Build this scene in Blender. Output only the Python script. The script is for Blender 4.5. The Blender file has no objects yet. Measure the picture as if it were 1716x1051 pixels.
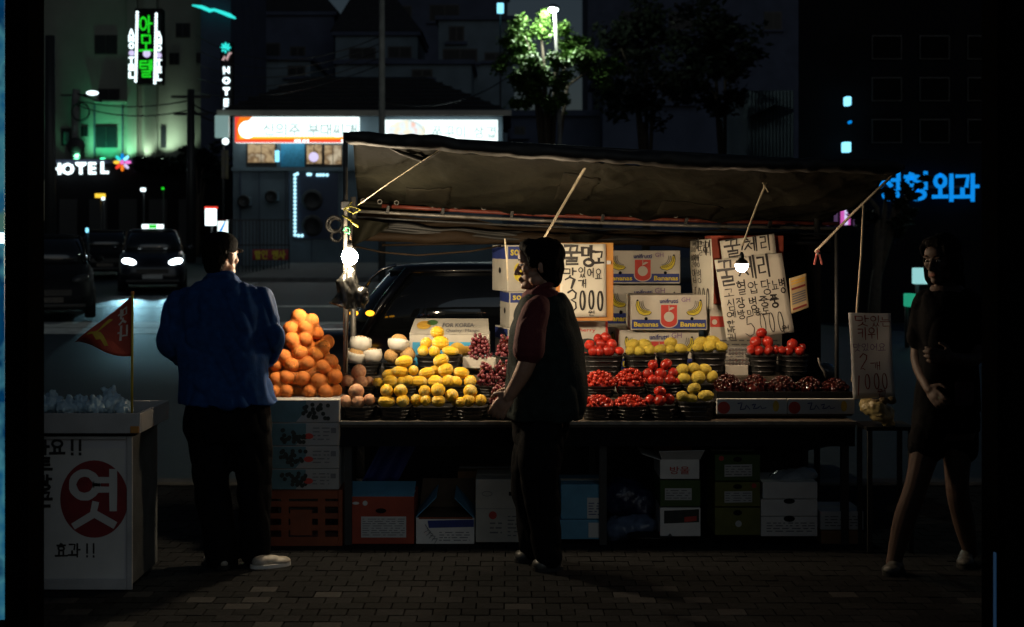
import bpy, bmesh, math, random
from mathutils import Vector, Matrix, Euler, noise

rnd = random.Random(7)
R = math.radians
S = bpy.context.scene
C = S.collection

# ------------------------------------------------------------------ camera, light, exposure
F, CX, HY, EYE = 2383.0, 858.0, 410.0, 1.65      # survey of the place: focal length in photo pixels, horizon, eye height
cam_d = bpy.data.cameras.new('camera')
cam_d.lens, cam_d.sensor_width = 50.0, 36.0
cam_d.shift_y = -(525.5 - HY) / 1716.0
cam_d.clip_start, cam_d.clip_end = 0.05, 600
cam_d.dof.use_dof = True
cam_d.dof.focus_distance = 7.9
cam_d.dof.aperture_fstop = 3.2
cam = bpy.data.objects.new('camera', cam_d)
cam.location = (0, 0, EYE)
cam.rotation_euler = (R(90), 0, 0)
C.objects.link(cam)
S.camera = cam

W = bpy.data.worlds.new('World')
S.world = W
W.use_nodes = True
nt = W.node_tree
bg = nt.nodes['Background']
sky = nt.nodes.new('ShaderNodeTexSky')
sky.sky_type = 'NISHITA'
sky.sun_disc = False
SUN_EL, SUN_AZ = R(24), R(162)                   # the dim light comes from behind the camera, a little from the right
sky.sun_elevation, sky.sun_rotation = SUN_EL, SUN_AZ
nt.links.new(sky.outputs[0], bg.inputs[0])
bg.inputs[1].default_value = 0.0055
sun_d = bpy.data.lights.new('sun', 'SUN')
sun_d.energy = 0.082
sun_d.angle = R(45)
sun_d.color = (0.68, 0.87, 1.0)
sun = bpy.data.objects.new('sun', sun_d)
C.objects.link(sun)
sd = Vector((math.sin(SUN_AZ) * math.cos(SUN_EL), math.cos(SUN_AZ) * math.cos(SUN_EL), math.sin(SUN_EL)))
sun.rotation_euler = sd.to_track_quat('Z', 'Y').to_euler()

S.render.engine = 'CYCLES'
S.view_settings.view_transform = 'Standard'
S.view_settings.look = 'None'
S.view_settings.exposure = 0.0
S.view_settings.gamma = 1.0
S.view_settings.use_curve_mapping = False
S.cycles.use_denoising = True
S.cycles.max_bounces = 8
S.cycles.diffuse_bounces = 5
S.cycles.glossy_bounces = 3
S.cycles.transparent_max_bounces = 10
S.cycles.sample_clamp_indirect = 4.0
S.cycles.caustics_reflective = False
S.cycles.caustics_refractive = False
S.cycles.blur_glossy = 1.0

# ------------------------------------------------------------------ helpers
def PX(px, Y): return (px - CX) / F * Y
def PZ(py, Y): return EYE - (py - HY) / F * Y
def P(px, py, Y): return Vector((PX(px, Y), Y, PZ(py, Y)))
def WM(n, Y): return n / F * Y

class MB:
    def __init__(s): s.v = []; s.f = []; s.m = []; s.k = 0
    def add(s, vs, fs):
        b = len(s.v)
        s.v += [tuple(v) for v in vs]
        s.f += [tuple(i + b for i in f) for f in fs]
        s.m += [s.k] * len(fs)
        return s
    def box(s, c, d, rz=0.0, ry=0.0, rx=0.0):
        M = Euler((rx, ry, rz)).to_matrix()
        c = Vector(c)
        vs = [c + M @ Vector((sx * d[0] / 2, sy * d[1] / 2, sz * d[2] / 2)) for sx in (-1, 1) for sy in (-1, 1) for sz in (-1, 1)]
        return s.add(vs, [(0, 1, 3, 2), (4, 6, 7, 5), (0, 4, 5, 1), (2, 3, 7, 6), (0, 2, 6, 4), (1, 5, 7, 3)])
    def bx(s, x0, x1, y0, y1, z0, z1): return s.box(((x0 + x1) / 2, (y0 + y1) / 2, (z0 + z1) / 2), (x1 - x0, y1 - y0, z1 - z0))
    def quad(s, a, b, c, d): return s.add([a, b, c, d], [(0, 1, 2, 3)])
    def tube(s, pts, r, n=8, cap=True):
        pts = [Vector(p) for p in pts]
        rs = r if isinstance(r, (list, tuple)) else [r] * len(pts)
        vs, fs, u = [], [], None
        for i, p in enumerate(pts):
            t = (pts[min(i + 1, len(pts) - 1)] - pts[max(i - 1, 0)]).normalized()
            if u is None: u = t.orthogonal().normalized()
            u = (u - t * u.dot(t))
            u = u.normalized() if u.length > 1e-6 else t.orthogonal().normalized()
            w = t.cross(u)
            for k in range(n):
                a = 2 * math.pi * k / n
                vs.append(p + (u * math.cos(a) + w * math.sin(a)) * rs[i])
        for i in range(len(pts) - 1):
            for k in range(n):
                fs.append((i * n + k, i * n + (k + 1) % n, (i + 1) * n + (k + 1) % n, (i + 1) * n + k))
        if cap:
            fs.append(tuple(range(n))[::-1]); fs.append(tuple((len(pts) - 1) * n + k for k in range(n)))
        return s.add(vs, fs)
    def limb(s, pts, rs, n=14, sub=4):
        pts = [Vector(p) for p in pts]
        P2, R2 = [], []
        for i in range(len(pts) - 1):
            a, b = pts[i], pts[i + 1]
            ta = (pts[i + 1] - pts[max(i - 1, 0)]) * .5
            tb = (pts[min(i + 2, len(pts) - 1)] - pts[i]) * .5
            for k in range(sub + (i == len(pts) - 2)):
                t = k / sub
                h = (2*t**3 - 3*t*t + 1, t**3 - 2*t*t + t, -2*t**3 + 3*t*t, t**3 - t*t)
                P2.append(a * h[0] + ta * h[1] + b * h[2] + tb * h[3])
                e = t * t * (3 - 2 * t)
                R2.append(rs[i] * (1 - e) + rs[i + 1] * e)
        d0 = (P2[0] - P2[1]).normalized(); d1 = (P2[-1] - P2[-2]).normalized()
        A = [(P2[0] + d0 * R2[0] * math.sin(a), R2[0] * math.cos(a)) for a in (1.35, .9, .45)]
        B = [(P2[-1] + d1 * R2[-1] * math.sin(a), R2[-1] * math.cos(a)) for a in (.45, .9, 1.35)]
        return s.tube([p for p, _ in A] + P2 + [p for p, _ in B], [r for _, r in A] + R2 + [r for _, r in B], n)
    def loft(s, rings, n=28):
        # rings: (center, rx, ry, power, yaw)
        vs, fs = [], []
        for c, rx, ry, pw, yaw in rings:
            M = Matrix.Rotation(yaw, 3, 'Z')
            for k in range(n):
                a = 2 * math.pi * k / n
                ca, sa = math.cos(a), math.sin(a)
                q = (abs(ca) ** pw + abs(sa) ** pw) ** (-1 / pw)
                vs.append(Vector(c) + M @ Vector((rx * ca * q, ry * sa * q, 0)))
        m = len(rings)
        for i in range(m - 1):
            for k in range(n):
                fs.append((i * n + k, i * n + (k + 1) % n, (i + 1) * n + (k + 1) % n, (i + 1) * n + k))
        fs.append(tuple(range(n))[::-1]); fs.append(tuple((m - 1) * n + k for k in range(n)))
        return s.add(vs, fs)
    def lathe(s, prof, n=20, c=(0, 0, 0), pw=2.0, sx=1.0, sy=1.0):
        vs, fs = [], []
        for r, z in prof:
            for k in range(n):
                a = 2 * math.pi * k / n
                ca, sa = math.cos(a), math.sin(a)
                q = (abs(ca) ** pw + abs(sa) ** pw) ** (-1 / pw)
                vs.append((c[0] + r * ca * q * sx, c[1] + r * sa * q * sy, c[2] + z))
        for i in range(len(prof) - 1):
            for k in range(n):
                fs.append((i * n + k, i * n + (k + 1) % n, (i + 1) * n + (k + 1) % n, (i + 1) * n + k))
        return s.add(vs, fs)
    def ball(s, c, r, seg=16, ring=10, M=None):
        if not isinstance(r, (tuple, list)): r = (r, r, r)
        c = Vector(c)
        vs = []
        fs = []
        for i in range(1, ring):
            th = math.pi * i / ring
            for k in range(seg):
                a = 2 * math.pi * k / seg
                v = Vector((r[0] * math.sin(th) * math.cos(a), r[1] * math.sin(th) * math.sin(a), r[2] * math.cos(th)))
                vs.append(c + (M @ v if M else v))
        t, b = Vector((0, 0, r[2])), Vector((0, 0, -r[2]))
        vs += [c + (M @ t if M else t), c + (M @ b if M else b)]
        T, B = len(vs) - 2, len(vs) - 1
        for k in range(seg): fs.append((T, k, (k + 1) % seg))
        for i in range(ring - 2):
            for k in range(seg): fs.append((i * seg + k, (i + 1) * seg + k, (i + 1) * seg + (k + 1) % seg, i * seg + (k + 1) % seg))
        for k in range(seg): fs.append((B, (ring - 2) * seg + (k + 1) % seg, (ring - 2) * seg + k))
        return s.add(vs, fs)
    def disc(s, c, r, n=20, rx=None):
        c = Vector(c)
        return s.add([c + Vector(((rx or r) * math.cos(2 * math.pi * k / n), 0, r * math.sin(2 * math.pi * k / n))) for k in range(n)], [tuple(range(n))])
    def poly(s, pts, y=0.0): return s.add([(p[0], y, p[1]) for p in pts], [tuple(range(len(pts)))])
    def grid(s, nx, ny, fn):
        vs = [fn(i / nx, j / ny) for j in range(ny + 1) for i in range(nx + 1)]
        return s.add(vs, [(j * (nx + 1) + i, j * (nx + 1) + i + 1, (j + 1) * (nx + 1) + i + 1, (j + 1) * (nx + 1) + i) for j in range(ny) for i in range(nx)])
    def mesh(s, name):
        me = bpy.data.meshes.new(name)
        me.from_pydata(s.v, [], s.f)
        me.polygons.foreach_set('material_index', s.m)
        me.update()
        return me
    def build(s, name, mats, parent=None, smooth=False, loc=None, rot=None, bevel=0, solid=0):
        me = s.mesh(name)
        for m in (mats if isinstance(mats, (list, tuple)) else [mats]): me.materials.append(m)
        o = link(name, me, parent, loc, rot)
        if smooth: me.polygons.foreach_set('use_smooth', [True] * len(me.polygons))
        if solid:
            md = o.modifiers.new('thick', 'SOLIDIFY'); md.thickness = solid; md.offset = 0
        if bevel:
            md = o.modifiers.new('edge', 'BEVEL'); md.width = bevel; md.segments = 2; md.limit_method = 'ANGLE'
        return o

def link(name, data, parent=None, loc=None, rot=None):
    o = bpy.data.objects.new(name, data)
    C.objects.link(o)
    if parent: o.parent = parent
    if loc is not None: o.location = loc
    if rot is not None: o.rotation_euler = rot
    return o

def tag(o, label=None, cat=None, group=None, kind=None):
    if label: o['label'] = label
    if cat: o['category'] = cat
    if group: o['group'] = group
    if kind: o['kind'] = kind
    return o

def thing(name, label, cat, loc=(0, 0, 0), rz=0.0, group=None):
    o = link(name, None, None, loc, (0, 0, rz))
    o.empty_display_size = .1
    return tag(o, label, cat, group)

def copy_tree(o, parent=None):
    c = o.copy(); C.objects.link(c)
    if parent: c.parent = parent
    for ch in list(o.children): copy_tree(ch, c)
    return c

def evaluated(o):
    dg = bpy.context.evaluated_depsgraph_get()
    return bpy.data.meshes.new_from_object(o.evaluated_get(dg))

def fuse(mb, voxel, iters=4, factor=.5, disp=None):
    """union of overlapping closed shapes as one smooth skin"""
    me = mb.mesh('tmp')
    o = bpy.data.objects.new('tmp', me); C.objects.link(o)
    md = o.modifiers.new('r', 'REMESH'); md.mode = 'VOXEL'; md.voxel_size = voxel; md.use_smooth_shade = True
    if iters:
        sm = o.modifiers.new('s', 'SMOOTH'); sm.factor = factor; sm.iterations = iters
    out = evaluated(o)
    bpy.data.objects.remove(o); bpy.data.meshes.remove(me)
    if disp:
        ns = [v.normal.copy() for v in out.vertices]
        for v, n in zip(out.vertices, ns): v.co += n * disp(v.co)
    out.polygons.foreach_set('use_smooth', [True] * len(out.polygons))
    out.update()
    return out

def put(name, me, m, parent=None, loc=None, rot=None):
    me.name = name
    me.materials.clear(); me.materials.append(m)
    return link(name, me, parent, loc, rot)

# ------------------------------------------------------------------ materials
def mat(name, col, rough=.6, var=.18, scale=14, bump=.0, bscale=60, metal=0.0, rand=.0, spec=.5, bdist=.01, hue=None, emit=None, coat=0.0, trans=0.0, alpha=1.0):
    m = bpy.data.materials.new(name); m.use_nodes = True
    t = m.node_tree; b = t.nodes['Principled BSDF']
    b.inputs['Roughness'].default_value = rough
    b.inputs['Metallic'].default_value = metal
    b.inputs['Specular IOR Level'].default_value = spec
    b.inputs['Coat Weight'].default_value = coat
    b.inputs['Transmission Weight'].default_value = trans
    b.inputs['Alpha'].default_value = alpha
    tc = t.nodes.new('ShaderNodeTexCoord')
    nz = t.nodes.new('ShaderNodeTexNoise'); nz.inputs['Scale'].default_value = scale; nz.inputs['Detail'].default_value = 5
    t.links.new(tc.outputs['Object'], nz.inputs['Vector'])
    rp = t.nodes.new('ShaderNodeMix'); rp.data_type = 'RGBA'
    c2 = hue or tuple(min(1, c * (1 + var)) for c in col)
    rp.inputs[6].default_value = (*[c * (1 - var) for c in col], 1)
    rp.inputs[7].default_value = (*c2, 1)
    mr = t.nodes.new('ShaderNodeMapRange'); mr.inputs[1].default_value = .3; mr.inputs[2].default_value = .7
    t.links.new(nz.outputs[0], mr.inputs[0]); t.links.new(mr.outputs[0], rp.inputs[0])
    out = rp.outputs[2]
    if rand:
        oi = t.nodes.new('ShaderNodeObjectInfo')
        hs = t.nodes.new('ShaderNodeHueSaturation')
        ma = t.nodes.new('ShaderNodeMapRange'); ma.inputs[3].default_value = 1 - rand; ma.inputs[4].default_value = 1 + rand
        t.links.new(oi.outputs['Random'], ma.inputs[0]); t.links.new(ma.outputs[0], hs.inputs['Value'])
        t.links.new(out, hs.inputs['Color']); out = hs.outputs[0]
    t.links.new(out, b.inputs['Base Color'])
    if bump:
        n2 = t.nodes.new('ShaderNodeTexNoise'); n2.inputs['Scale'].default_value = bscale; n2.inputs['Detail'].default_value = 4
        t.links.new(tc.outputs['Object'], n2.inputs['Vector'])
        bp = t.nodes.new('ShaderNodeBump'); bp.inputs['Strength'].default_value = bump; bp.inputs['Distance'].default_value = bdist
        t.links.new(n2.outputs[0], bp.inputs['Height']); t.links.new(bp.outputs[0], b.inputs['Normal'])
    if emit:
        b.inputs['Emission Color'].default_value = (*emit[:3], 1); b.inputs['Emission Strength'].default_value = emit[3]
    return m

def glow(name, col, s, patch=None, pscale=3):
    """a lit face: emission, with an uneven print when patch is given"""
    m = bpy.data.materials.new(name); m.use_nodes = True
    t = m.node_tree; b = t.nodes['Principled BSDF']
    b.inputs['Base Color'].default_value = (*[c * .5 for c in col], 1)
    b.inputs['Roughness'].default_value = .4
    b.inputs['Emission Strength'].default_value = s
    if patch:
        tc = t.nodes.new('ShaderNodeTexCoord'); nz = t.nodes.new('ShaderNodeTexNoise')
        nz.inputs['Scale'].default_value = pscale; nz.inputs['Detail'].default_value = 3
        cr = t.nodes.new('ShaderNodeValToRGB')
        els = cr.color_ramp.elements
        cols = [col] + patch
        for i, c in enumerate(cols):
            p = .3 + .4 * i / (len(cols) - 1)
            e = els[i] if i < 2 else els.new(p)
            e.position = p; e.color = (*c, 1)
        t.links.new(tc.outputs['Object'], nz.inputs['Vector']); t.links.new(nz.outputs[0], cr.inputs[0])
        t.links.new(cr.outputs[0], b.inputs['Emission Color'])
    else:
        b.inputs['Emission Color'].default_value = (*col, 1)
    return m

K = {}
K['paver'] = mat('paver', (.017, .0175, .018), .9, .35, 25, .5, 90, rand=.35, spec=.08)
K['paver_pale'] = mat('paver_pale', (.042, .041, .040), .85, .2, 25, .5, 90, rand=.15, spec=.1)
K['joint'] = mat('joint_sand', (.035, .032, .028), .95, .3, 30, .3)
K['asphalt'] = mat('asphalt', (.014, .025, .032), .55, .3, 6, .5, 120)
K['roadpaint'] = mat('road_paint', (.6, .6, .58), .6, .3, 4, .2)
K['kerb'] = mat('kerb_stone', (.09, .09, .085), .85, .2, 12, .3)
K['black'] = mat('black_paint', (.006, .006, .007), .7, .3, 8, .1, spec=.15)
K['blackplastic'] = mat('black_plastic', (.012, .012, .012), .38, .3, 8, .25, 40)
K['bag'] = mat('black_film', (.010, .010, .009), .32, .3, 12, .2, 25, alpha=.9)
K['steel'] = mat('galvanised_steel', (.20, .19, .17), .5, .35, 18, .2, metal=.5)
K['wood'] = mat('dark_wood', (.06, .045, .03), .7, .35, 9, .3)
K['palewood'] = mat('pale_wood', (.42, .36, .27), .7, .2, 9, .3)
K['tarppatch'] = mat('tarpaulin_patch', (.0115, .0105, .007), .7, .4, 4, .5, 26, spec=.08)
K['curtain'] = mat('black_curtain', (.004, .004, .004), .9, .3, 5, .2, 18, spec=.1)
K['tarp'] = mat('olive_tarpaulin', (.0095, .0092, .006), .75, .5, 2.4, .6, 26, spec=.08)
K['tarpdark'] = mat('dark_tarpaulin', (.016, .016, .015), .6, .3, 5, .4, 18)
K['tarpbrown'] = mat('brown_tarpaulin', (.026, .017, .010), .7, .35, 4, .4, 22, spec=.12)
K['redrail'] = mat('red_paint', (.13, .025, .014), .5, .3, 14, .1)
K['cord'] = mat('pale_cord', (.55, .47, .33), .7, .2, 40)
K['darkcord'] = mat('dark_cable', (.02, .018, .015), .6)
K['orange'] = mat('orange_peel', (.87, .30, .045), .45, .16, 2.5, .5, 24, rand=.16, bdist=.03)
K['melon'] = mat('melon_rind', (.90, .54, .022), .40, .12, 2.5, .4, 9, rand=.12, bdist=.04)
K['tomato'] = mat('tomato_skin', (.46, .028, .016), .22, .3, 1.6, rand=.28)
K['cherrytomato'] = mat('cherry_tomato_skin', (.42, .03, .015), .22, .2, 30, rand=.3)
K['cherry'] = mat('cherry_skin', (.030, .005, .006), .14, .4, 60, rand=.7, hue=(.070, .012, .009))
K['grape'] = mat('grape_skin', (.17, .035, .045), .35, .25, 60, rand=.35)
K['peach'] = mat('peach_skin', (.58, .22, .13), .6, .25, 2.2, .2, 20, rand=.15, hue=(.66, .40, .20), bdist=.03)
K['pear'] = mat('pear_skin', (.52, .31, .11), .55, .25, 6, .3, 22, rand=.1, bdist=.03)
K['foam'] = mat('white_foam_net', (.78, .75, .66), .6, .08, 30)
K['stem'] = mat('green_stem', (.07, .13, .03), .6)
K['stembrown'] = mat('brown_stem', (.12, .08, .03), .7)
K['carton'] = mat('white_carton', (.52, .49, .42), .75, .10, 9, .1)
K['cartonpale'] = mat('pale_carton', (.78, .75, .70), .75, .12, 7, .1)
K['cartonblue'] = mat('blue_carton', (.10, .28, .42), .7, .15, 9, .1)
K['cartonred'] = mat('red_carton', (.34, .055, .025), .7, .18, 9, .1)
K['cartongreen'] = mat('green_carton', (.055, .10, .02), .7, .2, 9, .1)
K['cartonolive'] = mat('olive_carton', (.15, .15, .03), .7, .2, 9, .1)
K['cartonbrown'] = mat('brown_carton', (.22, .11, .05), .8, .15, 9, .1)
K['cartoninside'] = mat('carton_inside', (.10, .07, .045), .85)
K['paper'] = mat('white_paper', (.60, .57, .48), .8, .05, 6, .05)
K['kiwipaper'] = None
K['paperdim'] = mat('grey_paper', (.55, .55, .53), .8, .08, 6, .05)
K['amberboard'] = mat('amber_cardboard', (.58, .30, .06), .75, .15, 7, .1, hue=(.50, .17, .05))
K['ink'] = mat('black_ink', (.012, .010, .010), .5)
K['inkred'] = mat('red_ink', (.22, .025, .02), .6)
K['inkblue'] = mat('blue_ink', (.02, .03, .16), .6)
K['inkyellow'] = mat('yellow_ink', (.68, .55, .04), .6)
K['inkgreen'] = mat('green_ink', (.06, .16, .04), .6)
K['inkgrey'] = mat('grey_ink', (.16, .16, .17), .6)
K['inkpurple'] = mat('purple_ink', (.20, .10, .26), .6)
K['inkorange'] = mat('orange_ink', (.65, .30, .04), .6, hue=(.75, .5, .06))
K['redprint'] = mat('red_print', (.52, .05, .035), .6)
K['blueprint'] = mat('blue_print', (.025, .045, .22), .6)
K['cyanprint'] = mat('cyan_print', (.05, .34, .58), .6)
K['darkprint'] = mat('dark_print', (.02, .025, .02), .6, .4, 30)
K['plastic'] = mat('clear_bag_film', (.55, .62, .66), .25, .15, 10, .5, 30, alpha=.55)
K['crateorange'] = mat('orange_plastic', (.22, .05, .015), .5, .2, 9)
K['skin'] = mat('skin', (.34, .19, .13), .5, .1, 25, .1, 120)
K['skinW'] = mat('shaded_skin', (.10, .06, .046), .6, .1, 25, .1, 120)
K['skinB'] = mat('tanned_skin', (.36, .20, .13), .5, .12, 25, .1, 120)
K['hair'] = mat('black_hair', (.006, .005, .005), .8, .3, 40, .6, 90, spec=.06)
K['jacket'] = mat('blue_cotton', (.010, .050, .17), .85, .25, 30, .3, 180, spec=.2)
K['trousers'] = mat('black_cotton', (.005, .005, .006), .85, .3, 30, .3, 120, spec=.08)
K['trousersgrey'] = mat('charcoal_cotton', (.006, .006, .007), .85, .3, 30, .3, 120, spec=.08)
K['vest'] = mat('dark_green_cloth', (.014, .022, .021), .85, .3, 20, .4, 90, spec=.15)
K['blackshirt'] = mat('black_shirt', (.004, .004, .005), .9, .3, 30, .3, 120, spec=.08)
K['shoewhite'] = mat('pale_leather', (.34, .31, .26), .5, .3, 25, .2)
K['shoedark'] = mat('dark_leather', (.06, .06, .055), .45, .6, 25, .2)
K['eye'] = mat('eye', (.02, .015, .01), .1)
K['eyewhite'] = mat('eye_white', (.7, .68, .64), .2)
K['lip'] = mat('lip', (.34, .13, .10), .5)
K['rubber'] = mat('rubber', (.012, .012, .012), .8)
K['carpaint'] = mat('black_car_paint', (.006, .006, .009), .30, .1, 3, coat=.4)
K['dullpaint'] = mat('dull_black_paint', (.005, .005, .007), .6, .2, 3, spec=.2)  # rougher car paint with weaker reflections
K['carsilver'] = mat('silver_car_paint', (.25, .27, .30), .3, .1, 3, metal=.6, coat=1.0)
K['carglass'] = mat('car_glass', (.010, .012, .014), .05, .1, 3, coat=1.0)
K['chrome'] = mat('chrome', (.6, .6, .6), .15, .05, 5, metal=1.0)
K['concrete'] = mat('concrete', (.17, .17, .165), .85, .2, 4, .2)
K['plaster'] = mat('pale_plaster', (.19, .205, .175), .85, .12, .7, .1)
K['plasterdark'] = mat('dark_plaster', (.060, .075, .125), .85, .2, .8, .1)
K['plastergrey'] = mat('grey_plaster', (.135, .185, .225), .85, .2, .8, .1)
K['roof'] = mat('roof_tile', (.020, .020, .022), .7, .3, 3, .2)
K['glassdark'] = mat('dark_window_glass', (.010, .012, .016), .35, spec=.25)
K['frame'] = mat('window_frame', (.03, .03, .03), .5)
K['bark'] = mat('bark', (.07, .055, .04), .9, .3, 12, .5)
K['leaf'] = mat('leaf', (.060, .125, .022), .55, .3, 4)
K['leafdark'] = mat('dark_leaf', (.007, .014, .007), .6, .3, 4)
K['iron'] = mat('dark_iron', (.02, .021, .022), .5)
K['hill'] = mat('far_ground', (.03, .03, .03), .9)
K['bannerred'] = mat('red_banner', (.35, .04, .06), .7)
K['flag'] = mat('red_flag_cloth', (.42, .055, .03), .7, .2, 12, .2)
K['flagyellow'] = mat('yellow_flag_print', (.60, .42, .04), .7)
K['flagwhite'] = mat('white_flag_print', (.65, .58, .52), .7)
K['poleyellow'] = mat('yellow_stick', (.48, .36, .03), .6)
K['pinkplastic'] = mat('pink_plastic', (.55, .16, .14), .45)
K['yellowcord'] = mat('yellow_cord', (.20, .18, .015), .6)
K['greencord'] = mat('green_cord', (.012, .16, .05), .6)
K['bulb'] = glow('lit_bulb', (1.0, .80, .54), 700)
K['bulbB'] = glow('lit_bulb_dim', (1.0, .72, .48), 240)
K['bulbC'] = glow('lit_bulb_mid', (1.0, .77, .50), 370)
K['lampglass'] = mat('unlit_lamp_glass', (.05, .05, .05), .2)
K['headlight'] = glow('lit_headlight', (.80, .95, 1.0), 14)
K['white'] = glow('lit_white', (.80, .97, 1.0), 2.2)
K['signwhite'] = glow('lit_sign_white', (.84, 1.0, .97), 1.6)
K['green'] = glow('lit_green', (.015, .75, .02), 1.0)
K['teal'] = glow('lit_teal', (.03, .75, .68), 1.2)
K['blue'] = glow('lit_blue', (.0, .28, .90), .85)
K['cyan'] = glow('lit_cyan', (.25, .75, 1.0), 1.6)
K['amber'] = glow('lit_amber', (1.0, .42, .02), 2.5)
K['pink'] = glow('lit_pink', (.75, .12, .55), .8)
K['lavender'] = glow('lit_lavender', (.70, .62, .95), 1.0)
K['magenta'] = glow('lit_magenta', (.95, .2, .7), 1.0)
K['orangeglow'] = glow('lit_orange', (1.0, .22, .01), 1.0)
K['yellowglow'] = glow('lit_yellow', (1.0, .62, .05), 1.2)
K['redglow'] = glow('lit_red', (1.0, .06, .03), 1.0)
K['ledwhite'] = glow('lit_led', (.45, .85, 1.0), 1.6)
K['strip'] = glow('lit_poster', (.0, .16, .42), .24, [(.0, .10, .30), (.15, .65, .8), (.02, .28, .6), (.2, .5, .4)], 5)
K['room'] = glow('lit_room', (.10, .05, .02), .55, [(.85, .62, .34), (.28, .17, .08), (.95, .8, .55)], 2.2)
K['signghost'] = glow('lit_sign_grey', (.42, .56, .55), 1.0)
# ------------------------------------------------------------------ lettering
def ell(cx, cy, rx, ry, a0=0, a1=360, n=14):
    return [(cx + rx * math.cos(R(a0 + (a1 - a0) * i / n)), cy + ry * math.sin(R(a0 + (a1 - a0) * i / n))) for i in range(n + 1)]
RING = ell(.5, .5, .5, .5, -90, 270, 16)
JA = {
 'ㄱ': [[(0, .08), (1, .05), (.85, .95)]], 'ㄴ': [[(.05, 0), (.05, .9), (1, .85)]], 'ㄷ': [[(0, .05), (1, .05)], [(.05, .05), (.05, .95), (1, .92)]],
 'ㄹ': [[(0, .02), (.95, .02), (.92, .48), (.04, .5), (.04, .98), (1, .94)]], 'ㅁ': [[(.05, .05), (.08, .95), (.95, .95), (.95, .05), (.05, .05)]],
 'ㅂ': [[(.08, 0), (.08, .95), (.92, .95)], [(.92, 0), (.92, .95)], [(.08, .5), (.92, .5)]], 'ㅅ': [[(.52, 0), (.4, .5), (0, 1)], [(.46, .38), (1, .95)]],
 'ㅇ': [RING], 'ㅈ': [[(.02, .05), (.95, .05), (.5, .5), (0, 1)], [(.52, .5), (1, .98)]],
 'ㅊ': [[(.4, 0), (.65, .1)], [(.02, .26), (.95, .24), (.5, .6), (0, 1)], [(.52, .6), (1, .98)]], 'ㅋ': [[(0, .05), (1, .03), (.85, .98)], [(0, .5), (.9, .46)]],
 'ㅌ': [[(0, .03), (1, .03)], [(0, .48), (.95, .48)], [(.05, .03), (.05, .97), (1, .95)]], 'ㅍ': [[(0, .05), (1, .05)], [(.3, .08), (.3, .9)], [(.7, .08), (.7, .9)], [(0, .95), (1, .92)]],
 'ㅎ': [[(.4, 0), (.62, .08)], [(0, .24), (1, .22)], ell(.5, .68, .36, .32, -90, 270, 14)],
}
def pair(k):
    return [[(x * .46, y) for x, y in s] for s in JA[k]] + [[(.54 + x * .46, y) for x, y in s] for s in JA[k]]
for d, k in (('ㄲ', 'ㄱ'), ('ㅆ', 'ㅅ'), ('ㅃ', 'ㅂ'), ('ㅉ', 'ㅈ'), ('ㄸ', 'ㄷ')): JA[d] = pair(k)
L_ = 'ㄱㄲㄴㄷㄸㄹㅁㅂㅃㅅㅆㅇㅈㅉㅊㅋㅌㅍㅎ'
V_ = 'ㅏㅐㅑㅒㅓㅔㅕㅖㅗㅘㅙㅚㅛㅜㅝㅞㅟㅠㅡㅢㅣ'
T_ = ' ㄱㄲㄳㄴㄵㄶㄷㄹㄺㄻㄼㄽㄾㄿㅀㅁㅂㅄㅅㅆㅇㅈㅊㅋㅌㅍㅎ'
VV = {'ㅏ': [[(.3, 0), (.3, 1)], [(.3, .45), (1, .45)]], 'ㅐ': [[(.15, .05), (.15, .95)], [(.15, .48), (.8, .46)], [(.8, 0), (.8, 1)]],
      'ㅑ': [[(.3, 0), (.3, 1)], [(.3, .3), (1, .3)], [(.3, .6), (1, .6)]], 'ㅓ': [[(.8, 0), (.8, 1)], [(0, .45), (.8, .45)]],
      'ㅔ': [[(.45, .05), (.45, .95)], [(-.2, .45), (.45, .45)], [(.9, 0), (.9, 1)]], 'ㅕ': [[(.8, 0), (.8, 1)], [(0, .3), (.8, .3)], [(0, .62), (.8, .62)]],
      'ㅖ': [[(.45, .05), (.45, .95)], [(-.2, .3), (.45, .3)], [(-.2, .6), (.45, .6)], [(.9, 0), (.9, 1)]], 'ㅣ': [[(.6, 0), (.6, 1)]]}
HV = {'ㅗ': [[(.5, 0), (.5, .8)], [(0, .85), (1, .82)]], 'ㅛ': [[(.32, 0), (.32, .8)], [(.68, 0), (.68, .8)], [(0, .85), (1, .82)]],
      'ㅜ': [[(0, .1), (1, .08)], [(.5, .1), (.5, 1)]], 'ㅠ': [[(0, .1), (1, .08)], [(.3, .1), (.25, 1)], [(.7, .1), (.72, 1)]], 'ㅡ': [[(0, .5), (1, .48)]]}
MIX = {'ㅘ': ('ㅗ', 'ㅏ'), 'ㅚ': ('ㅗ', 'ㅣ'), 'ㅝ': ('ㅜ', 'ㅓ'), 'ㅟ': ('ㅜ', 'ㅣ'), 'ㅢ': ('ㅡ', 'ㅣ')}
DG = {'0': [ell(.5, .5, .38, .5, -70, 290, 18)], '1': [[(.62, 0), (.38, 1)]], '2': [[(.1, .22), (.45, .0), (.85, .12), (.8, .35), (.1, .95), (.4, .9), (.6, 1.0)]],
      '3': [[(.1, .12), (.5, 0), (.85, .15), (.75, .38), (.4, .45), (.8, .58), (.85, .82), (.5, 1), (.1, .92)]],
      '5': [[(.9, .0), (.35, .05), (.25, .42), (.65, .38), (.9, .62), (.75, .92), (.35, 1), (.0, .85)]], '.': [[(.45, .9), (.55, 1)]], '!': [[(.5, 0), (.5, .7)], [(.5, .92), (.5, 1)]]}
def box_map(st, x, y, w, h): return [[(x + px * w, y + py * h) for px, py in s] for s in st]
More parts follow.
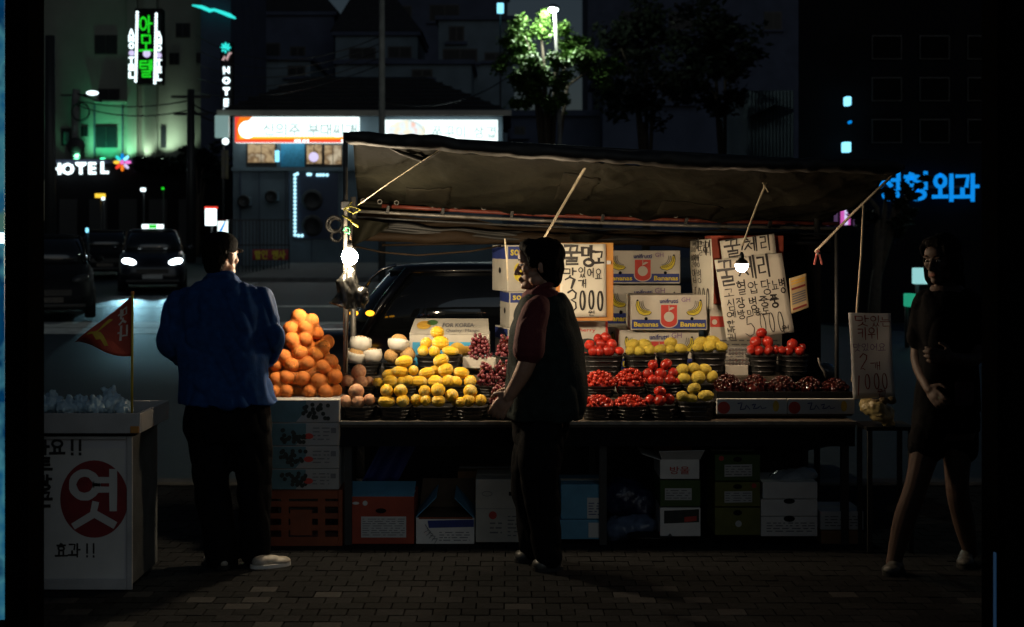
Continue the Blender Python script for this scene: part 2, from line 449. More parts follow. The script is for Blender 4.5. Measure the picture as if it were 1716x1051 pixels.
def glyph(ch):
    """strokes of one character in a unit box, y downwards"""
    o = ord(ch) - 0xAC00
    if 0 <= o < 11172:
        l, v, t = L_[o // 588], V_[(o % 588) // 28], T_[o % 28]
        b = 1.0 if t == ' ' else .60
        out = []
        if v in VV:
            out += box_map(JA[l], .04, .10 * b, .50, .72 * b) + box_map(VV[v], .60, 0, .36, b)
        elif v in HV:
            out += box_map(JA[l], .16, 0, .68, .50 * b) + box_map(HV[v], 0, .58 * b, 1, .40 * b)
        else:
            a, c = MIX[v]
            out += box_map(JA[l], .08, .02, .48, .45 * b) + box_map(HV[a], .0, .55 * b, .64, .36 * b) + box_map(VV[c], .66, 0, .32, b)
        if t != ' ': out += box_map(JA[t], .2, .66, .66, .34)
        return out
    return box_map(DG[ch], .12, 0, .76, 1) if ch in DG else []

SK = [0]
def stroke(mb, pts, w, fn, taper=.35):
    """a brush stroke as a flat ribbon; fn maps (x, z) on the sheet to a point"""
    Q = [Vector((p[0], p[1])) for p in pts]
    S2 = []
    for a, b in zip(Q, Q[1:]):
        n = max(1, int((b - a).length / (w * 1.6)))
        S2 += [a.lerp(b, i / n) for i in range(n)]
    S2.append(Q[-1])
    n = len(S2)
    ws = [w * .5 * (1 - taper * (i / max(1, n - 1)) ** 1.5) * rnd.uniform(.9, 1.1) for i in range(n)]
    vs = []
    for i, p in enumerate(S2):
        d1 = (S2[min(i + 1, n - 1)] - S2[max(i - 1, 0)])
        d1 = d1.normalized() if d1.length > 1e-9 else Vector((1, 0))
        nn = Vector((-d1.y, d1.x)) * ws[i]
        ex = d1 * ws[i] * (.7 if i == n - 1 else -.7 if i == 0 else 0)
        vs += [fn(*(p + nn + ex)), fn(*(p - nn + ex))]
    fs = [(2 * i, 2 * i + 1, 2 * i + 3, 2 * i + 2) for i in range(n - 1)]
    # keep the ribbon facing the reader
    SK[0] += 1
    e = .00012 * (SK[0] % 25)
    mb.add([(v[0], v[1] - e, v[2]) for v in vs], fs)

def write(mb, text, x, z, w, h, pen, fn, gap=.12, jit=.04, taper=.35, down=False, slant=0.0):
    """text starting at top left (x, z); each character w by h"""
    for ch in text:
        if ch != ' ':
            jx, jy, js = rnd.uniform(-jit, jit), rnd.uniform(-jit, jit), 1 + rnd.uniform(-jit, jit) * 1.5
            for st in glyph(ch):
                stroke(mb, [(x + (px * js + jx) * w + slant * (.5 - py) * h, z - (py * js + jy) * h) for px, py in st], pen, fn, taper)
        if down: z -= h * (1 + gap)
        else: x += w * ((1 + gap) if ch not in ' .!' else .55)
    return x

def flat(y): return lambda x, z: (x, y, z)

def text_mb(s, size, bold=0.0, extrude=0.0):
    c = bpy.data.curves.new('t', 'FONT'); c.body = s; c.size = size; c.offset = bold; c.extrude = extrude
    c.resolution_u = 2; c.align_x = 'CENTER'; c.align_y = 'CENTER'
    o = bpy.data.objects.new('t', c); C.objects.link(o)
    me = evaluated(o)
    bpy.data.objects.remove(o); bpy.data.curves.remove(c)
    xs = [v.co.x for v in me.vertices]; ys = [v.co.y for v in me.vertices]
    cx, cy = (min(xs) + max(xs)) / 2, (min(ys) + max(ys)) / 2
    vs = [(v.co.x - cx, -v.co.z, v.co.y - cy) for v in me.vertices]
    fs = [tuple(p.vertices) for p in me.polygons]
    wd, hd = max(xs) - min(xs), max(ys) - min(ys)
    bpy.data.meshes.remove(me)
    return vs, fs, wd, hd
TXT = {}
def text(mb, s, c, width=None, height=None, bold=0.0, extrude=0.0):
    """upright text facing -Y centred on c and scaled to a width and/or height"""
    key = (s, round(bold, 3), round(extrude, 3))
    if key not in TXT: TXT[key] = text_mb(s, 1.0, bold, extrude)
    vs, fs, wd, hd = TXT[key]
    kx = width / wd if width else height / hd
    kz = height / hd if height else kx
    mb.add([(c[0] + v[0] * kx, c[1] + v[1] * min(kx, kz), c[2] + v[2] * kz) for v in vs], fs)

def fine_lines(mb, x0, x1, z0, z1, n, y, r):
    """small print: short dashes in rows"""
    for i in range(n):
        z = z1 - (i + .5) * (z1 - z0) / n
        x = x0
        while x < x1:
            l = min(r.uniform(.01, .05), x1 - x)
            h = (z1 - z0) / n * .32
            mb.quad((x, y, z - h / 2), (x + l, y, z - h / 2), (x + l, y, z + h / 2), (x, y, z + h / 2))
            x += l + r.uniform(.006, .02)
# ------------------------------------------------------------------ ground and road
GY0, GY1 = 2.5, 9.75
pave = MB().bx(-14, 14, GY0 - 4, GY1, -.35, -.03).build('pavement', K['joint'])
tag(pave, kind='structure')
BW, BD, G_ = .128, .108, .006
near, rest, pale = [], MB(), []
rp = random.Random(3)
j = 0
y = 5.9
while y < 9.7:
    x = -3.3 + (j % 2) * BW / 2
    while x < 3.3:
        near.append((x + BW / 2, y + BD / 2, rp.uniform(-.0025, .0015), rp.random() < .10))
        x += BW
    y += BD; j += 1
pm_ = MB().box((0, 0, -.03), (BW - G_, BD - G_, .06))
me_a = pm_.mesh('paver'); me_a.materials.append(K['paver'])
me_b = pm_.mesh('paver_pale'); me_b.materials.append(K['paver_pale'])
vis = [p for p in near if abs(p[0]) < p[1] * .37 and p[1] < 7.3 and p[1] > 6.05]
vis.sort(key=lambda p: p[1])
keep = set(id(p) for p in vis[:300])
for p in near:
    if id(p) in keep:
        link('paver', me_b if p[3] else me_a, pave, (p[0], p[1], p[2]))
    else:
        rest.box((p[0], p[1], p[2] - .03), (BW - G_, BD - G_, .06))
for yy in [5.9 - BD * i for i in range(1, 16)]:
    for i in range(52): rest.box((-3.3 + i * BW, yy + BD / 2, -.031), (BW - G_, BD - G_, .06))
tag(rest.build('paver_field', K['paver'], pave), kind='stuff')
def road_z(y): return -.16 + .03 * max(0.0, min(y, 75) - 22)
tag(MB().grid(2, 150, lambda u, v: Vector((-90 + 180 * u, 9.9 - 60 + 330 * v, road_z(9.9 - 60 + 330 * v)))).build('road', K['asphalt']), kind='structure')
kb = MB()
for i in range(28): kb.box((-14 + i * 1.0 + .5, 9.84, -.08), (.985, .17, .20))
tag(kb.build('kerb', K['kerb'], bevel=.01), kind='structure')
rpn = MB()
def stripe(x0, x1, y0, y1): rpn.add([(x0, y0, road_z(y0) + .004), (x1, y0, road_z(y0) + .004), (x1, y1, road_z(y1) + .004), (x0, y1, road_z(y1) + .004)], [(0, 1, 2, 3)])
for k in range(2): stripe(-13.5, -2.5, 26.6 + k * 1.35, 27.85 + k * 1.35)
stripe(-13.5, -3, 33.4, 33.8)
for k in range(6): stripe(-7.9, -7.75, 36 + k * 5, 38.5 + k * 5)
tag(rpn.build('road_marking', K['roadpaint']), kind='structure')
tag(MB().grid(2, 60, lambda u, v: Vector((-8.6 + 70 * u, 44 + 66 * max(0, v - 1 / 60), road_z(44 + 66 * max(0, v - 1 / 60)) + (.12 if v > 0 else -.08)))).build('far_pavement', K['concrete']), kind='structure')
tag(MB().bx(-400, 400, 260, 262, -1, 6).build('far_ground_rise', K['hill']), kind='structure')

# ------------------------------------------------------------------ fruit stall: frame, counter, stepped shelves
st = thing('fruit_stall', 'dark fruit stall counter with stepped shelves and tall pipe posts', 'market stall', (0.45, 8.35, 0))
def SB(name, m, x0, x1, y0, y1, z0, z1, bevel=0):
    return MB().bx(x0 - .45, x1 - .45, y0 - 8.35, y1 - 8.35, z0, z1).build(name, m, st, bevel=bevel)
SX0, SX1 = -.935, 1.87
for k in range(4):
    SB('counter_plank', K['wood'], SX0, SX1, 7.74 + k * .33, 7.74 + k * .33 + .322, .655, .685)
SB('front_edge', K['steel'], SX0, SX1, 7.725, 7.738, .672, .69)
SB('apron', K['black'], SX0, SX1, 7.755, 7.775, .55, .655)
SB('middle_shelf', K['wood'], SX0, 1.75, 7.985, 8.24, .765, .785)
SB('top_shelf', K['wood'], SX0, 1.62, 8.25, 8.85, .855, .88)
SB('riser', K['black'], SX0, 1.75, 7.99, 8.0, .687, .764)
SB('riser', K['black'], SX0, 1.62, 8.255, 8.265, .786, .854)
for x in (-.9, .5, 1.83):
    for yy in (7.83, 8.9): SB('leg', K['iron'], x - .02, x + .02, yy - .02, yy + .02, 0, .655)
def ppost(name, a, b, r, m):
    MB().tube([Vector(a) - Vector((.45, 8.35, 0)), Vector(b) - Vector((.45, 8.35, 0))], r, 10).build(name, m, st, True)
ppost('post', (PX(579, 8.1), 8.1, 0), (PX(579, 8.1), 8.1, PZ(222, 8.1)), .0135, K['steel'])
ppost('post', (PX(592, 8.95), 8.95, 0), (PX(592, 8.95), 8.95, 1.95), .019, K['steel'])
ppost('post', (1.93, 9.0, 0), (1.93, 9.0, 1.95), .02, K['iron'])
ppost('post', (PX(1402, 8.2), 8.2, .6), (PX(1402, 8.2), 8.2, 1.75), .012, K['iron'])
MB().box((PX(579, 8.1) - .45, 8.1 - 8.35, PZ(344, 8.1)), (.05, .05, .05)).build('clamp', K['iron'], st, bevel=.008)
# back screen behind the goods on the right
SB('shade_backing', K['tarpdark'], SX0, 1.9, 9.12, 9.125, .02, .652)  # dark sheet added to keep the space under the counter black
SB('back_panel', K['black'], 1.40, 1.95, 8.98, 9.0, .685, 1.70)
for a, b in (((1.40, 8.9, 1.66), (1.93, 8.9, 1.66)),): ppost('rail', a, b, .012, K['iron'])

# ------------------------------------------------------------------ awning
aw = thing('awning', 'olive tarpaulin awning sagging over the fruit stall with a rolled lower curtain', 'awning', (.4, 8.3, 1.9))
AO = Vector((.4, 8.3, 1.9))
def near_edge(t):     # along the front, left to right
    px = 592 + t * (1500 - 592); py = 236 + 50 * t + 16 * math.sin(t * math.pi) * .55
    return P(px, py, 7.5)
def far_edge(t):
    px = 600 + t * (1382 - 600); py = 333 + 32 * t + 14 * math.sin(t * math.pi)
    return P(px, py, 9.15)
def tarp_pt(u, v):
    p = near_edge(u).lerp(far_edge(u), v)
    sag = -.018 * min(1, 6 * v) * (1 - abs(noise.noise((u * 8 + v * 2.5, v * 2.2 - u * 2, 4)))) ** 9 - .013 * (1 - abs(noise.noise((u * 15 - v * 6, v * 4 + u * 3, 14)))) ** 8 - .05 * math.sin(math.pi * v) * (.6 + .4 * math.sin(u * 9))
    fold = .020 * math.sin((u * 22 - v * 5.0)) * (1 - v) ** 1.2 * (.4 + noise.noise((u * 4, 2, 0)))
    fold += .024 * noise.noise((u * 9 + v * 5, v * 3 - u * 4, 3)) + .010 * noise.noise((u * 30 + v * 16, v * 7, 8))
    fold += .022 * math.sin(u * 30 - v * 9 + 3 * noise.noise((u * 3, v * 2, 1))) * max(0, noise.noise((u * 2.5, v * 2.5, 9)) + .25) * math.sin(math.pi * min(1, v * 1.2))
    for k, (tu, tv) in enumerate(((.14, .0), (.46, .02), (.75, .02))):   # creases running from where the cords are tied
        d = math.hypot((u - tu) * 3.2, (v - tv) * .8)
        a = math.atan2((u - tu) * 3.2, (v - tv) * .8 + .01)
        fold += .007 * math.sin(a * 7 + k) * math.exp(-d * 2.4)
    return p + Vector((0, 0, sag + fold))
MB().grid(150, 44, lambda u, v: tarp_pt(u, v) - AO).build('tarp', K['tarp'], aw, True, solid=.003)
# dark cloth bunched over the front edge
fr = MB().limb([near_edge(i / 14) + Vector((0, -.01, .018 + .010 * noise.noise((i * 1.7, 0, 0)))) - AO for i in range(15)], [.040 + .012 * noise.noise((i * 2.1, 5, 0)) for i in range(15)], 12, 5)
put('front_roll', fuse(fr, .012, 3, .5, lambda c: .012 * noise.noise(c * 14)), K['tarpdark'], aw)
MB().tube([P(578, 226, 7.5) - AO + Vector((0, .01, 0)), near_edge(1) + Vector((.05, .01, .02)) - AO], .014, 10).build('front_pipe', K['iron'], aw, True)
# loop of dark strap hanging over the tarp face
MB().tube([P(645, 243, 7.52) - AO, P(672, 256, 7.56) - AO, P(708, 268, 7.62) - AO, P(722, 262, 7.6) - AO, P(740, 250, 7.53) - AO], [.008, .011, .015, .011, .007], 8).build('strap', K['tarpdark'], aw, True)
# hem with eyelets, rail pipes, folded curtain along the back
def back_strip(name, y0, y1, Y, m, amp, n=90, seed=0, t0=0.0, t1=1.0):
    def fn(u, v):
        t = t0 + (t1 - t0) * u
        b = far_edge(t)
        px = 600 + t * (1390 - 600)
        py0 = y0 + 34 * t + 14 * math.sin(t * math.pi); py1 = y1 + 24 * t + 8 * math.sin(t * math.pi * 2.1 + seed)
        q = P(px, py0 + (py1 - py0) * v, Y)
        q.y += amp * noise.noise((u * 6, v * 5, seed)) - .05 * math.sin(v * math.pi)
        q.z += amp * .5 * noise.noise((u * 11, v * 2, seed + 4))
        return q - AO
    return MB().grid(n, 12, fn).build(name, m, aw, True, solid=.003)
back_strip('hem', 330, 345, 9.10, K['tarp'], .03, seed=1)
back_strip('rolled_curtain', 352, 396, 9.22, K['tarpbrown'], .05, seed=2)
back_strip('rolled_curtain', 366, 392, 9.12, K['tarpdark'], .05, seed=6, t0=.04)
def rail(name, yp, Y, r, m, x0=584, x1=1405):
    MB().tube([P(x0 + (x1 - x0) * i / 10, yp + 30 * i / 10 + 5 * math.sin(i / 10 * math.pi), Y) - AO for i in range(11)], r, 10).build(name, m, aw, True)
rail('rail', 345, 9.04, .013, K['redrail'], 640)
rail('rail', 353, 9.0, .011, K['steel'])
rail('rail', 363, 8.98, .007, K['iron'])
cr = MB().limb([P(600 + 79 * i, 394 + 2 * (i % 2) + 1.5 * i, 9.1) - AO for i in range(10)], [.030 + .008 * ((i * 7) % 3) for i in range(10)], 12, 5)
put('lower_roll', fuse(cr, .012, 3, .5, lambda c: .016 * noise.noise(Vector((c.x * 5, c.y * 16, c.z * 16)))), K['tarpbrown'], aw)
# pale corner of the curtain pulled up at the left
def corner(u, v):
    q = P(590 + 62 * u, 366 + 26 * u * .3 + v * (48 - 40 * u), 8.9)
    q.y += .03 * math.sin(u * 9 + v * 3)
    return q - AO
MB().grid(14, 10, corner).build('curtain_corner', K['tarp'], aw, True, solid=.003)
for k, px in enumerate((609, 637, 665, 725, 764, 811, 893, 975, 1057, 1132, 1200)):
    t = (px - 600) / 870
    mbk = MB().tube([P(px + 3.6 * math.cos(a), 336 + 31 * t + 7 * math.sin(t * 3.1) + 3.6 * math.sin(a), 9.02) - AO + Vector((0, -.02, 0)) for a in [i * .6283 for i in range(11)]], .0038, 6, False)
    mbk.build('eyelet', K['steel'], aw, True)
# hanging flap of the curtain behind the mango sign
MB().grid(8, 6, lambda u, v: P(955 + 55 * u, 392 + v * (22 - 30 * abs(u - .45)), 8.75) + Vector((0, .02 * math.sin(u * 7), 0)) - AO).build('curtain_flap', K['tarp'], aw, True, solid=.003)

K['ropebrown'] = mat('brown_rope', (.10, .055, .028), .8, .3, 40)
# patches sewn on the tarp, following its folds
for k, (u0, u1, v0, v1) in enumerate(((.10, .19, .45, .80), (.40, .47, .20, .62), (.62, .74, .55, .86))):
    MB().grid(12, 10, lambda u, v: tarp_pt(u0 + (u1 - u0) * u, v0 + (v1 - v0) * v) - AO + Vector((0, -.002, -.005))).build('patch', K['tarppatch'], aw, True, solid=.002)
# clips along the rail
for px in (650, 742, 858, 1010, 1150, 1290):
    t = (px - 600) / 782
    MB().box(P(px, 349 + 31 * t, 8.97) - AO, (.022, .02, .05), ry=.2).build('clip', K['blackplastic'], aw, bevel=.004)
# cords
def cordline(label, pts, r, m, name='cord', cat='cord', n=6):
    o = MB().tube(pts, r, n).build(name, m, None, True)
    return tag(o, label, cat)
cordline('pale slanting cord tied from the awning down behind the man in the vest', [P(992, 270, 7.62), P(985, 273, 7.66), P(950, 333, 7.74), P(911, 400, 7.8), P(893, 428, 7.8)], [.006, .009, .0075, .006, .005], K['cord'])
cordline('pale cord from the awning down to the dim right bulb', [P(1279, 292, 7.7), P(1281, 314, 7.75), P(1268, 345, 7.82), P(1250, 395, 7.88), P(1244, 412, 7.88)], .006, K['cord'])
cordline('short white string knotted on the awning above the right bulb', [P(1279, 286, 7.72), P(1278, 306, 7.72), P(1287, 322, 7.74), P(1280, 312, 7.73), P(1291, 298, 7.72)], .0035, K['cord'], 'string', 'string')
cordline('long thin string slanting across the left half of the awning', [P(600, 344, 8.0), P(650, 308, 7.8), P(710, 268, 7.6), P(738, 250, 7.5)], .003, K['cord'], 'string', 'string')
cordline('wooden stick slanting up from the pink clothes peg past the right end of the awning', [P(1366, 422, 8.0), P(1435, 352, 7.8), P(1502, 288, 7.55)], .0075, K['palewood'], 'stick', 'stick')
cordline('grey rope hanging straight beside the kiwi price sheet', [P(1447, 343, 7.75), P(1443, 430, 7.75), P(1436, 520, 7.72), P(1430, 612, 7.72), P(1428, 640, 7.72)], .0065, K['cord'], 'rope', 'rope')
cordline('thin rope hanging from the left bulb down to the counter', [P(587, 372, 8.04), P(588, 445, 8.04), P(585, 500, 8.04), P(582, 560, 8.04), P(579, 625, 8.04)], .0045, K['ropebrown'], 'rope', 'rope')
cordline('white cord hanging in front of the banana boxes left of the man in the vest', [P(846, 400, 8.4), P(849, 432, 8.4), P(851, 470, 8.4)], .0055, K['cord'])
cordline('dark cable sagging under the awning above the parked car', [P(590, 412, 8.9), P(640, 423, 8.9), P(700, 428, 8.9), P(790, 421, 8.9), P(840, 412, 8.9)], .006, K['tarpbrown'], 'cable', 'cable')
cordline('straight pole hanging under the awning above the sagging cable', [P(640, 411, 9.3), P(860, 407, 9.3)], .008, K['tarpbrown'], 'pole', 'pole')
cordline('yellow cord wrapped round the left post top', [P(574, 361, 7.95), P(584, 366, 7.93), P(592, 374, 7.92), P(600, 380, 7.95)], .006, K['yellowcord'])
cordline('yellow wire loops tangled at the left post below the awning', [P(576, 352, 8.0), P(588, 345, 7.96), P(604, 352, 7.98), P(592, 358, 8.0), P(577, 350, 7.98), P(590, 338, 7.98)], .004, K['yellowcord'], 'wire', 'wire')
cordline('green cord loop hanging on the left post above the bulb', [P(576, 386, 7.95), P(580, 380, 7.93), P(587, 383, 7.93), P(586, 391, 7.95), P(578, 389, 7.95)], .006, K['greencord'])
cl = thing('cable_coil', 'grey cable coil hanging on the left post beside the awning', 'cable coil', P(560, 376, 8.45))
for k, (dx, dz, rr) in enumerate(((0, 0, .046), (.008, -.004, .038), (.012, -.068, .032))):
    MB().tube([Vector((dx + rr * math.cos(a), .01 * k + .008 * math.sin(3 * a), dz + rr * math.sin(a))) for a in [i * .2618 for i in range(25)]], .009, 6, False).build('loop', K['tarpdark'], cl, True)

# lamps
def bulb(label, px, py, Y, r, gm, cord_top, shade=False):
    b = thing('light_bulb', label, 'light bulb', P(px, py, Y))
    MB().lathe([(.001, -r * .92), (r * .45, -r * .84), (r * .8, -r * .5), (r, -.02 * r), (r * .98, r * .35), (r * .80, r * .74), (r * .45, r * .98), (r * .3, r * 1.15)], 24).build('glass', gm, b, True)
    if shade: MB().lathe([(r * 1.0, r * .36), (r * .83, r * .80), (r * .48, r * 1.04), (r * .3, r * 1.3)], 24).build('shade', K['blackplastic'], b, True, solid=.002)
    MB().lathe([(r * .32, r * 1.08), (r * .36, r * 1.2), (r * .34, r * 1.8), (r * .2, r * 2.1), (.004, r * 2.2)], 16).build('socket', K['blackplastic'], b, True)
    MB().tube([(0, 0, r * 2.4), (.004, 0, r * 3.2), P(*cord_top) - P(px, py, Y)], .004, 6).build('flex', K['darkcord'], b, True)
    return b
bulb('large bright globe bulb on the left post of the stall', 586, 432, 7.88, .045, K['bulb'], (590, 352, 8.05))
bulb('small pinkish bulb glowing in front of the cherry price sheets', 1243, 446, 7.88, .036, K['bulbB'], (1245, 408, 7.9), True)
bulb('bulb hidden behind the head of the man in the vest', 894, 450, 7.80, .038, K['bulbC'], (893, 425, 7.8))
# black film bag under the left bulb
bgm = MB().loft([(P(587, 450, 7.93), .018, .018, 2, 0), (P(586, 458, 7.93), .045, .03, 2, .3), (P(582, 470, 7.93), .075, .05, 2, .2), (P(586, 490, 7.93), .082, .05, 2.3, -.2), (P(582, 508, 7.93), .104, .045, 2.4, .1), (P(590, 517, 7.93), .070, .04, 2.6, 0)], 20)
bgm.limb([P(587, 452, 7.93), P(583, 444, 7.94), P(578, 440, 8.0)], [.012, .008, .006], 8)
bgm.ball(P(607, 496, 7.91), (.03, .04, .06), 12, 8)
bo = put('black_bag', fuse(bgm, .008, 2, .5, lambda c: .020 * noise.noise(Vector((c.x * 17, c.y * 12, c.z * 7))) - .012 * (1 - abs(noise.noise(Vector((c.x * 22, c.y * 14, c.z * 9 + c.x * 12))))) ** 6 + .005 * noise.noise(Vector((c.x * 60, c.y * 40, c.z * 30)))), K['bag'])
tag(bo, 'shiny black plastic bag hanging on the post under the bright bulb', 'plastic bag')
pg = thing('clothes_peg', 'pink clothes peg on the slanting stick right of the cherry signs', 'clothes peg', P(1371, 425, 7.98))
for s_ in (-1, 1): MB().box((s_ * .012, 0, -.022), (.010, .012, .085), ry=s_ * -.24).build('jaw', K['pinkplastic'], pg, bevel=.002)
MB().tube([(-.012, -.008, .0), (.012, -.008, 0)], .006, 8).build('spring', K['steel'], pg, True)
# ------------------------------------------------------------------ fruit
ORD = ['leftmost', 'second from left', 'third from left', 'fourth from left', 'fifth from left', 'sixth from left', 'seventh from left', 'eighth from left', 'ninth from left', 'tenth from left', 'eleventh from left', 'twelfth from left']
LAY = ['bottom', 'second', 'third', 'fourth', 'fifth', 'sixth', 'seventh', 'eighth']

def proto_ball(name, mats, seg=18, ring=12, lob=0, depth=0.0, sx=1.0, dimple=0.0, stripe=False, cap=None):
    mb = MB().ball((0, 0, 0), 1.0, seg, ring)
    vs = []
    for v in mb.v:
        v = Vector(v); a = math.atan2(v.y, v.x); s_ = math.hypot(v.x, v.y)
        k = 1 + (depth * math.cos(lob * a) * s_ if lob else 0)
        k -= dimple * math.exp(-(s_ / .22) ** 2) if v.z > 0 else dimple * .5 * math.exp(-(s_ / .2) ** 2)
        vs.append((v.x * k, v.y * k, v.z * k * sx))
    mb.v = vs
    for i, f in enumerate(mb.f):
        c = sum((Vector(mb.v[k]) for k in f), Vector()) / len(f)
        if cap and c.z / sx > cap: mb.m[i] = 1
        elif stripe and lob:
            a = math.atan2(c.y, c.x)
            if math.cos(lob * a) < -.7: mb.m[i] = 1
    me = mb.mesh(name)
    for m in mats: me.materials.append(m)
    me.polygons.foreach_set('use_smooth', [True] * len(me.polygons))
    return me
K['melonpale'] = mat('melon_stripe', (.82, .66, .22), .45, .12, 14)
K['mangonet'] = mat('yellow_foam_net', (.92, .64, .06), .6, .14, 3, rand=.12)
_t = K['mangonet'].node_tree; _b = _t.nodes['Principled BSDF']      # foam mesh: pale raised strands over the fruit
_tc = _t.nodes.new('ShaderNodeTexCoord'); _vo = _t.nodes.new('ShaderNodeTexVoronoi'); _vo.feature = 'DISTANCE_TO_EDGE'; _vo.inputs['Scale'].default_value = 5.5
_mr = _t.nodes.new('ShaderNodeMapRange'); _mr.inputs[1].default_value = .03; _mr.inputs[2].default_value = .12; _mr.inputs[3].default_value = 1.0; _mr.inputs[4].default_value = 0.0
_mx = _t.nodes.new('ShaderNodeMix'); _mx.data_type = 'RGBA'; _mx.inputs[7].default_value = (.95, .86, .18, 1)
_bp = _t.nodes.new('ShaderNodeBump'); _bp.inputs['Strength'].default_value = .8; _bp.inputs['Distance'].default_value = .06
_src = _b.inputs['Base Color'].links[0].from_socket
_t.links.new(_tc.outputs['Object'], _vo.inputs['Vector']); _t.links.new(_vo.outputs['Distance'], _mr.inputs[0]); _t.links.new(_mr.outputs[0], _mx.inputs[0])
_t.links.new(_src, _mx.inputs[6]); _t.links.new(_mx.outputs[2], _b.inputs['Base Color']); _t.links.new(_mr.outputs[0], _bp.inputs['Height']); _t.links.new(_bp.outputs[0], _b.inputs['Normal'])
K['orangedark'] = mat('orange_navel', (.32, .12, .02), .6)
ME = {'orange': proto_ball('orange', [K['orange'], K['orangedark']], 20, 14, dimple=.08, cap=.975),
      'melon': proto_ball('yellow_melon', [K['melon'], K['melonpale']], 40, 14, 10, .03, 1.0, .10, True),
      'tomato': proto_ball('tomato', [K['tomato'], K['stem']], 20, 12, 5, .02, .86, .16, cap=.985),
      'peach': proto_ball('peach', [K['peach']], 18, 12, dimple=.14),
      'mango': proto_ball('mango', [K['mangonet']], 18, 12, sx=1.0),
      'pear': proto_ball('pear', [K['pear'], K['stembrown']], 18, 12, dimple=.14, cap=.82),
      'cherry': proto_ball('cherry', [K['cherry']], 10, 7, dimple=.2),
      'cherry_tomato': proto_ball('cherry_tomato', [K['cherrytomato'], K['stem']], 12, 8, dimple=.06, cap=.95),
      'grape': proto_ball('grape', [K['grape']], 10, 7)}

def heap(kind, name, word, cat, items, Y, where, group, lay_tol=.9, up=None):
    """items: (px, py, radius px, [length ratio], [roll], [dy])"""
    its = sorted(items, key=lambda t: -t[1])
    layers = []
    for it in its:
        if layers and layers[-1][0][1] - it[1] < lay_tol * it[2]: layers[-1].append(it)
        else: layers.append([it])
    out = []
    for li, layer in enumerate(layers):
        layer.sort(key=lambda t: t[0])
        for k, it in enumerate(layer):
            px, py, r = it[:3]
            ln = it[3] if len(it) > 3 else 1.0
            roll = it[4] if len(it) > 4 else None
            dy = it[5] if len(it) > 5 else 0
            top = li == len(layers) - 1 and len(layers) > 1
            if len(layer) == 1: pos = ('topmost of ' if top else f'alone in {LAY[li]} layer of ')
            else: pos = f'{ORD[min(k, 11)] if k < len(layer) - 1 else "rightmost"} in {"top" if top else LAY[li]} layer of '
            if len(layers) == 1: pos = f'{ORD[min(k, 11)] if k < len(layer) - 1 else "rightmost"} of '
            o = link(name, ME[kind], None, P(px, py, Y - .035 + .02 * li + dy))
            s = WM(r, Y) * rnd.uniform(.95, 1.07)
            o.scale = (s * rnd.uniform(.95, 1.04), s * rnd.uniform(.95, 1.04), s * ln * rnd.uniform(.94, 1.04))
            if roll is not None: o.rotation_euler = (R(rnd.uniform(-25, 25)), R(roll), R(rnd.uniform(0, 360)) if ln == 1 else 0)
            else: o.rotation_euler = (rnd.uniform(-1.3, -.2) if kind in ('orange', 'melon', 'peach', 'pear') else rnd.uniform(-.7, .7), rnd.uniform(-.8, .8), rnd.uniform(0, 6.28))
            if kind == 'tomato': o.rotation_euler = (rnd.uniform(1.2, 3.0), rnd.uniform(-.6, .6), rnd.uniform(0, 6.28))
            tag(o, f'{word}, {pos}{where}', cat, group)
            out.append(o)
    return out

def basket(px0, px1, py, Y, base, label, hd=.10, liner=None, group='black baskets on the stall'):
    w = WM(px1 - px0, Y) / 2; zr = PZ(py, Y - hd); h = zr - base
    b = thing('basket', label, 'basket', (PX((px0 + px1) / 2, Y), Y, base), 0, group)
    n = 28
    ky = hd / w
    pr = [(.02, .002), (w * .82, .002), (w * .87, h * .3), (w * .92, h * .62), (w * .97, h * .90), (w * 1.02, h * .93), (w * 1.02, h), (w * .96, h), (w * .93, h * .80), (.02, h * .78)]
    MB().lathe(pr, n, pw=3.0, sy=ky).build('body', K['blackplastic'], b, False, bevel=.0)
    for k in range(3):
        MB().lathe([(w * (.86 + .045 * k), h * (.18 + .26 * k)), (w * (.86 + .045 * k) + .004, h * (.20 + .26 * k)), (w * (.87 + .045 * k) + .001, h * (.24 + .26 * k))], n, pw=3.0, sy=ky).build('rib', K['blackplastic'], b)
    return b
Z1, Z2, Z3 = .686, .786, .881
Y1, Y2, Y3 = 7.88, 8.12, 8.42
ROW = {1: ('front', Y1, Z1), 2: ('middle', Y2, Z2), 3: ('back', Y3, Z3)}
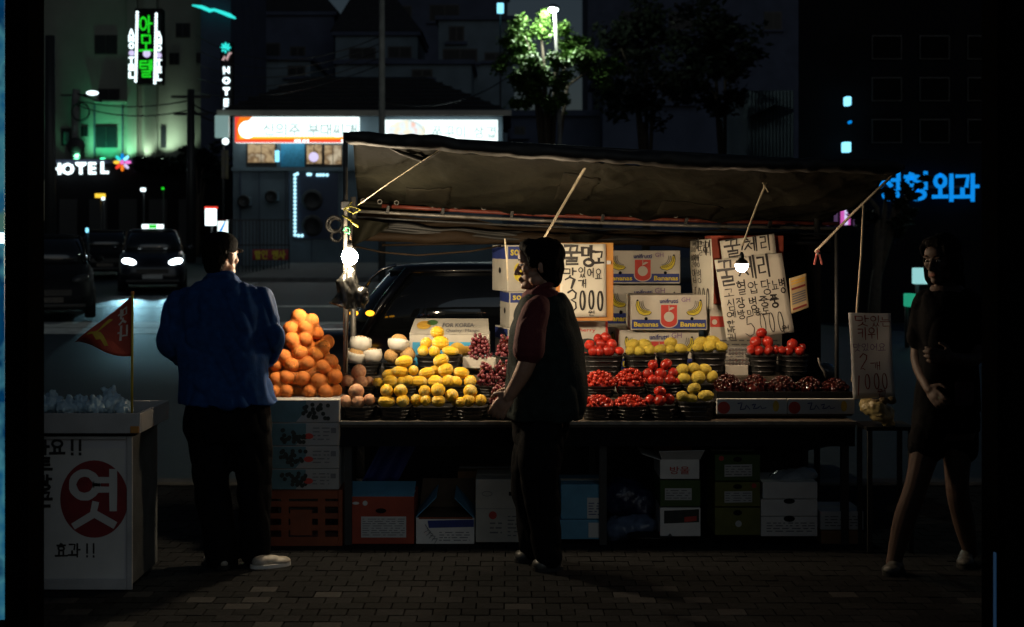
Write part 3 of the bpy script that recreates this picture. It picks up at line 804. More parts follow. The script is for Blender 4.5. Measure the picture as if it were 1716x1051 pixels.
for r_, x0, x1, py, lab in (
    (1, 574, 631, 683, 'front row black basket of pinkish peaches beside the oranges'),
    (1, 633, 690, 683, 'front row black basket holding four yellow melons next to the peaches'),
    (1, 693, 762, 683, 'front row black basket of yellow melons under the middle melon heap'),
    (1, 764, 818, 683, 'front row black basket of yellow melons nearest the man in the vest'),
    (1, 820, 880, 684, 'front row black basket of grapes beside the hand of the man'),
    (2, 578, 632, 648, 'middle row black basket of peaches behind the front peaches'),
    (2, 630, 704, 648, 'middle row black basket under the left tall melon heap'),
    (2, 706, 798, 648, 'middle row black basket under the right tall melon heap'),
    (2, 800, 868, 648, 'middle row black basket of dark grapes left of the man'),
    (3, 584, 640, 609, 'back row black basket of pears in white foam beside the post'),
    (3, 642, 696, 609, 'back row black basket of bare brown pears'),
    (3, 698, 774, 598, 'back row black basket of melons in front of the blue banded carton'),
    (3, 832, 872, 598, 'back row black basket of grapes touching the vest of the man'),
    (1, 974, 1029, 682, 'front row black basket of cherry tomatoes nearest the man in the vest'),
    (1, 1031, 1084, 682, 'front row black basket of cherry tomatoes beside the large tomatoes'),
    (1, 1086, 1131, 680, 'front row black basket of four large tomatoes'),
    (1, 1133, 1198, 674, 'front row black basket of netted mangoes with a shiny one'),
    (2, 976, 1031, 648, 'middle row black basket of cherry tomatoes nearest the man in the vest'),
    (2, 1033, 1080, 648, 'middle row black basket of cherry tomatoes beside the tomato heap'),
    (2, 1082, 1142, 645, 'middle row black basket under the large tomato heap'),
    (2, 1138, 1204, 645, 'middle row black basket of netted yellow mangoes'),
    (3, 974, 1044, 597, 'back row black basket of large tomatoes right of the man'),
    (3, 1045, 1098, 596, 'back row black basket of netted mangoes beside the back tomatoes'),
    (3, 1099, 1153, 592, 'back row black basket of mangoes under the banana cartons'),
    (3, 1158, 1216, 591, 'back row black basket of mangoes left of the cherry price sheets'),
    (3, 1250, 1301, 596, 'back row black basket under the tomato pyramid'),
    (3, 1304, 1352, 596, 'back row black basket of tomatoes at the right end of the shelf')):
    nm, Yr, Zb = ROW[r_]
    basket(x0, x1, py, Yr, Zb, lab, .105 if r_ < 3 else .125)

# oranges in nets on the box stack
ORZ = [(322,165,63),(430,200,62),(375,262,62),(250,275,65),(480,310,58),(258,372,70),(372,365,66),(570,385,58),(528,430,64),(330,490,68),(432,418,40),(470,495,66),(190,515,70),(255,592,64),(400,580,68),(600,560,60),(535,610,62),(545,500,50),(110,590,60),(640,620,44),(210,700,63),(360,705,62),(497,730,68),(640,690,62),(210,820,60),(298,826,52),(420,825,60),(556,825,64),(640,810,58),(120,720,60),(110,822,60),(70,650,50)]
ors = [(440 + x / 5.255, 500 + z / 5.255, r / 5.255 * 1.08, 1.0, None, 0.02 if r > 58 else .09) for x, z, r in ORZ]
back = [(440 + x / 5.255, 500 + z / 5.255, 11.5, 1.0, None, d) for x, z, d in ((350, 250, .16), (300, 420, .18), (420, 340, .17), (500, 420, .19), (220, 640, .2), (360, 620, .2), (470, 650, .2), (560, 720, .2), (300, 760, .2), (430, 760, .2), (180, 770, .2), (600, 640, .18))]
oo = heap('orange', 'orange', 'ripe orange', 'orange', ors, 7.93, 'the tall netted orange pile', 'oranges piled in nets')
oo += heap('orange', 'orange', 'shaded orange', 'orange', back, 7.93, 'the rear of the orange pile', 'oranges piled in nets', .7)
# thin orange nets pulled over groups of oranges
K['net'] = mat('orange_net', (.93, .29, .05), .5, .1, 30, .6, 240, alpha=.42)
def net(lab, pick):
    mb = MB()
    c = Vector(P(505, 600, 7.95))
    for o in pick: mb.ball(o.location - c, o.scale[0] * 1.07, 14, 10)
    if len(pick) > 1:
        for a, b in zip(pick, pick[1:]): mb.tube([a.location - c, b.location - c], a.scale[0] * .80, 10)
    me = fuse(mb, .006, 6, .5)
    return tag(put('fruit_net', me, K['net'], None, c), lab, 'fruit net', 'orange nets over the oranges')
oo1 = sorted(oo[:len(ors)], key=lambda o: -o.location.z)
for i, lb in enumerate(('top', 'upper middle', 'middle', 'lower middle', 'bottom')):
    seg = sorted(oo1[i * 6:(i + 1) * 6 + (2 if i == 4 else 0)], key=lambda o: o.location.x)
    net(f'thin orange net stretched over the {lb} oranges of the pile', seg)

G_P, G_M, G_T, G_N = 'peaches on the stall', 'yellow melons on the stall', 'large tomatoes on the stall', 'netted mangoes on the stall'
heap('peach', 'peach', 'pinkish peach', 'peach', [(580, 673, 11), (600, 673, 12), (619, 670, 10.5), (597, 656, 13)], Y1, 'front row basket', G_P)
heap('peach', 'peach', 'pinkish peach', 'peach', [(583, 640, 11.5), (604, 641, 12.5), (618, 640, 9, 1, None, .05), (601, 624, 13.2)], Y2, 'middle row basket', G_P)
def mel(items, Y, where): return heap('melon', 'yellow_melon', 'yellow melon', 'melon', items, Y, where, G_M)
mel([(648, 673, 10, 1.6, 90), (675, 672, 11), (648, 655, 11.3), (671.5, 655, 11.5)], Y1, 'front heap beside the peaches')
mel([(698, 671, 10, 1, None, .04), (714, 671, 10), (735, 672, 10, 1.2, 90), (712, 656, 10.8), (734, 654, 11.3)], Y1, 'middle front heap')
mel([(765, 673, 9, 1, None, .05), (772, 674, 9, 1.2, 90), (785, 671, 11), (805, 671, 10.5), (757, 663, 10.5), (788, 656, 11.3)], Y1, 'front heap beside the grapes')
mel([(633, 642, 9), (654, 640, 11, 1.15, 90), (673, 640, 9), (685, 638, 9), (702, 640, 9.5, 1.5, 90), (653, 628, 8.5, 1.6, 85), (670, 623, 9.5, 1.65, 95), (693, 621, 9), (677, 606, 10, 1.5, 80)], Y2, 'left tall heap')
mel([(730, 640, 10, 1.3, 90), (752, 639, 11), (764, 640, 10.5), (788, 639, 10), (715, 625, 9, 1.6, 80), (728, 622, 9, 1.1, 90, .06), (747, 620, 10, 1.3, 75), (773, 625, 9, 1.6, 100), (739, 604, 10.6, 1.3, 70)], Y2, 'right tall heap')
mel([(709, 588, 9), (728, 589, 9), (755, 588, 8, 1.9, 95), (714, 575, 10), (738, 575, 10.8, 1.35, 90), (733, 557, 10, 1.25, 90)], Y3, 'back row heap')
# pears, some in white foam nets
def foam(o, up=.4):
    mb = MB(); n = 36
    prof = [(-.97, .24), (-.75, .70), (-.4, .98), (0, 1.08), (.3, 1.04), (up, .98)]
    vs, fs = [], []
    for i, (z, r) in enumerate(prof):
        for k in range(n):
            a = 2 * math.pi * k / n
            rr = (r + .05) * (1 + .07 * (1 if k % 2 else -1))
            vs.append((rr * math.cos(a), rr * math.sin(a), (z + (.10 * (k % 2) if i == len(prof) - 1 else 0)) * 1.02))
    for i in range(len(prof) - 1):
        for k in range(n): fs.append((i * n + k, i * n + (k + 1) % n, (i + 1) * n + (k + 1) % n, (i + 1) * n + k))
    mb.add(vs, fs)
    f = mb.build('foam_net', K['foam'], o, True, solid=.04)
pg1 = heap('pear', 'pear', 'pear in white foam net', 'pear', [(597, 597, 14.5), (624, 596, 15), (604, 577, 15)], Y3, 'pear heap beside the post', 'pears on the stall')
for o, rr in zip(pg1, ((.25, .2, 0), (-.2, .1, 1), (.2, .25, 2))):
    o.rotation_euler = rr; foam(o, .55)
pg2 = heap('pear', 'pear', 'bare brown pear', 'pear', [(656, 597, 13), (683, 594, 14)], Y3, 'the two under a netted pear', 'pears on the stall')
pg3 = heap('pear', 'pear', 'brown pear in white foam cup', 'pear', [(668, 575, 15)], Y3, 'the right pear heap', 'pears on the stall')
pg3[0]['label'] = 'brown pear in open white foam cup atop two bare pears'
pg3[0].rotation_euler = (-.25, .12, 0); foam(pg3[0], .12)

def tom(items, Y, where): return heap('tomato', 'tomato', 'large red tomato', 'tomato', items, Y, where, G_T)
tom([(994, 589, 9), (1005, 589, 8.5), (1020, 588, 9.6), (1038, 588, 8), (988, 578, 9), (1007, 577, 9.2), (1025, 577, 9.2), (1002, 568, 8.6), (1015, 566, 9.6)], Y3, 'back heap beside the man')
tom([(1093, 637, 9), (1104, 638, 9), (1123, 636, 10), (1136, 639, 7), (1086, 626, 9), (1107, 626, 9.5), (1128, 625, 9.5), (1094, 612, 9.6), (1116, 611, 10)], Y2, 'middle row heap')
tom([(1090, 670, 9, 1, None, .03), (1106, 671, 10.3), (1121, 669, 9.5, 1, None, .03), (1106, 656, 10)], Y1, 'front row basket')
tom([(1258, 587, 9), (1271, 588, 9.5), (1288, 587, 9.5), (1299, 586, 8, 1, None, .05), (1266, 573, 9.8), (1286, 573, 9.8), (1276, 558, 9.6)], Y3, 'pyramid under the cherry sheets')
tom([(1311, 587, 8.5), (1321, 588, 9.2), (1340, 588, 8.8), (1344, 582, 7, 1, None, .06), (1328, 577, 9.8)], Y3, 'right end basket')
def man(items, Y, where): return heap('mango', 'mango', 'mango in yellow net', 'mango', items, Y, where, G_N)
man([(1056, 588, 8.5, 1.1, 60), (1071, 588, 9, 1.25, 85), (1088, 586, 8.5, 1.2, 100), (1060, 577, 8.5, 1.3, 75), (1080, 577, 9, 1.35, 100)], Y3, 'back row left basket')
man([(1106, 585, 7.5, 1.4, 80), (1123, 586, 7.5, 1.2, 90), (1141, 584, 8, 1.3, 100), (1124, 574, 9, 1.4, 90)], Y3, 'basket under banana cartons')
man([(1169, 582, 8, 1.2, 85), (1189, 580, 10, 1.15, 60), (1208, 581, 8.5, 1.3, 100), (1174, 573, 8, 1.4, 75), (1194, 571, 8, 1.5, 100)], Y3, 'basket by the cherry sheets')
man([(1146, 634, 9.5, 1.2, 90), (1170, 633, 11, 1.1, 70), (1193, 632, 10, 1.2, 30), (1143, 620, 9.5, 1.3, 60), (1163, 617, 10, 1.2, 100), (1181, 619, 9.5, 1.3, 100)], Y2, 'middle row basket')
mg_ = man([(1143, 664, 9.5, 1.1, 80), (1158, 668, 8.5, 1.3, 95), (1183, 663, 10, 1.4, 90), (1163, 651, 9, 1.25, 75)], Y1, 'front row basket')
# bunches of grapes: every grape a part of its bunch
def bunch(px, py, w, h, Y, n, label):
    b = thing('grape_bunch', label, 'grapes', P(px, py, Y), 0, 'grape bunches')
    ww, hh = WM(w, Y) / 2, WM(h, Y) / 2
    MB().tube([(0, .02, -hh * .6), (.005, .0, hh * .3), (-.01, .01, hh * 1.05)], .003, 6).build('stem', K['stembrown'], b, True)
    core = MB().ball((0, .03, -hh * .1), (ww * .8, .055, hh * .8), 12, 8).build('core', K['cherry'], b, True)
    core.name = 'inner_grapes'; core['kind'] = 'stuff'
    pts = []
    tries = 0
    while len(pts) < n and tries < 4000:
        tries += 1
        x = rnd.uniform(-1, 1); z = rnd.uniform(-1, 1)
        if abs(x) > 1.02 - .55 * (z + 1) / 2: continue
        dep = math.sqrt(max(0, 1 - (x / 1.1) ** 2)) * .065
        p = Vector((x * ww, .03 - dep * rnd.uniform(.75, 1.05), z * hh))
        if all((p - q).length > .0165 for q in pts): pts.append(p)
    for p in pts:
        g = link('grape', ME['grape'], b, p); s = rnd.uniform(.0098, .0118); g.scale = (s, s, s * 1.1)
    return b
bunch(804, 580, 42, 40, Y3, 40, 'dark red grape bunch standing in front of the blue banded carton')
bunch(848, 580, 34, 36, Y3, 24, 'dark red grape bunch in the back row touching the vest')
bunch(815, 626, 32, 38, Y2, 32, 'dark grape bunch in the middle row nearest the melons')
bunch(841, 624, 34, 42, Y2, 32, 'dark grape bunch in the middle row nearest the man')
bunch(838, 664, 38, 36, Y1, 34, 'dark grape bunch in the front row by the hand of the man')
gt = thing('fruit_tray', 'small pale carton tray under the back row grape bunch', 'tray', P(804, 603, Y3 + .04))
MB().bx(-.10, .10, -.07, .11, -.045, .018).build('tray', K['carton'], gt, bevel=.003)
# mounds of small round fruit
def mound(kind, name, px0, px1, py_rim, peak, Y, n, r, label, cat, group, mk, hd=.085):
    c = Vector((PX((px0 + px1) / 2, Y), Y, PZ(py_rim, Y - hd) - .012)); w = WM(px1 - px0, Y) / 2; hh = WM(peak, Y)
    pts = []
    tries = 0
    while len(pts) < n and tries < 9000:
        tries += 1
        x, y_ = rnd.uniform(-1, 1), rnd.uniform(-1, 1)
        if abs(x) ** 3 + abs(y_) ** 3 > 1: continue
        z = hh * (1 - .9 * (x * x * .75 + y_ * y_ * .8)) + rnd.uniform(-.15, .15) * r
        p = c + Vector((x * w, y_ * hd, z))
        if all((p - q).length > r * 1.62 for q in pts): pts.append(p)
    mo = MB().ball((0, 0, 0), (w * .95, hd * .92, hh * .8), 16, 8).build(name + '_heap', ME[kind].materials[0], None, True, c + Vector((0, 0, -r * .4)))
    tag(mo, None, None, None, 'stuff'); mo['label'] = 'inner mass of ' + label; mo['group'] = group
    for p in pts:
        o = link(name, ME[kind], None, p, (rnd.uniform(-1, 1), rnd.uniform(-1, 1), rnd.uniform(0, 6)))
        s = r * rnd.uniform(.9, 1.1); o.scale = (s, s, s)
        tag(o, label, cat, group)
mound('cherry_tomato', 'cherry_tomato', 978, 1032, 646, 24, Y2, 46, .0125, 'cherry tomato in the middle row heap nearest the man in the vest', 'cherry tomato', 'cherry tomatoes in the middle left basket', 0)
mound('cherry_tomato', 'cherry_tomato', 1030, 1082, 645, 27, Y2, 46, .0125, 'cherry tomato in the middle row heap beside the large tomatoes', 'cherry tomato', 'cherry tomatoes in the middle right basket', 0)
mound('cherry_tomato', 'cherry_tomato', 977, 1027, 680, 17, Y1, 36, .0125, 'cherry tomato in the front row basket nearest the man in the vest', 'cherry tomato', 'cherry tomatoes in the front left basket', 0)
mound('cherry_tomato', 'cherry_tomato', 1031, 1081, 680, 17, Y1, 36, .0125, 'cherry tomato in the front row basket beside four large tomatoes', 'cherry tomato', 'cherry tomatoes in the front right basket', 0)
for i, (x0, x1, wd) in enumerate(((1197, 1243, 'beside the netted mangoes'), (1243, 1288, 'second from the mangoes'), (1288, 1334, 'in the middle of the cherry row'), (1334, 1378, 'second from the kiwi sheet'), (1378, 1420, 'nearest the kiwi price sheet'))):
    t_ = thing('cherry_tray', f'black tray heaped with dark cherries {wd}', 'tray', (PX((x0 + x1) / 2, 8.0), 8.0, .70), 0, 'black cherry trays')
    w = WM(x1 - x0, 8.0) / 2 * .98; zt = PZ(656, 7.9) - .70
    mb = MB().bx(-w, w, -.115, .115, 0, .006)
    for s_ in (-1, 1): mb.bx(s_ * w - .004, s_ * w + .004, -.115, .115, .006, zt); mb.bx(-w + .004, w - .004, s_ * .113 - .004, s_ * .113 + .004, .006, zt)
    mb.build('shell', K['blackplastic'], t_)
    for s_ in (-1,): MB().bx(-w, w, -.123, -.117, zt - .012, zt).build('lip', K['blackplastic'], t_)
    MB().bx(-w + .006, w - .006, -.10, .10, .008, zt - .02).build('gap_shade', K['black'], t_)  # black block added so the gaps between cherries look dark
    mound('cherry', 'cherry', x0, x1, 653, 26 - 2 * i, 8.0, 60, .0098, f'dark red cherry in the tray {wd}', 'cherry', f'cherries in the tray {wd}', 0, .10)
K['punnet'] = mat('clear_punnet', (.5, .5, .48), .15, .1, 9, alpha=.22)
# punnets of cherries stacked behind
for k, (py, lab) in enumerate(((588, 'upper'), (605, 'lower'))):
    pn = thing('punnet', f'{lab} clear punnet of dark cherries left of the tomato pyramid', 'punnet', P(1237, py + 7, 8.42))
    MB().bx(-.07, .07, -.06, .06, 0, .05).build('shell', K['punnet'], pn, bevel=.008)
    for i in range(14):
        o = link('cherry', ME['cherry'], pn, (-.055 + .0185 * (i % 7), -.045, .013 + .02 * (i // 7))); o.scale = (.0098,) * 3
tag(MB().bx(PX(1212, 8.42), PX(1250, 8.42), 8.34, 8.55, .881, PZ(612, 8.36)).build('carton', K['carton'], bevel=.004), 'plain white carton under the clear cherry punnets', 'carton')
# ------------------------------------------------------------------ cartons and price sheets
def carton(label, x0, x1, Yf, d, z0, h, m, rz=0.0, group=None, lid=None, seam=True):
    """front face spans photo columns x0..x1 at depth Yf"""
    w = WM(x1 - x0, Yf)
    t = thing('carton', label, 'carton', (PX((x0 + x1) / 2, Yf), Yf, z0), rz, group)
    MB().bx(-w / 2, w / 2, 0, d, 0, h).build('box', m, t, bevel=.004)
    if lid:
        MB().bx(-w / 2 - .004, w / 2 + .004, -.004, d + .004, h * (1 - lid), h + .004).build('lid', m, t, bevel=.004)
    elif seam:
        MB().bx(-w / 2 + .003, w / 2 - .003, d / 2 - .03, d / 2 + .03, h, h + .0012).build('tape', K['paper'], t)
    t['w'] = w
    return t
def pr(t, name, m, fn):
    mb = MB(); fn(mb); return mb.build(name, m, t)
BAN = [(0, 1), (.10, .98), (.16, .8), (.2, .62), (.36, .42), (.62, .30), (.92, .26), (1.0, .16), (.86, .02), (.5, -.04), (.18, .08), (.0, .34), (-.06, .68)]
def banana_shape(mb, cx, cz, s, y, flip=False, grow=1.0):
    pts = [((p[0] - .45) * s * grow * (-1 if flip else 1) + cx, (p[1] - .45) * s * grow + cz) for p in BAN]
    mb.poly(pts if flip else pts[::-1], y)
def banana_print(t, w, h, y0=-.0055):
    y = y0
    def lay(k): return y - .0007 * k
    pr(t, 'blue_band', K['blueprint'], lambda b: b.quad((-w * .485, lay(0), h * .04), (w * .485, lay(0), h * .04), (w * .485, lay(0), h * .30), (-w * .485, lay(0), h * .30)))
    def shield(b):
        a = [(-w * .105, h * .72), (-w * .105, h * .25)] + [(w * .105 * math.cos(q), h * .25 + h * .165 * math.sin(q)) for q in [math.pi + i * math.pi / 12 for i in range(1, 12)]] + [(w * .105, h * .25), (w * .105, h * .72)]
        b.poly(a, lay(1))
    def rim(b):
        a = [(-w * .118, h * .73), (-w * .118, h * .25)] + [(w * .118 * math.cos(q), h * .25 + h * .19 * math.sin(q)) for q in [math.pi + i * math.pi / 12 for i in range(1, 12)]] + [(w * .118, h * .25), (w * .118, h * .73)]
        b.poly(a, lay(.5))
    pr(t, 'shield_rim', K['carton'], rim)
    pr(t, 'shield', K['redprint'], shield)
    def fruit(b):
        b.disc((0, lay(2), h * .38), w * .066, 24)
        b.poly([(w * .0, h * .56), (w * .03, h * .58), (w * .075, h * .64), (w * .04, h * .66), (w * .01, h * .63)], lay(2))
        b.poly([(-w * .004, h * .54), (w * .004, h * .54), (w * .004, h * .70), (-w * .004, h * .70)], lay(2.2))
    pr(t, 'fruit_emblem', K['carton'], fruit)
    pr(t, 'lettering', K['inkblue'], lambda b: text(b, 'unifrutti', (0, lay(1), h * .83), w * .24, h * .13, .02))
    pr(t, 'lettering', K['inkyellow'], lambda b: text(b, 'Bananas', (-w * .30, lay(2), h * .165), w * .32, h * .14, .025))
    pr(t, 'lettering', K['inkyellow'], lambda b: text(b, 'Bananas', (w * .31, lay(2), h * .165), w * .32, h * .14, .025))
    pr(t, 'stamp', K['inkpurple'], lambda b: text(b, 'GH', (w * .22, lay(1), h * .87), None, h * .13, .0))
    for s_ in (-1, 1):
        pr(t, 'banana_outline', K['darkprint'], lambda b: banana_shape(b, s_ * w * .335, h * .62, w * .185, lay(1), s_ > 0, 1.08))
        pr(t, 'banana_picture', K['inkyellow'], lambda b: banana_shape(b, s_ * w * .335, h * .62, w * .185, lay(2), s_ > 0))
        def lines(b):
            for k in range(4):
                q = [(p[0] * (1 - .14 * k) + .13 * k, p[1] * (1 - .06 * k) + .08 * k) for p in ((.03, .9), (.06, .6), (.22, .34), (.5, .18), (.88, .12))]
                stroke(b, [(s_ * w * .335 + (px_ - .45) * w * .185 * (-s_), h * .62 + (pz_ - .45) * w * .185) for px_, pz_ in q], w * .007, flat(lay(3)))
            b.disc((s_ * w * .335 - (.40) * w * .185 * (-s_) * 1.05, lay(3), h * .62 + .56 * w * .185), w * .014, 8)
        pr(t, 'banana_lines', K['darkprint'], lines)
        pr(t, 'hand_hole', K['black'], lambda b: b.disc((s_ * w * .30, lay(3), h * .325), h * .05, 12, w * .022))
def bbox(label, x0, x1, Yf, z0, h, rz=0.0, grp='banana cartons stacked behind the fruit', d=.36):
    t = carton(label, x0, x1, Yf, d, z0, h, K['carton'], rz, grp, lid=None, seam=False)
    banana_print(t, t['w'], h, -.002); return t
# shelf behind the goods for the stacks
SB('back_shelf', K['wood'], -.55, 1.80, 8.86, 9.44, .855, .879)
bbox('white banana carton standing lowest behind the netted mangoes', 1038, 1171, 8.66, .881, .249)
bbox('white banana carton in front with full shield, atop the lowest one', 1057, 1185, 8.62, 1.132, .212)
bbox('white banana carton at the foot of the rear stack, hidden below', 1015, 1141, 9.05, .881, .255)
bbox('white banana carton peeping out between front carton and the topmost carton', 1015, 1141, 9.05, 1.138, .252)
bbox('white banana carton on top of the rear stack right of the mango sign', 1014, 1140, 9.05, 1.402, .210)
# turned stack left of the man
def turned(label, z0, h, dx, rz, Yf=8.95):
    t = carton(label, 848 + dx, 966 + dx, Yf, .36, z0, h, K['carton'], rz, 'cartons stacked left of the man in the vest', seam=False)
    w = t['w']
    pr(t, 'blue_band', K['blueprint'], lambda b: b.quad((-w * .49, -.002, h * .70), (w * .49, -.002, h * .70), (w * .49, -.002, h * .97), (-w * .49, -.002, h * .97)))
    pr(t, 'lettering', K['inkyellow'], lambda b: text(b, 'sou', (-w * .36, -.003, h * .84), w * .19, h * .13, .02))
    pr(t, 'picture', K['inkyellow'], lambda b: b.disc((-w * .33, -.003, h * .42), h * .20, 20, w * .08))
    pr(t, 'side_band', K['blueprint'], lambda b: b.quad((-w / 2 - .002, .35, h * .70), (-w / 2 - .002, .01, h * .70), (-w / 2 - .002, .01, h * .97), (-w / 2 - .002, .35, h * .97)))
    pr(t, 'side_hole', K['black'], lambda b: b.add([(-w / 2 - .002, .17 + .03 * math.cos(a), h * .45 + .02 * math.sin(a)) for a in [-i * .524 for i in range(12)]], [tuple(range(12))]))
    return t
turned('carton with blue band at the foot of the turned stack behind grapes', .881, .245, 2, R(14))
turned('carton with blue band in the middle of the turned stack', 1.128, .225, 5, R(10))
turned('carton with yellow letters on blue band atop the turned stack', 1.355, .292, 0, R(16))
# mango carton with raised lid
t = carton('long white mango carton with blue front panel and tilted lid', 686, 820, 8.62, .34, .881, .222, K['carton'], seam=False)
w, h = t['w'], .222
pr(t, 'blue_panel', K['cyanprint'], lambda b: b.quad((-w * .46, -.002, h * .14), (w * .46, -.002, h * .14), (w * .46, -.002, h * .80), (-w * .46, -.002, h * .80)))
pr(t, 'mango_picture', K['inkorange'], lambda b: (b.disc((w * .10, -.003, h * .48), h * .32, 20, w * .12), b.disc((w * .22, -.0035, h * .44), h * .26, 20, w * .10)))
pr(t, 'lettering', K['inkpurple'], lambda b: text(b, 'Mangoes', (w * .20, -.005, h * .22), w * .24, h * .14))
lidm = MB().grid(8, 4, lambda u, v: Vector(((u - .5) * w * (1 - .05 * v), -.004 + .34 * v, h + .004 + .075 * v)))
lidm.build('lid', K['carton'], t, solid=.005)
def onlid(x, z): return (x, -.004 + z * .33 - .001, h + .0085 + .075 * z)
def lidtext(b):
    m2 = MB(); text(m2, 'FOR KOREA', (0, 0, 0), w * .40, .30, .02); text(m2, 'Quality  Mango', (.03, 0, -.42), w * .42, .28)
    b.add([onlid(v[0] + w * .10, v[2] * .9 + .55) for v in m2.v], m2.f)
pr(t, 'lid_lettering', K['inkgrey'], lidtext)
pr(t, 'lid_picture', K['inkorange'], lambda b: b.add([onlid(-w * .34 + .045 * math.cos(q), .55 + .28 * math.sin(q)) for q in [i * .4189 for i in range(15)]], [tuple(range(15))]))
pr(t, 'lid_leaf', K['inkgreen'], lambda b: b.add([onlid(-w * .24 + .035 * math.cos(q), .72 + .18 * math.sin(q)) for q in [i * .6283 for i in range(10)]], [tuple(range(10))]))
# white carton with a cherry picture under the mango sign
t = carton('white carton with dark cherry picture under the mango price sign', 940, 1018, 8.62, .30, .881, .30, K['carton'], seam=False)
w, h = t['w'], .30
pr(t, 'cherry_picture', K['darkprint'], lambda b: b.disc((.02, -.002, h * .42), .075, 24, .085))
pr(t, 'cherry_dots', K['redprint'], lambda b: [b.disc((.02 + rnd.uniform(-.07, .07), -.003 - .0001 * k, h * .38 + rnd.uniform(-.05, .06)), .012, 10) for k in range(14)])
pr(t, 'lettering', K['redprint'], lambda b: text(b, 'cherry', (.01, -.002, h * .83), w * .42, .028, .01))
pr(t, 'red_edge', K['redprint'], lambda b: b.bx(w / 2 - .012, w / 2 + .002, -.003, .30, .0, h + .002))
# red and white cartons behind the cherry sheets
t = carton('red carton high behind the cherry price sheets', 1192, 1313, 8.62, .30, 1.29, .415, K['cartonred'], seam=False)
t = carton('white carton with a red stripe below the red one behind cherry sheets', 1190, 1311, 8.62, .30, .881, .405, K['carton'], seam=False)
w = t['w']
pr(t, 'red_stripe', K['redprint'], lambda b: b.quad((-w * .5, -.002, .27), (w * .5, -.002, .27), (w * .5, -.002, .335), (-w * .5, -.002, .335)))
pr(t, 'emblem', K['carton'], lambda b: b.disc((-w * .44, -.003, .30), .016, 14))
pr(t, 'small_print', K['inkgrey'], lambda b: fine_lines(b, -w * .47, w * .46, .03, .20, 7, -.002, rnd))
# row of white cartons under the back shelf, seen between baskets
for x0, x1, lab in ((985, 1024, 'low white carton behind the front cherry tomatoes'), (1026, 1080, 'low white carton behind the second cherry tomato heap'), (1204, 1250, 'low white carton with blue mark behind the first cherry tray'), (1252, 1351, 'long low white carton behind the cherry trays')):
    t = carton(lab, x0, x1, 8.246, .004, .788, .064, K['carton'], 0, 'low cartons under the back shelf', seam=False)
    w = t['w']
    if x0 > 1200:
        pr(t, 'blue_mark', K['blueprint'], lambda b: b.disc((w * .2, -.002, .034), .013, 14))
        pr(t, 'red_mark', K['redprint'], lambda b: b.quad((-w * .1, -.002, .04), (w * .02, -.002, .04), (w * .02, -.002, .048), (-w * .1, -.002, .048)))
        pr(t, 'slot', K['black'], lambda b: b.quad((w * .3, -.0025, .012), (w * .32, -.0025, .012), (w * .32, -.0025, .045), (w * .3, -.0025, .045)))
# printed fronts hanging under the cherry trays
for x0, x1, lab in ((1201, 1319, 'flat white fruit carton with blue handwriting under the left cherry trays'), (1320, 1432, 'flat white fruit carton with blue handwriting under the right cherry trays')):
    t = carton(lab, x0, x1, 7.70, .022, PZ(694, 7.70), .083, K['paperdim'], 0, 'flat fruit cartons at the counter edge', seam=False)
    w, h = t['w'], .083
    pr(t, 'fruit_picture', K['redprint'], lambda b: b.disc((-w * .40, -.002, h * .42), h * .40, 16, w * .09))
    pr(t, 'fruit_picture', K['inkorange'], lambda b: b.disc((w * .34, -.002, h * .52), h * .36, 16, w * .045))
    pr(t, 'handwriting', K['inkblue'], lambda b: (stroke(b, [(-w * .2, h * .7), (-w * .14, h * .74), (-w * .17, h * .3), (-w * .1, h * .34), (-w * .08, h * .6), (-w * .03, h * .32)], .006, flat(-.002)), stroke(b, [(w * .0, h * .6), (w * .05, h * .66), (w * .02, h * .36), (w * .08, h * .4), (w * .12, h * .55), (w * .14, h * .36), (w * .2, h * .42)], .006, flat(-.0025))))

def sheet(label, co, Y, m, name='price_sheet', cat='price sheet', curl=.006, extra=None, group=None):
    """a hand-lettered sheet; co: photo corners TL, TR, BR, BL; Y: one depth or four"""
    Ys = [Y] * 4 if not isinstance(Y, (list, tuple)) else Y
    c = [P(p[0], p[1], yy) for p, yy in zip(co, Ys)]
    o = sum(c, Vector()) / 4
    c = [p - o for p in c]
    nrm = (c[1] - c[0]).cross(c[3] - c[0]).normalized()
    if nrm.y > 0: nrm = -nrm
    Wp = (Vector(co[1]) - Vector(co[0])).length; Hp = (Vector(co[3]) - Vector(co[0])).length
    def at(a, b, off=0.0):
        q = c[0].lerp(c[1], a).lerp(c[3].lerp(c[2], a), b)
        return q + nrm * (off + curl * math.sin(a * 3.1) + curl * .7 * math.sin(b * 5 + a * 2))
    t = thing(name, label, cat, o, 0, group)
    MB().grid(12, 14, lambda u, v: at(u, v)).build('paper', m, t, True, solid=.0012)
    def fn(off=.0025): return lambda x, z: at(x / Wp, -z / Hp, off)
    def uv(px, py):      # photo point to sheet units
        e1 = Vector(co[1]) - Vector(co[0]); e2 = Vector(co[3]) - Vector(co[0]); d = Vector((px, py)) - Vector(co[0])
        det = e1.x * e2.y - e1.y * e2.x
        return ((d.x * e2.y - d.y * e2.x) / det * Wp, -(e1.x * d.y - e1.y * d.x) / det * Hp)
    return t, fn, uv
def letters(t, fn, uv, m, items, name='lettering', origin=(0, 0), sc=1.0, jit=.03):
    mb = MB(); f = fn()
    for s_, x0, y0, x1, y1, pen in items:
        n = len(s_.replace(' ', ''))
        a = uv(origin[0] + x0 / sc, origin[1] + y0 / sc)
        w = (x1 - x0) / sc / (n + .10 * (n - 1)) if n else 1
        write(mb, s_, a[0], a[1], w, (y1 - y0) / sc, pen / sc, f, .10, jit)
    return mb.build(name, m, t)
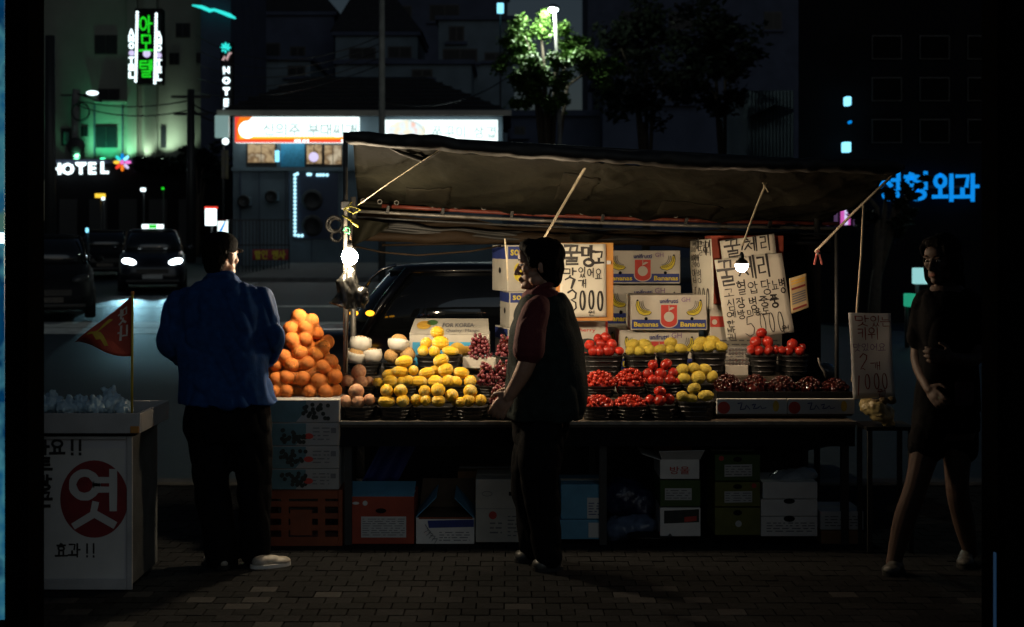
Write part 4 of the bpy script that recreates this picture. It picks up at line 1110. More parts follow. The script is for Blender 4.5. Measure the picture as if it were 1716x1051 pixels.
# mango sign on amber cardboard
bd = thing('price_sign', 'mango price sign of white paper on amber cardboard behind the man', 'price sign', P(972, 472, 8.52))
MB().bx(PX(915, 8.52) - PX(972, 8.52), PX(1028, 8.52) - PX(972, 8.52), 0, .012, -WM(66, 8.52), WM(65, 8.52)).build('board', K['amberboard'], bd, bevel=.003)
t2, fn, uv = sheet('x', [(938.5, 408), (1015, 409), (1016, 531), (938, 532)], 8.512, K['paper'], curl=.002)
letters(t2, fn, uv, K['ink'], [('꿀', 90, 90, 320, 330, 40), ('망', 320, 95, 490, 345, 42), ('고', 472, 160, 585, 305, 33), ('맛', 90, 360, 265, 500, 24), ('있', 282, 350, 378, 482, 15), ('어', 390, 362, 472, 478, 15), ('요', 488, 370, 562, 500, 14),
     ('1', 130, 508, 300, 606, 40), ('개', 280, 495, 378, 596, 15), ('3', 120, 630, 285, 890, 26), ('000', 285, 640, 588, 872, 27), ('원', 402, 882, 475, 948, 9)], origin=(930, 400), sc=7.245)
for ch in list(t2.children): ch.parent = bd; ch.location = Vector(t2.location) - Vector(bd.location)
bpy.data.objects.remove(t2)
tagm = MB().bx(-.012, .012, -.004, 0, -.011, .011).build('sticker', K['paperdim'], bd, loc=P(1020, 440, 8.512) - Vector(bd.location))
# cherry sheets
t, fn, uv = sheet('upper cherry price sheet, half covered by the larger sheet', [(1206, 404), (1297, 392), (1303, 440), (1212, 452)], 8.545, K['paper'])
letters(t, fn, uv, K['ink'], [('꿀', 118, 120, 250, 270, 20), ('체', 285, 100, 405, 225, 18), ('리', 430, 80, 520, 215, 18)], origin=(1190, 380), sc=5.256)
t, fn, uv = sheet('large tilted cherry price sheet priced 5000 behind the dim bulb', [(1197, 436), (1310, 424), (1331, 557), (1218, 571)], 8.50, K['paper'])
letters(t, fn, uv, K['ink'], [('꿀', 48, 300, 195, 520, 26), ('체', 225, 270, 385, 470, 22), ('리', 400, 258, 515, 465, 24), ('고', 112, 552, 200, 622, 9), ('혈', 222, 480, 305, 612, 13), ('압', 325, 490, 412, 590, 11), ('당', 440, 470, 525, 600, 12), ('뇨', 535, 480, 590, 560, 10), ('병', 598, 465, 655, 600, 12),
     ('심', 140, 640, 215, 740, 10), ('장', 225, 632, 305, 725, 12), ('병', 335, 625, 400, 730, 12), ('중', 425, 622, 510, 712, 12), ('풍', 520, 610, 595, 725, 18), ('예', 142, 755, 225, 810, 10), ('방', 235, 740, 305, 820, 10), ('미', 318, 735, 378, 785, 9), ('용', 385, 725, 440, 790, 9), ('도', 455, 722, 515, 780, 10),
     ('한', 145, 830, 215, 890, 9), ('바', 150, 895, 220, 940, 9), ('구니', 150, 945, 222, 1000, 8), ('5', 275, 795, 400, 980, 9), ('000', 415, 770, 640, 945, 9), ('원', 625, 880, 690, 950, 7)], origin=(1190, 380), sc=5.256)
t, fn, uv = sheet('cherry price sheet turned sideways left of the red carton', [(1157, 404), (1193, 400), (1196, 520), (1160, 508)], [8.85, 8.52, 8.52, 8.85], K['paper'])
letters(t, fn, uv, K['ink'], [('고심예', 2, 2, 17, 22, 1.2), ('혈장방', 3, 26, 18, 46, 1.2), ('압병', 4, 50, 20, 72, 1.2), ('5000', 6, 78, 33, 112, 1.3), ('꿀체리', 17, 4, 35, 26, 1.4)], origin=(1157, 400), sc=1.0)
t, fn, uv = sheet('small yellowed notice with red print hanging right of the cherry sheets', [(1322, 467), (1351, 458), (1355, 515), (1326, 526)], 8.5, mat('yellowed_paper', (.50, .38, .20), .8, .1, 9), 'notice', 'notice')
for m_, z0, z1, n_ in ((K['inkorange'], -4, -13, 2), (K['inkred'], -16, -22, 1), (K['inkgrey'], -26, -46, 5), (K['inkred'], -50, -56, 1)):
    b = MB(); f = fn(.002)
    for i in range(n_):
        zz = z0 + (z1 - z0) * (i + .5) / n_
        stroke(b, [(4, zz), (14, zz), (26, zz)], abs(z1 - z0) / n_ * .6, f, 0)
    b.build('print', m_, t)
# kiwi sheet: thin paper that lets some of the stall light through
K['kiwipaper'] = mat('thin_grey_paper', (.55, .55, .54), .8, .08, 6, .05)
_t = K['kiwipaper'].node_tree; _tr = _t.nodes.new('ShaderNodeBsdfTranslucent'); _mx = _t.nodes.new('ShaderNodeMixShader')
_tr.inputs[0].default_value = (.62, .62, .64, 1); _mx.inputs[0].default_value = .5
_t.links.new(_t.nodes['Principled BSDF'].outputs[0], _mx.inputs[1]); _t.links.new(_tr.outputs[0], _mx.inputs[2]); _t.links.new(_mx.outputs[0], _t.nodes['Material Output'].inputs[0])
t, fn, uv = sheet('grey kiwi price sheet with red brush writing at the stall corner', [(1421, 524), (1492, 525), (1500, 665), (1430, 669)], 7.66, K['kiwipaper'], curl=.012)
letters(t, fn, uv, K['inkred'], [('맛', 118, 108, 262, 215, 12), ('있', 270, 108, 365, 212, 10), ('는', 370, 130, 472, 222, 10), ('키', 150, 230, 238, 352, 12), ('위', 250, 230, 358, 348, 12), ('2', 155, 488, 275, 655, 12), ('개', 280, 572, 388, 655, 10), ('1', 120, 700, 210, 890, 14), ('000', 212, 690, 458, 840, 12), ('원', 345, 842, 432, 920, 9)], origin=(1410, 510), sc=5.84)
letters(t, fn, uv, K['inkpurple'], [('맛있어요', 105, 385, 430, 460, 8)], 'small_lettering', (1410, 510), 5.84)

# ------------------------------------------------------------------ goods under the counter
YU = 7.83
def under(label, x0, x1, y0, y1, m, d=.34, rz=0.0, Yf=YU, **kw):
    z1 = PZ(y0, Yf); z0 = max(0.001, PZ(y1, Yf))
    t = carton(label, x0, x1, Yf, d, z0, z1 - z0, m, rz, **kw); t['h'] = z1 - z0
    return t
# four grape cartons on an orange crate under the oranges
oc = thing('plastic_crate', 'orange plastic crate under the stacked grape cartons', 'crate', (PX(508, 7.78), 7.78, 0))
cw = WM(124, 7.78); chh = PZ(821, 7.78)
for s_ in (-1, 1):
    MB().bx(s_ * cw / 2 - .012, s_ * cw / 2 + .012, 0, .34, 0, chh).build('side', K['crateorange'], oc, bevel=.004)
for z_, hz in ((0, .05), (.085, .03), (.15, .03), (.215, .03), (chh - .05, .049)):
    MB().bx(-cw / 2 + .013, cw / 2 - .013, .002, .014, z_ + .001, z_ + hz).build('slat', K['crateorange'], oc)
    MB().bx(-cw / 2 + .013, cw / 2 - .013, .326, .338, z_ + .001, z_ + hz).build('slat', K['crateorange'], oc)
for x_ in (-.1, .1): MB().bx(x_ - .02, x_ + .02, .003, .012, .05, chh - .05).build('upright', K['crateorange'], oc)
MB().bx(-cw / 2 + .012, cw / 2 - .012, .014, .326, .002, .02).build('base', K['crateorange'], oc)
MB().bx(-.07, .05, -.002, .002, .06, .20).build('plate', K['crateorange'], oc)
K['cartongrape'] = mat('pale_grape_carton', (.36, .35, .33), .75, .1, 5, .1)
for k, (y0, y1, lb) in enumerate(((786, 820.5, 'lowest'), (747.5, 785.5, 'second from below'), (708.5, 747, 'third from below'), (670, 708, 'topmost'))):
    t = carton(f'printed grape carton, {lb} of four under the oranges', 452 + k * .3, 568 + k * .3, 7.76, .36, PZ(y1, 7.76), PZ(y0, 7.76) - PZ(y1, 7.76), K['cartongrape'], 0, 'grape cartons stacked under the oranges', seam=False)
    w, h = t['w'], PZ(y0, 7.76) - PZ(y1, 7.76)
    pr(t, 'blue_print', K['cyanprint'] if False else mat('teal_print', (.10, .19, .21), .7, .2, 9), lambda b: b.poly([(-w * .49, h * .02), (-w * .13, h * .02), (w * .02, h * .55), (w * .02, h * .97), (-w * .49, h * .97)], -.002))
    def gp(b):
        ox = w * .18 if k == 3 else -w * .14
        for i in range(26):
            b.disc((ox + rnd.uniform(-.2, .16) * w, -.003 - .0001 * i, h * .5 + rnd.uniform(-.34, .3) * h), .012, 8)
    pr(t, 'grape_picture', K['darkprint'], gp)
    if k < 3:
        pr(t, 'small_print', K['inkgrey'], lambda b: fine_lines(b, w * .12, w * .36, h * .2, h * .85, 4, -.002, rnd))
        pr(t, 'code_block', K['inkgrey'], lambda b: b.quad((w * .38, -.002, h * .55), (w * .455, -.002, h * .55), (w * .455, -.002, h * .78), (w * .38, -.002, h * .78)))
        pr(t, 'red_dot', K['redprint'], lambda b: b.disc((w * .06, -.004, h * .42), .016, 12, .026))
# red carton
t = under('orange red carton with white label left under the counter', 583, 694, 832, 912, K['cartonred'])
w, h = t['w'], t['h']
pr(t, 'flap', K['cartonblue'], lambda b: b.grid(2, 1, lambda u, v: Vector(((u - .5) * w, .0 + .16 * v, h + .003 + .055 * v)))).modifiers.new('t', 'SOLIDIFY').thickness = .004
pr(t, 'label', K['paperdim'], lambda b: b.quad((-w * .30, -.002, h * .14), (w * .38, -.002, h * .14), (w * .38, -.002, h * .58), (-w * .30, -.002, h * .58)))
pr(t, 'label_print', K['inkgrey'], lambda b: fine_lines(b, -w * .28, w * .36, h * .17, h * .55, 8, -.003, rnd))
pr(t, 'hand_hole', K['black'], lambda b: b.disc((0, -.002, h * .70), .014, 14, .03))
pr(t, 'emblem', K['paperdim'], lambda b: (b.disc((-w * .38, -.002, h * .86), .008, 10, .02), b.disc((-w * .24, -.002, h * .86), .014, 12)))
# open white carton
t = under('open white carton with dark inside beside the red carton', 697, 795, 868, 914, K['cartonpale'], seam=False)
w, h = t['w'], t['h']
pr(t, 'inside', K['cartoninside'], lambda b: b.bx(-w * .47, w * .47, .01, .33, h, h + .002))
for s_ in (-1, 1): pr(t, 'side_flap', K['cartonblue'], lambda b: b.add([(s_ * w * .5, .0, h), (s_ * w * .5, .33, h), (s_ * w * .16, .30, h + .13), (s_ * w * .16, .06, h + .10)], [(0, 1, 2, 3)])).modifiers.new('t', 'SOLIDIFY').thickness = .004
pr(t, 'back_flap', K['cartoninside'], lambda b: b.quad((-w * .5, .33, h), (w * .5, .33, h), (w * .45, .36, h + .16), (-w * .45, .36, h + .16))).modifiers.new('t', 'SOLIDIFY').thickness = .004
pr(t, 'front_edge', K['crateorange'], lambda b: b.bx(-w * .45, w * .47, -.001, .004, h - .006, h + .004))
pr(t, 'blue_band', K['blueprint'], lambda b: b.quad((-w * .28, -.002, h * .62), (w * .49, -.002, h * .66), (w * .49, -.002, h * .94), (-w * .30, -.002, h * .90)))
pr(t, 'drawing', K['inkgrey'], lambda b: [stroke(b, [(-w * .34 + .01 * i, h * .75 - .02 * i), (-w * .28 + .012 * i, h * .55 - .012 * i), (-w * .36 + .014 * i, h * .45 - .016 * i)], .004, flat(-.003)) for i in range(5)])
pr(t, 'small_print', K['inkgrey'], lambda b: fine_lines(b, -w * .1, w * .42, h * .1, h * .5, 4, -.002, rnd))
# tall white carton and brown one behind
t = under('tall white carton with hand hole and red mark by the man', 797, 893, 803, 909, K['carton'])
w, h = t['w'], t['h']
pr(t, 'hand_hole', K['black'], lambda b: b.bx(w * .08, w * .36, -.003, .004, h * .74, h * .80))
pr(t, 'red_mark', K['redprint'], lambda b: b.disc((-w * .2, -.002, h * .43), .022, 18))
pr(t, 'small_print', K['inkgrey'], lambda b: (fine_lines(b, w * .06, w * .4, h * .08, h * .44, 6, -.002, rnd), fine_lines(b, -w * .25, -w * .04, h * .12, h * .34, 3, -.002, rnd)))
pr(t, 'emblem', K['inkgrey'], lambda b: stroke(b, [(x, z) for x, z in ell(-w * .30, h * .77, .028, .013)], .003, flat(-.002), 0))
pr(t, 'crease', K['inkgrey'], lambda b: b.bx(-w * .49, w * .49, -.002, .0, h * .53, h * .535))
under('brown carton behind the tall white one', 767, 880, 790, 900, K['cartonbrown'], .3, 0, 8.22)
# blue drape behind the red carton
tag(MB().grid(10, 8, lambda u, v: P(640 + 60 * u - 34 * v, 742 + 66 * v, 8.3) + Vector((0, .03 * math.sin(u * 9), 0))).build('plastic_sheet', K['blueprint'], None, True, solid=.003), 'blue plastic sheet hanging behind the red carton under the counter', 'plastic sheet')
# right of the man
t = under('pale blue carton with white corner right of the legs of the man', 940, 1011, 812, 870, K['cartonblue'], group='pale blue cartons under the counter'); w, h = t['w'], t['h']
pr(t, 'white_panel', K['paperdim'], lambda b: b.quad((w * .12, -.002, h * .02), (w * .49, -.002, h * .02), (w * .49, -.002, h * .62), (w * .12, -.002, h * .62)))
pr(t, 'small_print', K['inkblue'], lambda b: fine_lines(b, w * .15, w * .4, h * .1, h * .5, 5, -.003, rnd))
t = under('lower pale blue carton with white label right of the man', 938, 1011, 871, 904, K['cartonblue'], group='pale blue cartons under the counter'); w, h = t['w'], t['h']
pr(t, 'label', K['paperdim'], lambda b: b.quad((w * .16, -.002, h * .1), (w * .42, -.002, h * .1), (w * .42, -.002, h * .85), (w * .16, -.002, h * .85)))
def crumple(label, pts, Y, m, vox=.014, amp=.018, name='plastic_bag', cat='plastic bag'):
    mb = MB()
    for px, py, rx, ry, rz_ in pts: mb.ball(P(px, py, Y), (WM(rx, Y), ry, WM(rz_, Y)), 16, 10)
    me = fuse(mb, vox, 1, .5, lambda c: amp * noise.noise(c * 17) + amp * .7 * abs(noise.noise(c * 38)))
    return tag(put(name, me, m), label, cat)
K['filmblue'] = mat('bluish_film', (.10, .14, .22), .25, .4, 9, .6, 30)
crumple('bluish plastic bag stuffed beside the pale blue cartons', [(1045, 885, 34, .10, 20), (1075, 880, 28, .10, 16), (1028, 893, 20, .09, 12)], 7.98, K['filmblue'])
crumple('dark blue plastic bag behind the bluish one under the counter', [(1045, 835, 38, .10, 34), (1075, 845, 26, .10, 30)], 8.12, mat('navy_film', (.012, .018, .055), .3, .4, 9, .6, 30))
tr = thing('black_tub', 'low black tub standing on the pavement under the counter', 'tub', P(1088, 902, 7.80))
tr.location.z = 0
MB().lathe([(.01, .0), (.09, .0), (.115, .05), (.125, .055), (.12, .06), (.10, .03), (.01, .02)], 24, pw=2.6, sy=.7).build('bowl', K['blackplastic'], tr, True)
for y0, y1, m, lb in ((770, 803, 'cartonpale', 'opened white carton with red print atop the mixed carton stack'), (805, 849, 'cartongreen', 'dark green carton with white label in the mixed carton stack'), (851, 899, 'cartonpale', 'white carton with dark picture at the foot of the mixed stack')):
    t = under(lb, 1106, 1174 if m != 'cartonpale' or y0 > 800 else 1172, y0, y1, K[m], group='mixed cartons under the counter', seam=False); w, h = t['w'], t['h']
    if y0 == 770:
        pr(t, 'print', K['redprint'], lambda b: text(b, '방울', (0, -.002, h * .45), w * .5, h * .4, .01))
        pr(t, 'front_flap', K['paperdim'], lambda b: b.quad((-w * .46, .0, h), (w * .52, .0, h), (w * .6, -.05, h + .055), (-w * .55, -.05, h + .05))).modifiers.new('t', 'SOLIDIFY').thickness = .004
        pr(t, 'side_flap', K['paperdim'], lambda b: b.quad((-w * .5, .0, h), (-w * .5, .3, h), (-w * .95, .28, h + .03), (-w * .95, .02, h + .03))).modifiers.new('t', 'SOLIDIFY').thickness = .004
        pr(t, 'back_flap', K['cartonbrown'], lambda b: b.quad((-w * .5, .33, h), (w * .5, .33, h), (w * .5, .40, h + .10), (-w * .5, .40, h + .10))).modifiers.new('t', 'SOLIDIFY').thickness = .004
    elif y0 == 805:
        pr(t, 'label', K['paperdim'], lambda b: b.quad((-w * .38, -.002, h * .25), (w * .28, -.002, h * .25), (w * .28, -.002, h * .70), (-w * .38, -.002, h * .70)))
        pr(t, 'label_print', K['inkgrey'], lambda b: fine_lines(b, -w * .35, w * .25, h * .28, h * .66, 4, -.003, rnd))
    else:
        pr(t, 'picture', K['darkprint'], lambda b: b.quad((-w * .4, -.002, h * .45), (w * .46, -.002, h * .5), (w * .46, -.002, h * .95), (-w * .4, -.002, h * .9)))
        pr(t, 'print', K['redprint'], lambda b: b.quad((w * .1, -.003, h * .5), (w * .4, -.003, h * .55), (w * .4, -.003, h * .72), (w * .1, -.003, h * .68)))
for y0, y1, m, lb in ((762, 806, 'cartongreen', 'topmost'), (808, 849, 'cartonolive', 'middle'), (851, 897, 'cartonolive', 'lowest')):
    t = under(f'green fruit carton, {lb} of three beside the white cartons', 1198, 1274, y0, y1, K[m], group='green cartons under the counter'); w, h = t['w'], t['h']
    pr(t, 'hand_hole', K['black'], lambda b: b.disc((0, -.002, h * .82), h * .10, 12, w * .10))
    if y0 < 851:
        pr(t, 'label', K['paperdim'], lambda b: b.quad((-w * .29, -.002, h * .16), (w * .32, -.002, h * .18), (w * .32, -.002, h * .64), (-w * .29, -.002, h * .62)))
        pr(t, 'label_print', K['inkgrey'], lambda b: fine_lines(b, -w * .27, w * .3, h * .2, h * .6, 4, -.003, rnd))
        pr(t, 'red_mark', K['redprint'], lambda b: b.disc((-w * .36 if y0 < 800 else w * .36, -.002, h * .86), h * .1, 12))
    else:
        pr(t, 'mark', K['paperdim'], lambda b: b.disc((w * .02, -.002, h * .42), h * .12, 12))
for y0, y1, lb in ((808, 836, 'topmost'), (837, 865, 'middle'), (866, 899, 'lowest')):
    t = under(f'plain white carton, {lb} of three right of the green cartons', 1275 + (3 if y0 < 837 else 0), 1370, y0, y1, K['cartonpale'], group='white cartons under the counter', seam=False); w, h = t['w'], t['h']
    if y0 > 808: pr(t, 'notch', K['black'], lambda b: b.disc((0, -.002, h * .90), h * .16, 12, w * .10))
    if y0 > 840: pr(t, 'small_print', K['inkgrey'], lambda b: fine_lines(b, -w * .4, w * .45, h * .2, h * .75, 4, -.002, rnd))
crumple('pale plastic bag lying on the white cartons under the counter', [(1330, 800, 34, .10, 14), (1350, 796, 20, .08, 12), (1306, 803, 22, .09, 9)], 7.98, K['plastic'])
t = under('flat grey carton with small print at the right end under the counter', 1375, 1447, 857, 888, K['paperdim'], .3); w, h = t['w'], t['h']
t.location.z = .002 + 0.0
pr(t, 'small_print', K['inkgrey'], lambda b: fine_lines(b, -w * .4, w * .45, h * .15, h * .8, 4, -.002, rnd))
under('brown carton under the flat grey carton at the right end', 1376, 1446, 889, 912, K['cartonbrown'], .3)
t.location.z = PZ(888, YU)
# bag with kiwis at the corner
crumple('yellowish plastic bag of brown kiwis under the kiwi price sheet', [(1466, 682, 24, .08, 13), (1478, 694, 20, .07, 16), (1486, 706, 10, .05, 10), (1456, 678, 12, .05, 8)], 7.66, mat('yellowish_film', (.34, .27, .12), .28, .3, 12, .6, 30, alpha=.8), .008, .022)
for k, (px, py) in enumerate(((1466, 675), (1480, 672), (1494, 671))):
    o = tag(MB().ball((0, 0, 0), (.026, .022, .021), 14, 10).build('kiwi', mat('kiwi_skin', (.13, .085, .035), .8, .2, 40, .4) if k == 0 else bpy.data.materials['kiwi_skin'], None, True, P(px, py, 7.62)), f'{("left", "middle", "right")[k]} brown kiwi resting on the yellowish bag', 'kiwi', 'kiwis in the bag')
hg = thing('kiwi_shelf', 'small dark side shelf carrying the kiwi bag', 'shelf', (PX(1482, 7.7), 7.72, 0))
MB().bx(-.12, .14, -.12, .14, .655, .675).build('board', K['black'], hg)
for x_ in (-.10, .12):
    for y_ in (-.10, .12): MB().bx(x_ - .012, x_ + .012, y_ - .012, y_ + .012, 0, .655).build('leg', K['iron'], hg)
hk = tag(MB().tube([P(1371, 600, 8.1), P(1374, 612, 8.1), P(1381, 622, 8.1), P(1384, 634, 8.1)], [.004, .006, .009, .004], 8).build('tongs', K['steel'], None, True), 'small steel tongs hanging above the cherries', 'tongs')
# ------------------------------------------------------------------ people
def folds(a=.006, s=9, stretch=2.2):
    return lambda c: -a * .8 * (1 - abs(noise.noise(Vector((c.x * s * .9, c.y * s * .9, c.z * s * .55 + c.x * 4))))) ** 7 + a * noise.noise(Vector((c.x * s, c.y * s, c.z * s / stretch))) + a * .5 * noise.noise(Vector((c.x * s * 2.3, c.y * s * 2.3, c.z * s * 2.3 / stretch)) + Vector((7, 0, 0)))

def head_mb(mb, c, M, k=1.0):
    """a head facing -Y in its own frame, turned by M"""
    def b(p, r, m2=None): mb.ball(Vector(c) + M @ (Vector(p) * k), tuple(x * k for x in r), 18, 12, M @ m2 if m2 else M)
    b((0, .012, .045), (.074, .094, .082))
    b((0, -.030, .020), (.066, .062, .080))
    b((0, -.036, -.045), (.056, .052, .062))
    b((0, -.052, -.088), (.038, .036, .030))
    b((0, -.080, -.098), (.020, .016, .016))
    for s in (-1, 1):
        b((s * .042, -.062, -.012), (.022, .022, .024))
        b((s * .030, -.082, .030), (.026, .014, .011))
        b((s * .052, -.012, -.070), (.020, .036, .030))
        b((s * .077, .016, -.006), (.009, .020, .032), Matrix.Rotation(s * .35, 3, 'Z'))
        b((s * .014, -.100, -.034), (.010, .011, .009))
    b((0, -.084, .052), (.046, .020, .034))
    mb.limb([Vector(c) + M @ (Vector(p) * k) for p in ((0, -.088, .018), (0, -.102, -.008), (0, -.114, -.030))], [.010 * k, .012 * k, .014 * k], 10, 3)
    b((0, -.092, -.058), (.024, .012, .008)); b((0, -.090, -.072), (.021, .011, .008))
    # neck
    mb.limb([Vector(c) + M @ Vector((0, .012, -.05)) * k, Vector(c) + M @ Vector((0, .022, -.11)) * k, Vector(c) + Vector((0, 0, 0)) + M @ Vector((0, .035, -.19)) * k], [.056 * k, .056 * k, .066 * k], 14, 3)

def face_parts(par, c, M, o, k=1.0):
    for s in (-1, 1):
        MB().ball(Vector(c) - o + M @ (Vector((s * .031, -.083, .008)) * k), (.013 * k, .009 * k, .007 * k), 12, 8, M).build('eye', K['eyewhite'], par, True)
        MB().ball(Vector(c) - o + M @ (Vector((s * .031, -.089, .008)) * k), (.006 * k, .005 * k, .006 * k), 10, 6, M).build('iris', K['eye'], par, True)
        MB().limb([Vector(c) - o + M @ (Vector(p) * k) for p in ((s * .014, -.096, .030), (s * .032, -.096, .036), (s * .050, -.084, .030))], [.004 * k] * 3, 8, 3).build('eyebrow', K['hair'], par, True)
    MB().ball(Vector(c) - o + M @ (Vector((0, -.099, -.063)) * k), (.022 * k, .006 * k, .009 * k), 12, 8, M).build('mouth', K['lip'], par, True)

def hand_mb(mb, w, d, side, up, k=1.0, curl=.5):
    """hand from wrist w along d; side = towards the thumb, palm normal from both"""
    d = d.normalized(); side = (side - d * side.dot(d)).normalized(); n = d.cross(side).normalized()
    if n.dot(up) < 0: n = -n
    M = Matrix((side, d, n)).transposed()
    mb.ball(w + d * .045 * k, (.040 * k, .050 * k, .015 * k), 14, 10, M)
    mb.limb([w - d * .03 * k, w + d * .02 * k], [.026 * k, .027 * k], 12, 3)
    for i, (off, ln) in enumerate(((.030, .070), (.010, .080), (-.011, .074), (-.031, .058))):
        b = w + d * .082 * k + side * off * k
        a = curl * (.8 + .12 * i)
        p1 = b + (d * math.cos(a * .6) - n * math.sin(a * .6)) * ln * .45 * k + side * off * .12
        p2 = p1 + (d * math.cos(a * 1.4) - n * math.sin(a * 1.4)) * ln * .33 * k
        p3 = p2 + (d * math.cos(a * 2.1) - n * math.sin(a * 2.1)) * ln * .25 * k
        mb.limb([b - d * .02 * k, p1, p2, p3], [.0098 * k, .0095 * k, .0085 * k, .0072 * k], 10, 3)
    t0 = w + d * .022 * k + side * .030 * k
    t1 = t0 + (side * .75 + d * .6 - n * .25).normalized() * .040 * k
    t2 = t1 + (side * .25 + d * .9 - n * .35).normalized() * .030 * k
    mb.limb([t0 - side * .015 * k, t0, t1, t2], [.014 * k, .014 * k, .0108 * k, .0085 * k], 10, 3)

def shoe(par, o, toe, heel, w, h, m, sole=K['rubber'], stripe=None):
    """toe and heel are ground points"""
    toe, heel = Vector(toe), Vector(heel)
    d = (toe - heel); L = d.length; d.normalize(); yaw = math.atan2(d.y, d.x) - math.pi / 2
    mb = MB()
    mid = (toe + heel) / 2
    M = Matrix.Rotation(yaw, 3, 'Z')
    mb.ball(mid + d * L * .22 + Vector((0, 0, h * .34)), (w * .5, L * .30, h * .36), 16, 10, M)
    mb.ball(mid - d * L * .22 + Vector((0, 0, h * .45)), (w * .40, L * .26, h * .50), 16, 10, M)
    mb.ball(mid - d * L * .02 + Vector((0, 0, h * .46)), (w * .42, L * .30, h * .42), 16, 10, M)
    up = put('shoe', fuse(mb, .007, 2), m, par, None)
    for v in up.data.vertices: v.co = (v.co.x - o.x, v.co.y - o.y, max(v.co.z, .012) - o.z)
    sl = MB().lathe([(.001, 0), (.5, 0), (.5, .018), (.001, .018)], 24, pw=2.4)
    sl.v = [tuple(mid - o + M @ Vector((v[0] * w * 1.02, v[1] * L * 1.02, v[2]))) for v in sl.v]
    sl.build('sole', sole, up)
    if stripe:
        for k in range(3):
            MB().limb([mid - o + d * L * (.10 - .07 * k) - M @ Vector((w * .36, 0, 0)) * s_ + Vector((0, 0, h * .34)) for s_ in (1, .4)], [.008, .006], 8, 2).build('stripe', stripe, up, True)
    return up

def person(label, base): return thing('person', label, 'person', base)
def pput(name, mb, vox, m, par, o, it=3, disp=None):
    mb.v = [tuple(Vector(v) - o) for v in mb.v]
    return put(name, fuse(mb, vox, it, .5, disp), m, par)

# --- man in the blue jacket, seen from behind
YA = 7.30
oA = Vector((PX(380, YA), YA, 0))
A = person('man seen from behind in blue jacket, black trousers and dark cap', oA)
cA = Vector((PX(369, YA), YA + .01, PZ(432, YA)))
MA = Matrix.Rotation(R(180 - 24), 3, 'Z')
def ring(px, py, hw, dep, Y, pw=2.4, yaw=0.0, dx=0.0): return (P(px, py, Y) + Vector((dx, 0, 0)), WM(hw, Y), dep, pw, yaw)
body = MB()
head_mb(body, cA, MA)
body.loft([ring(370, 468, 22, .06, YA), ring(371, 486, 44, .075, YA), ring(371, 510, 58, .09, YA), ring(371, 570, 58, .10, YA), ring(372, 640, 54, .10, YA), ring(378, 690, 58, .11, YA), ring(380, 715, 60, .12, YA)])
shL, elL, wrL = P(309, 502, YA), P(286, 572, YA - .02), P(322, 606, YA + .22)
shR, elR, wrR = P(434, 500, YA), P(456, 573, YA - .01), P(428, 608, YA + .24)
for a, e, m_, w in ((shL, elL, P(300, 596, YA + .10), wrL), (shR, elR, P(446, 598, YA + .10), wrR)):
    body.limb([a, e, m_, w], [.040, .026, .026, .025], 12)
    hand_mb(body, w, (w - e).normalized() + Vector((0, .3, 0)), Vector((0, 0, 1)), Vector((1, 0, 0)), 1.0, .5)
hL, kL, aL = P(349, 705, YA), P(355, 808, YA + .02), P(371, 930, YA)
hR, kR, aR = P(417, 705, YA), P(425, 808, YA + .03), P(429, 922, YA + .02)
for a, b, c in ((hL, kL, aL), (hR, kR, aR)): body.limb([a, b, c, c + Vector((0, 0, -.03))], [.085, .06, .04, .04], 12)
pput('body', body, .0055, K['skin'], A, oA, 2)
jk = MB()
jk.loft([ring(370, 470, 42, .075, YA), ring(370, 482, 58, .100, YA), ring(371, 495, 76, .118, YA), ring(371, 520, 78, .135, YA), ring(371, 570, 77, .145, YA), ring(373, 620, 75, .15, YA), ring(379, 655, 79, .165, YA), ring(383, 676, 84, .175, YA), ring(383, 677, 80, .17, YA)], 36)
jk.limb([P(322, 500, YA), P(303, 512, YA), P(288, 545, YA - .01), elL, P(300, 596, YA + .10), P(318, 604, YA + .19)], [.074, .078, .072, .066, .056, .050], 16)
jk.limb([P(424, 498, YA), P(437, 508, YA), P(451, 545, YA), elR, P(446, 598, YA + .10), P(430, 606, YA + .2)], [.072, .076, .070, .064, .056, .050], 16)
jk.limb([P(345, 470, YA + .03), P(358, 462, YA - .05), P(382, 461, YA - .05), P(398, 468, YA + .02)], [.020, .024, .024, .020], 10)
pput('jacket', jk, .009, K['jacket'], A, oA, 3, folds(.020, 9, 2.4))
tr_ = MB()
tr_.loft([ring(380, 655, 62, .125, YA), ring(381, 690, 74, .14, YA), ring(382, 720, 74, .14, YA), ring(382, 738, 66, .12, YA)])
tr_.limb([P(349, 715, YA), P(354, 770, YA), P(355, 820, YA + .01), P(366, 880, YA), P(372, 936, YA)], [.108, .105, .098, .088, .086], 16)
tr_.limb([P(417, 715, YA), P(424, 770, YA), P(426, 820, YA + .01), P(427, 880, YA + .01), P(428, 926, YA + .02)], [.108, .100, .092, .080, .076], 16)
pput('trousers', tr_, .009, K['trousers'], A, oA, 3, folds(.010, 9, 2.2))
shoe(A, oA, P(348, 0, 7.42).xy.to_3d(), P(380, 0, 7.22).xy.to_3d(), .09, .065, K['shoewhite'])
shoe(A, oA, P(486, 0, 7.34).xy.to_3d(), P(420, 0, 7.24).xy.to_3d(), .095, .068, K['shoewhite'], K['paperdim'], K['inkgrey'])
hr = MB()
for p, r in (((0, .030, .045), (.079, .086, .078)), ((0, .058, -.005), (.066, .050, .072)), ((0, .062, -.05), (.052, .034, .04))): hr.ball(cA + MA @ Vector(p), r, 18, 12, MA)
pput('hair', hr, .008, K['hair'], A, oA, 2, lambda c: .004 * noise.noise(c * 60))
cp = MB()
cp.ball(cA + MA @ Vector((0, .006, .070)), (.088, .104, .066), 20, 12, MA)
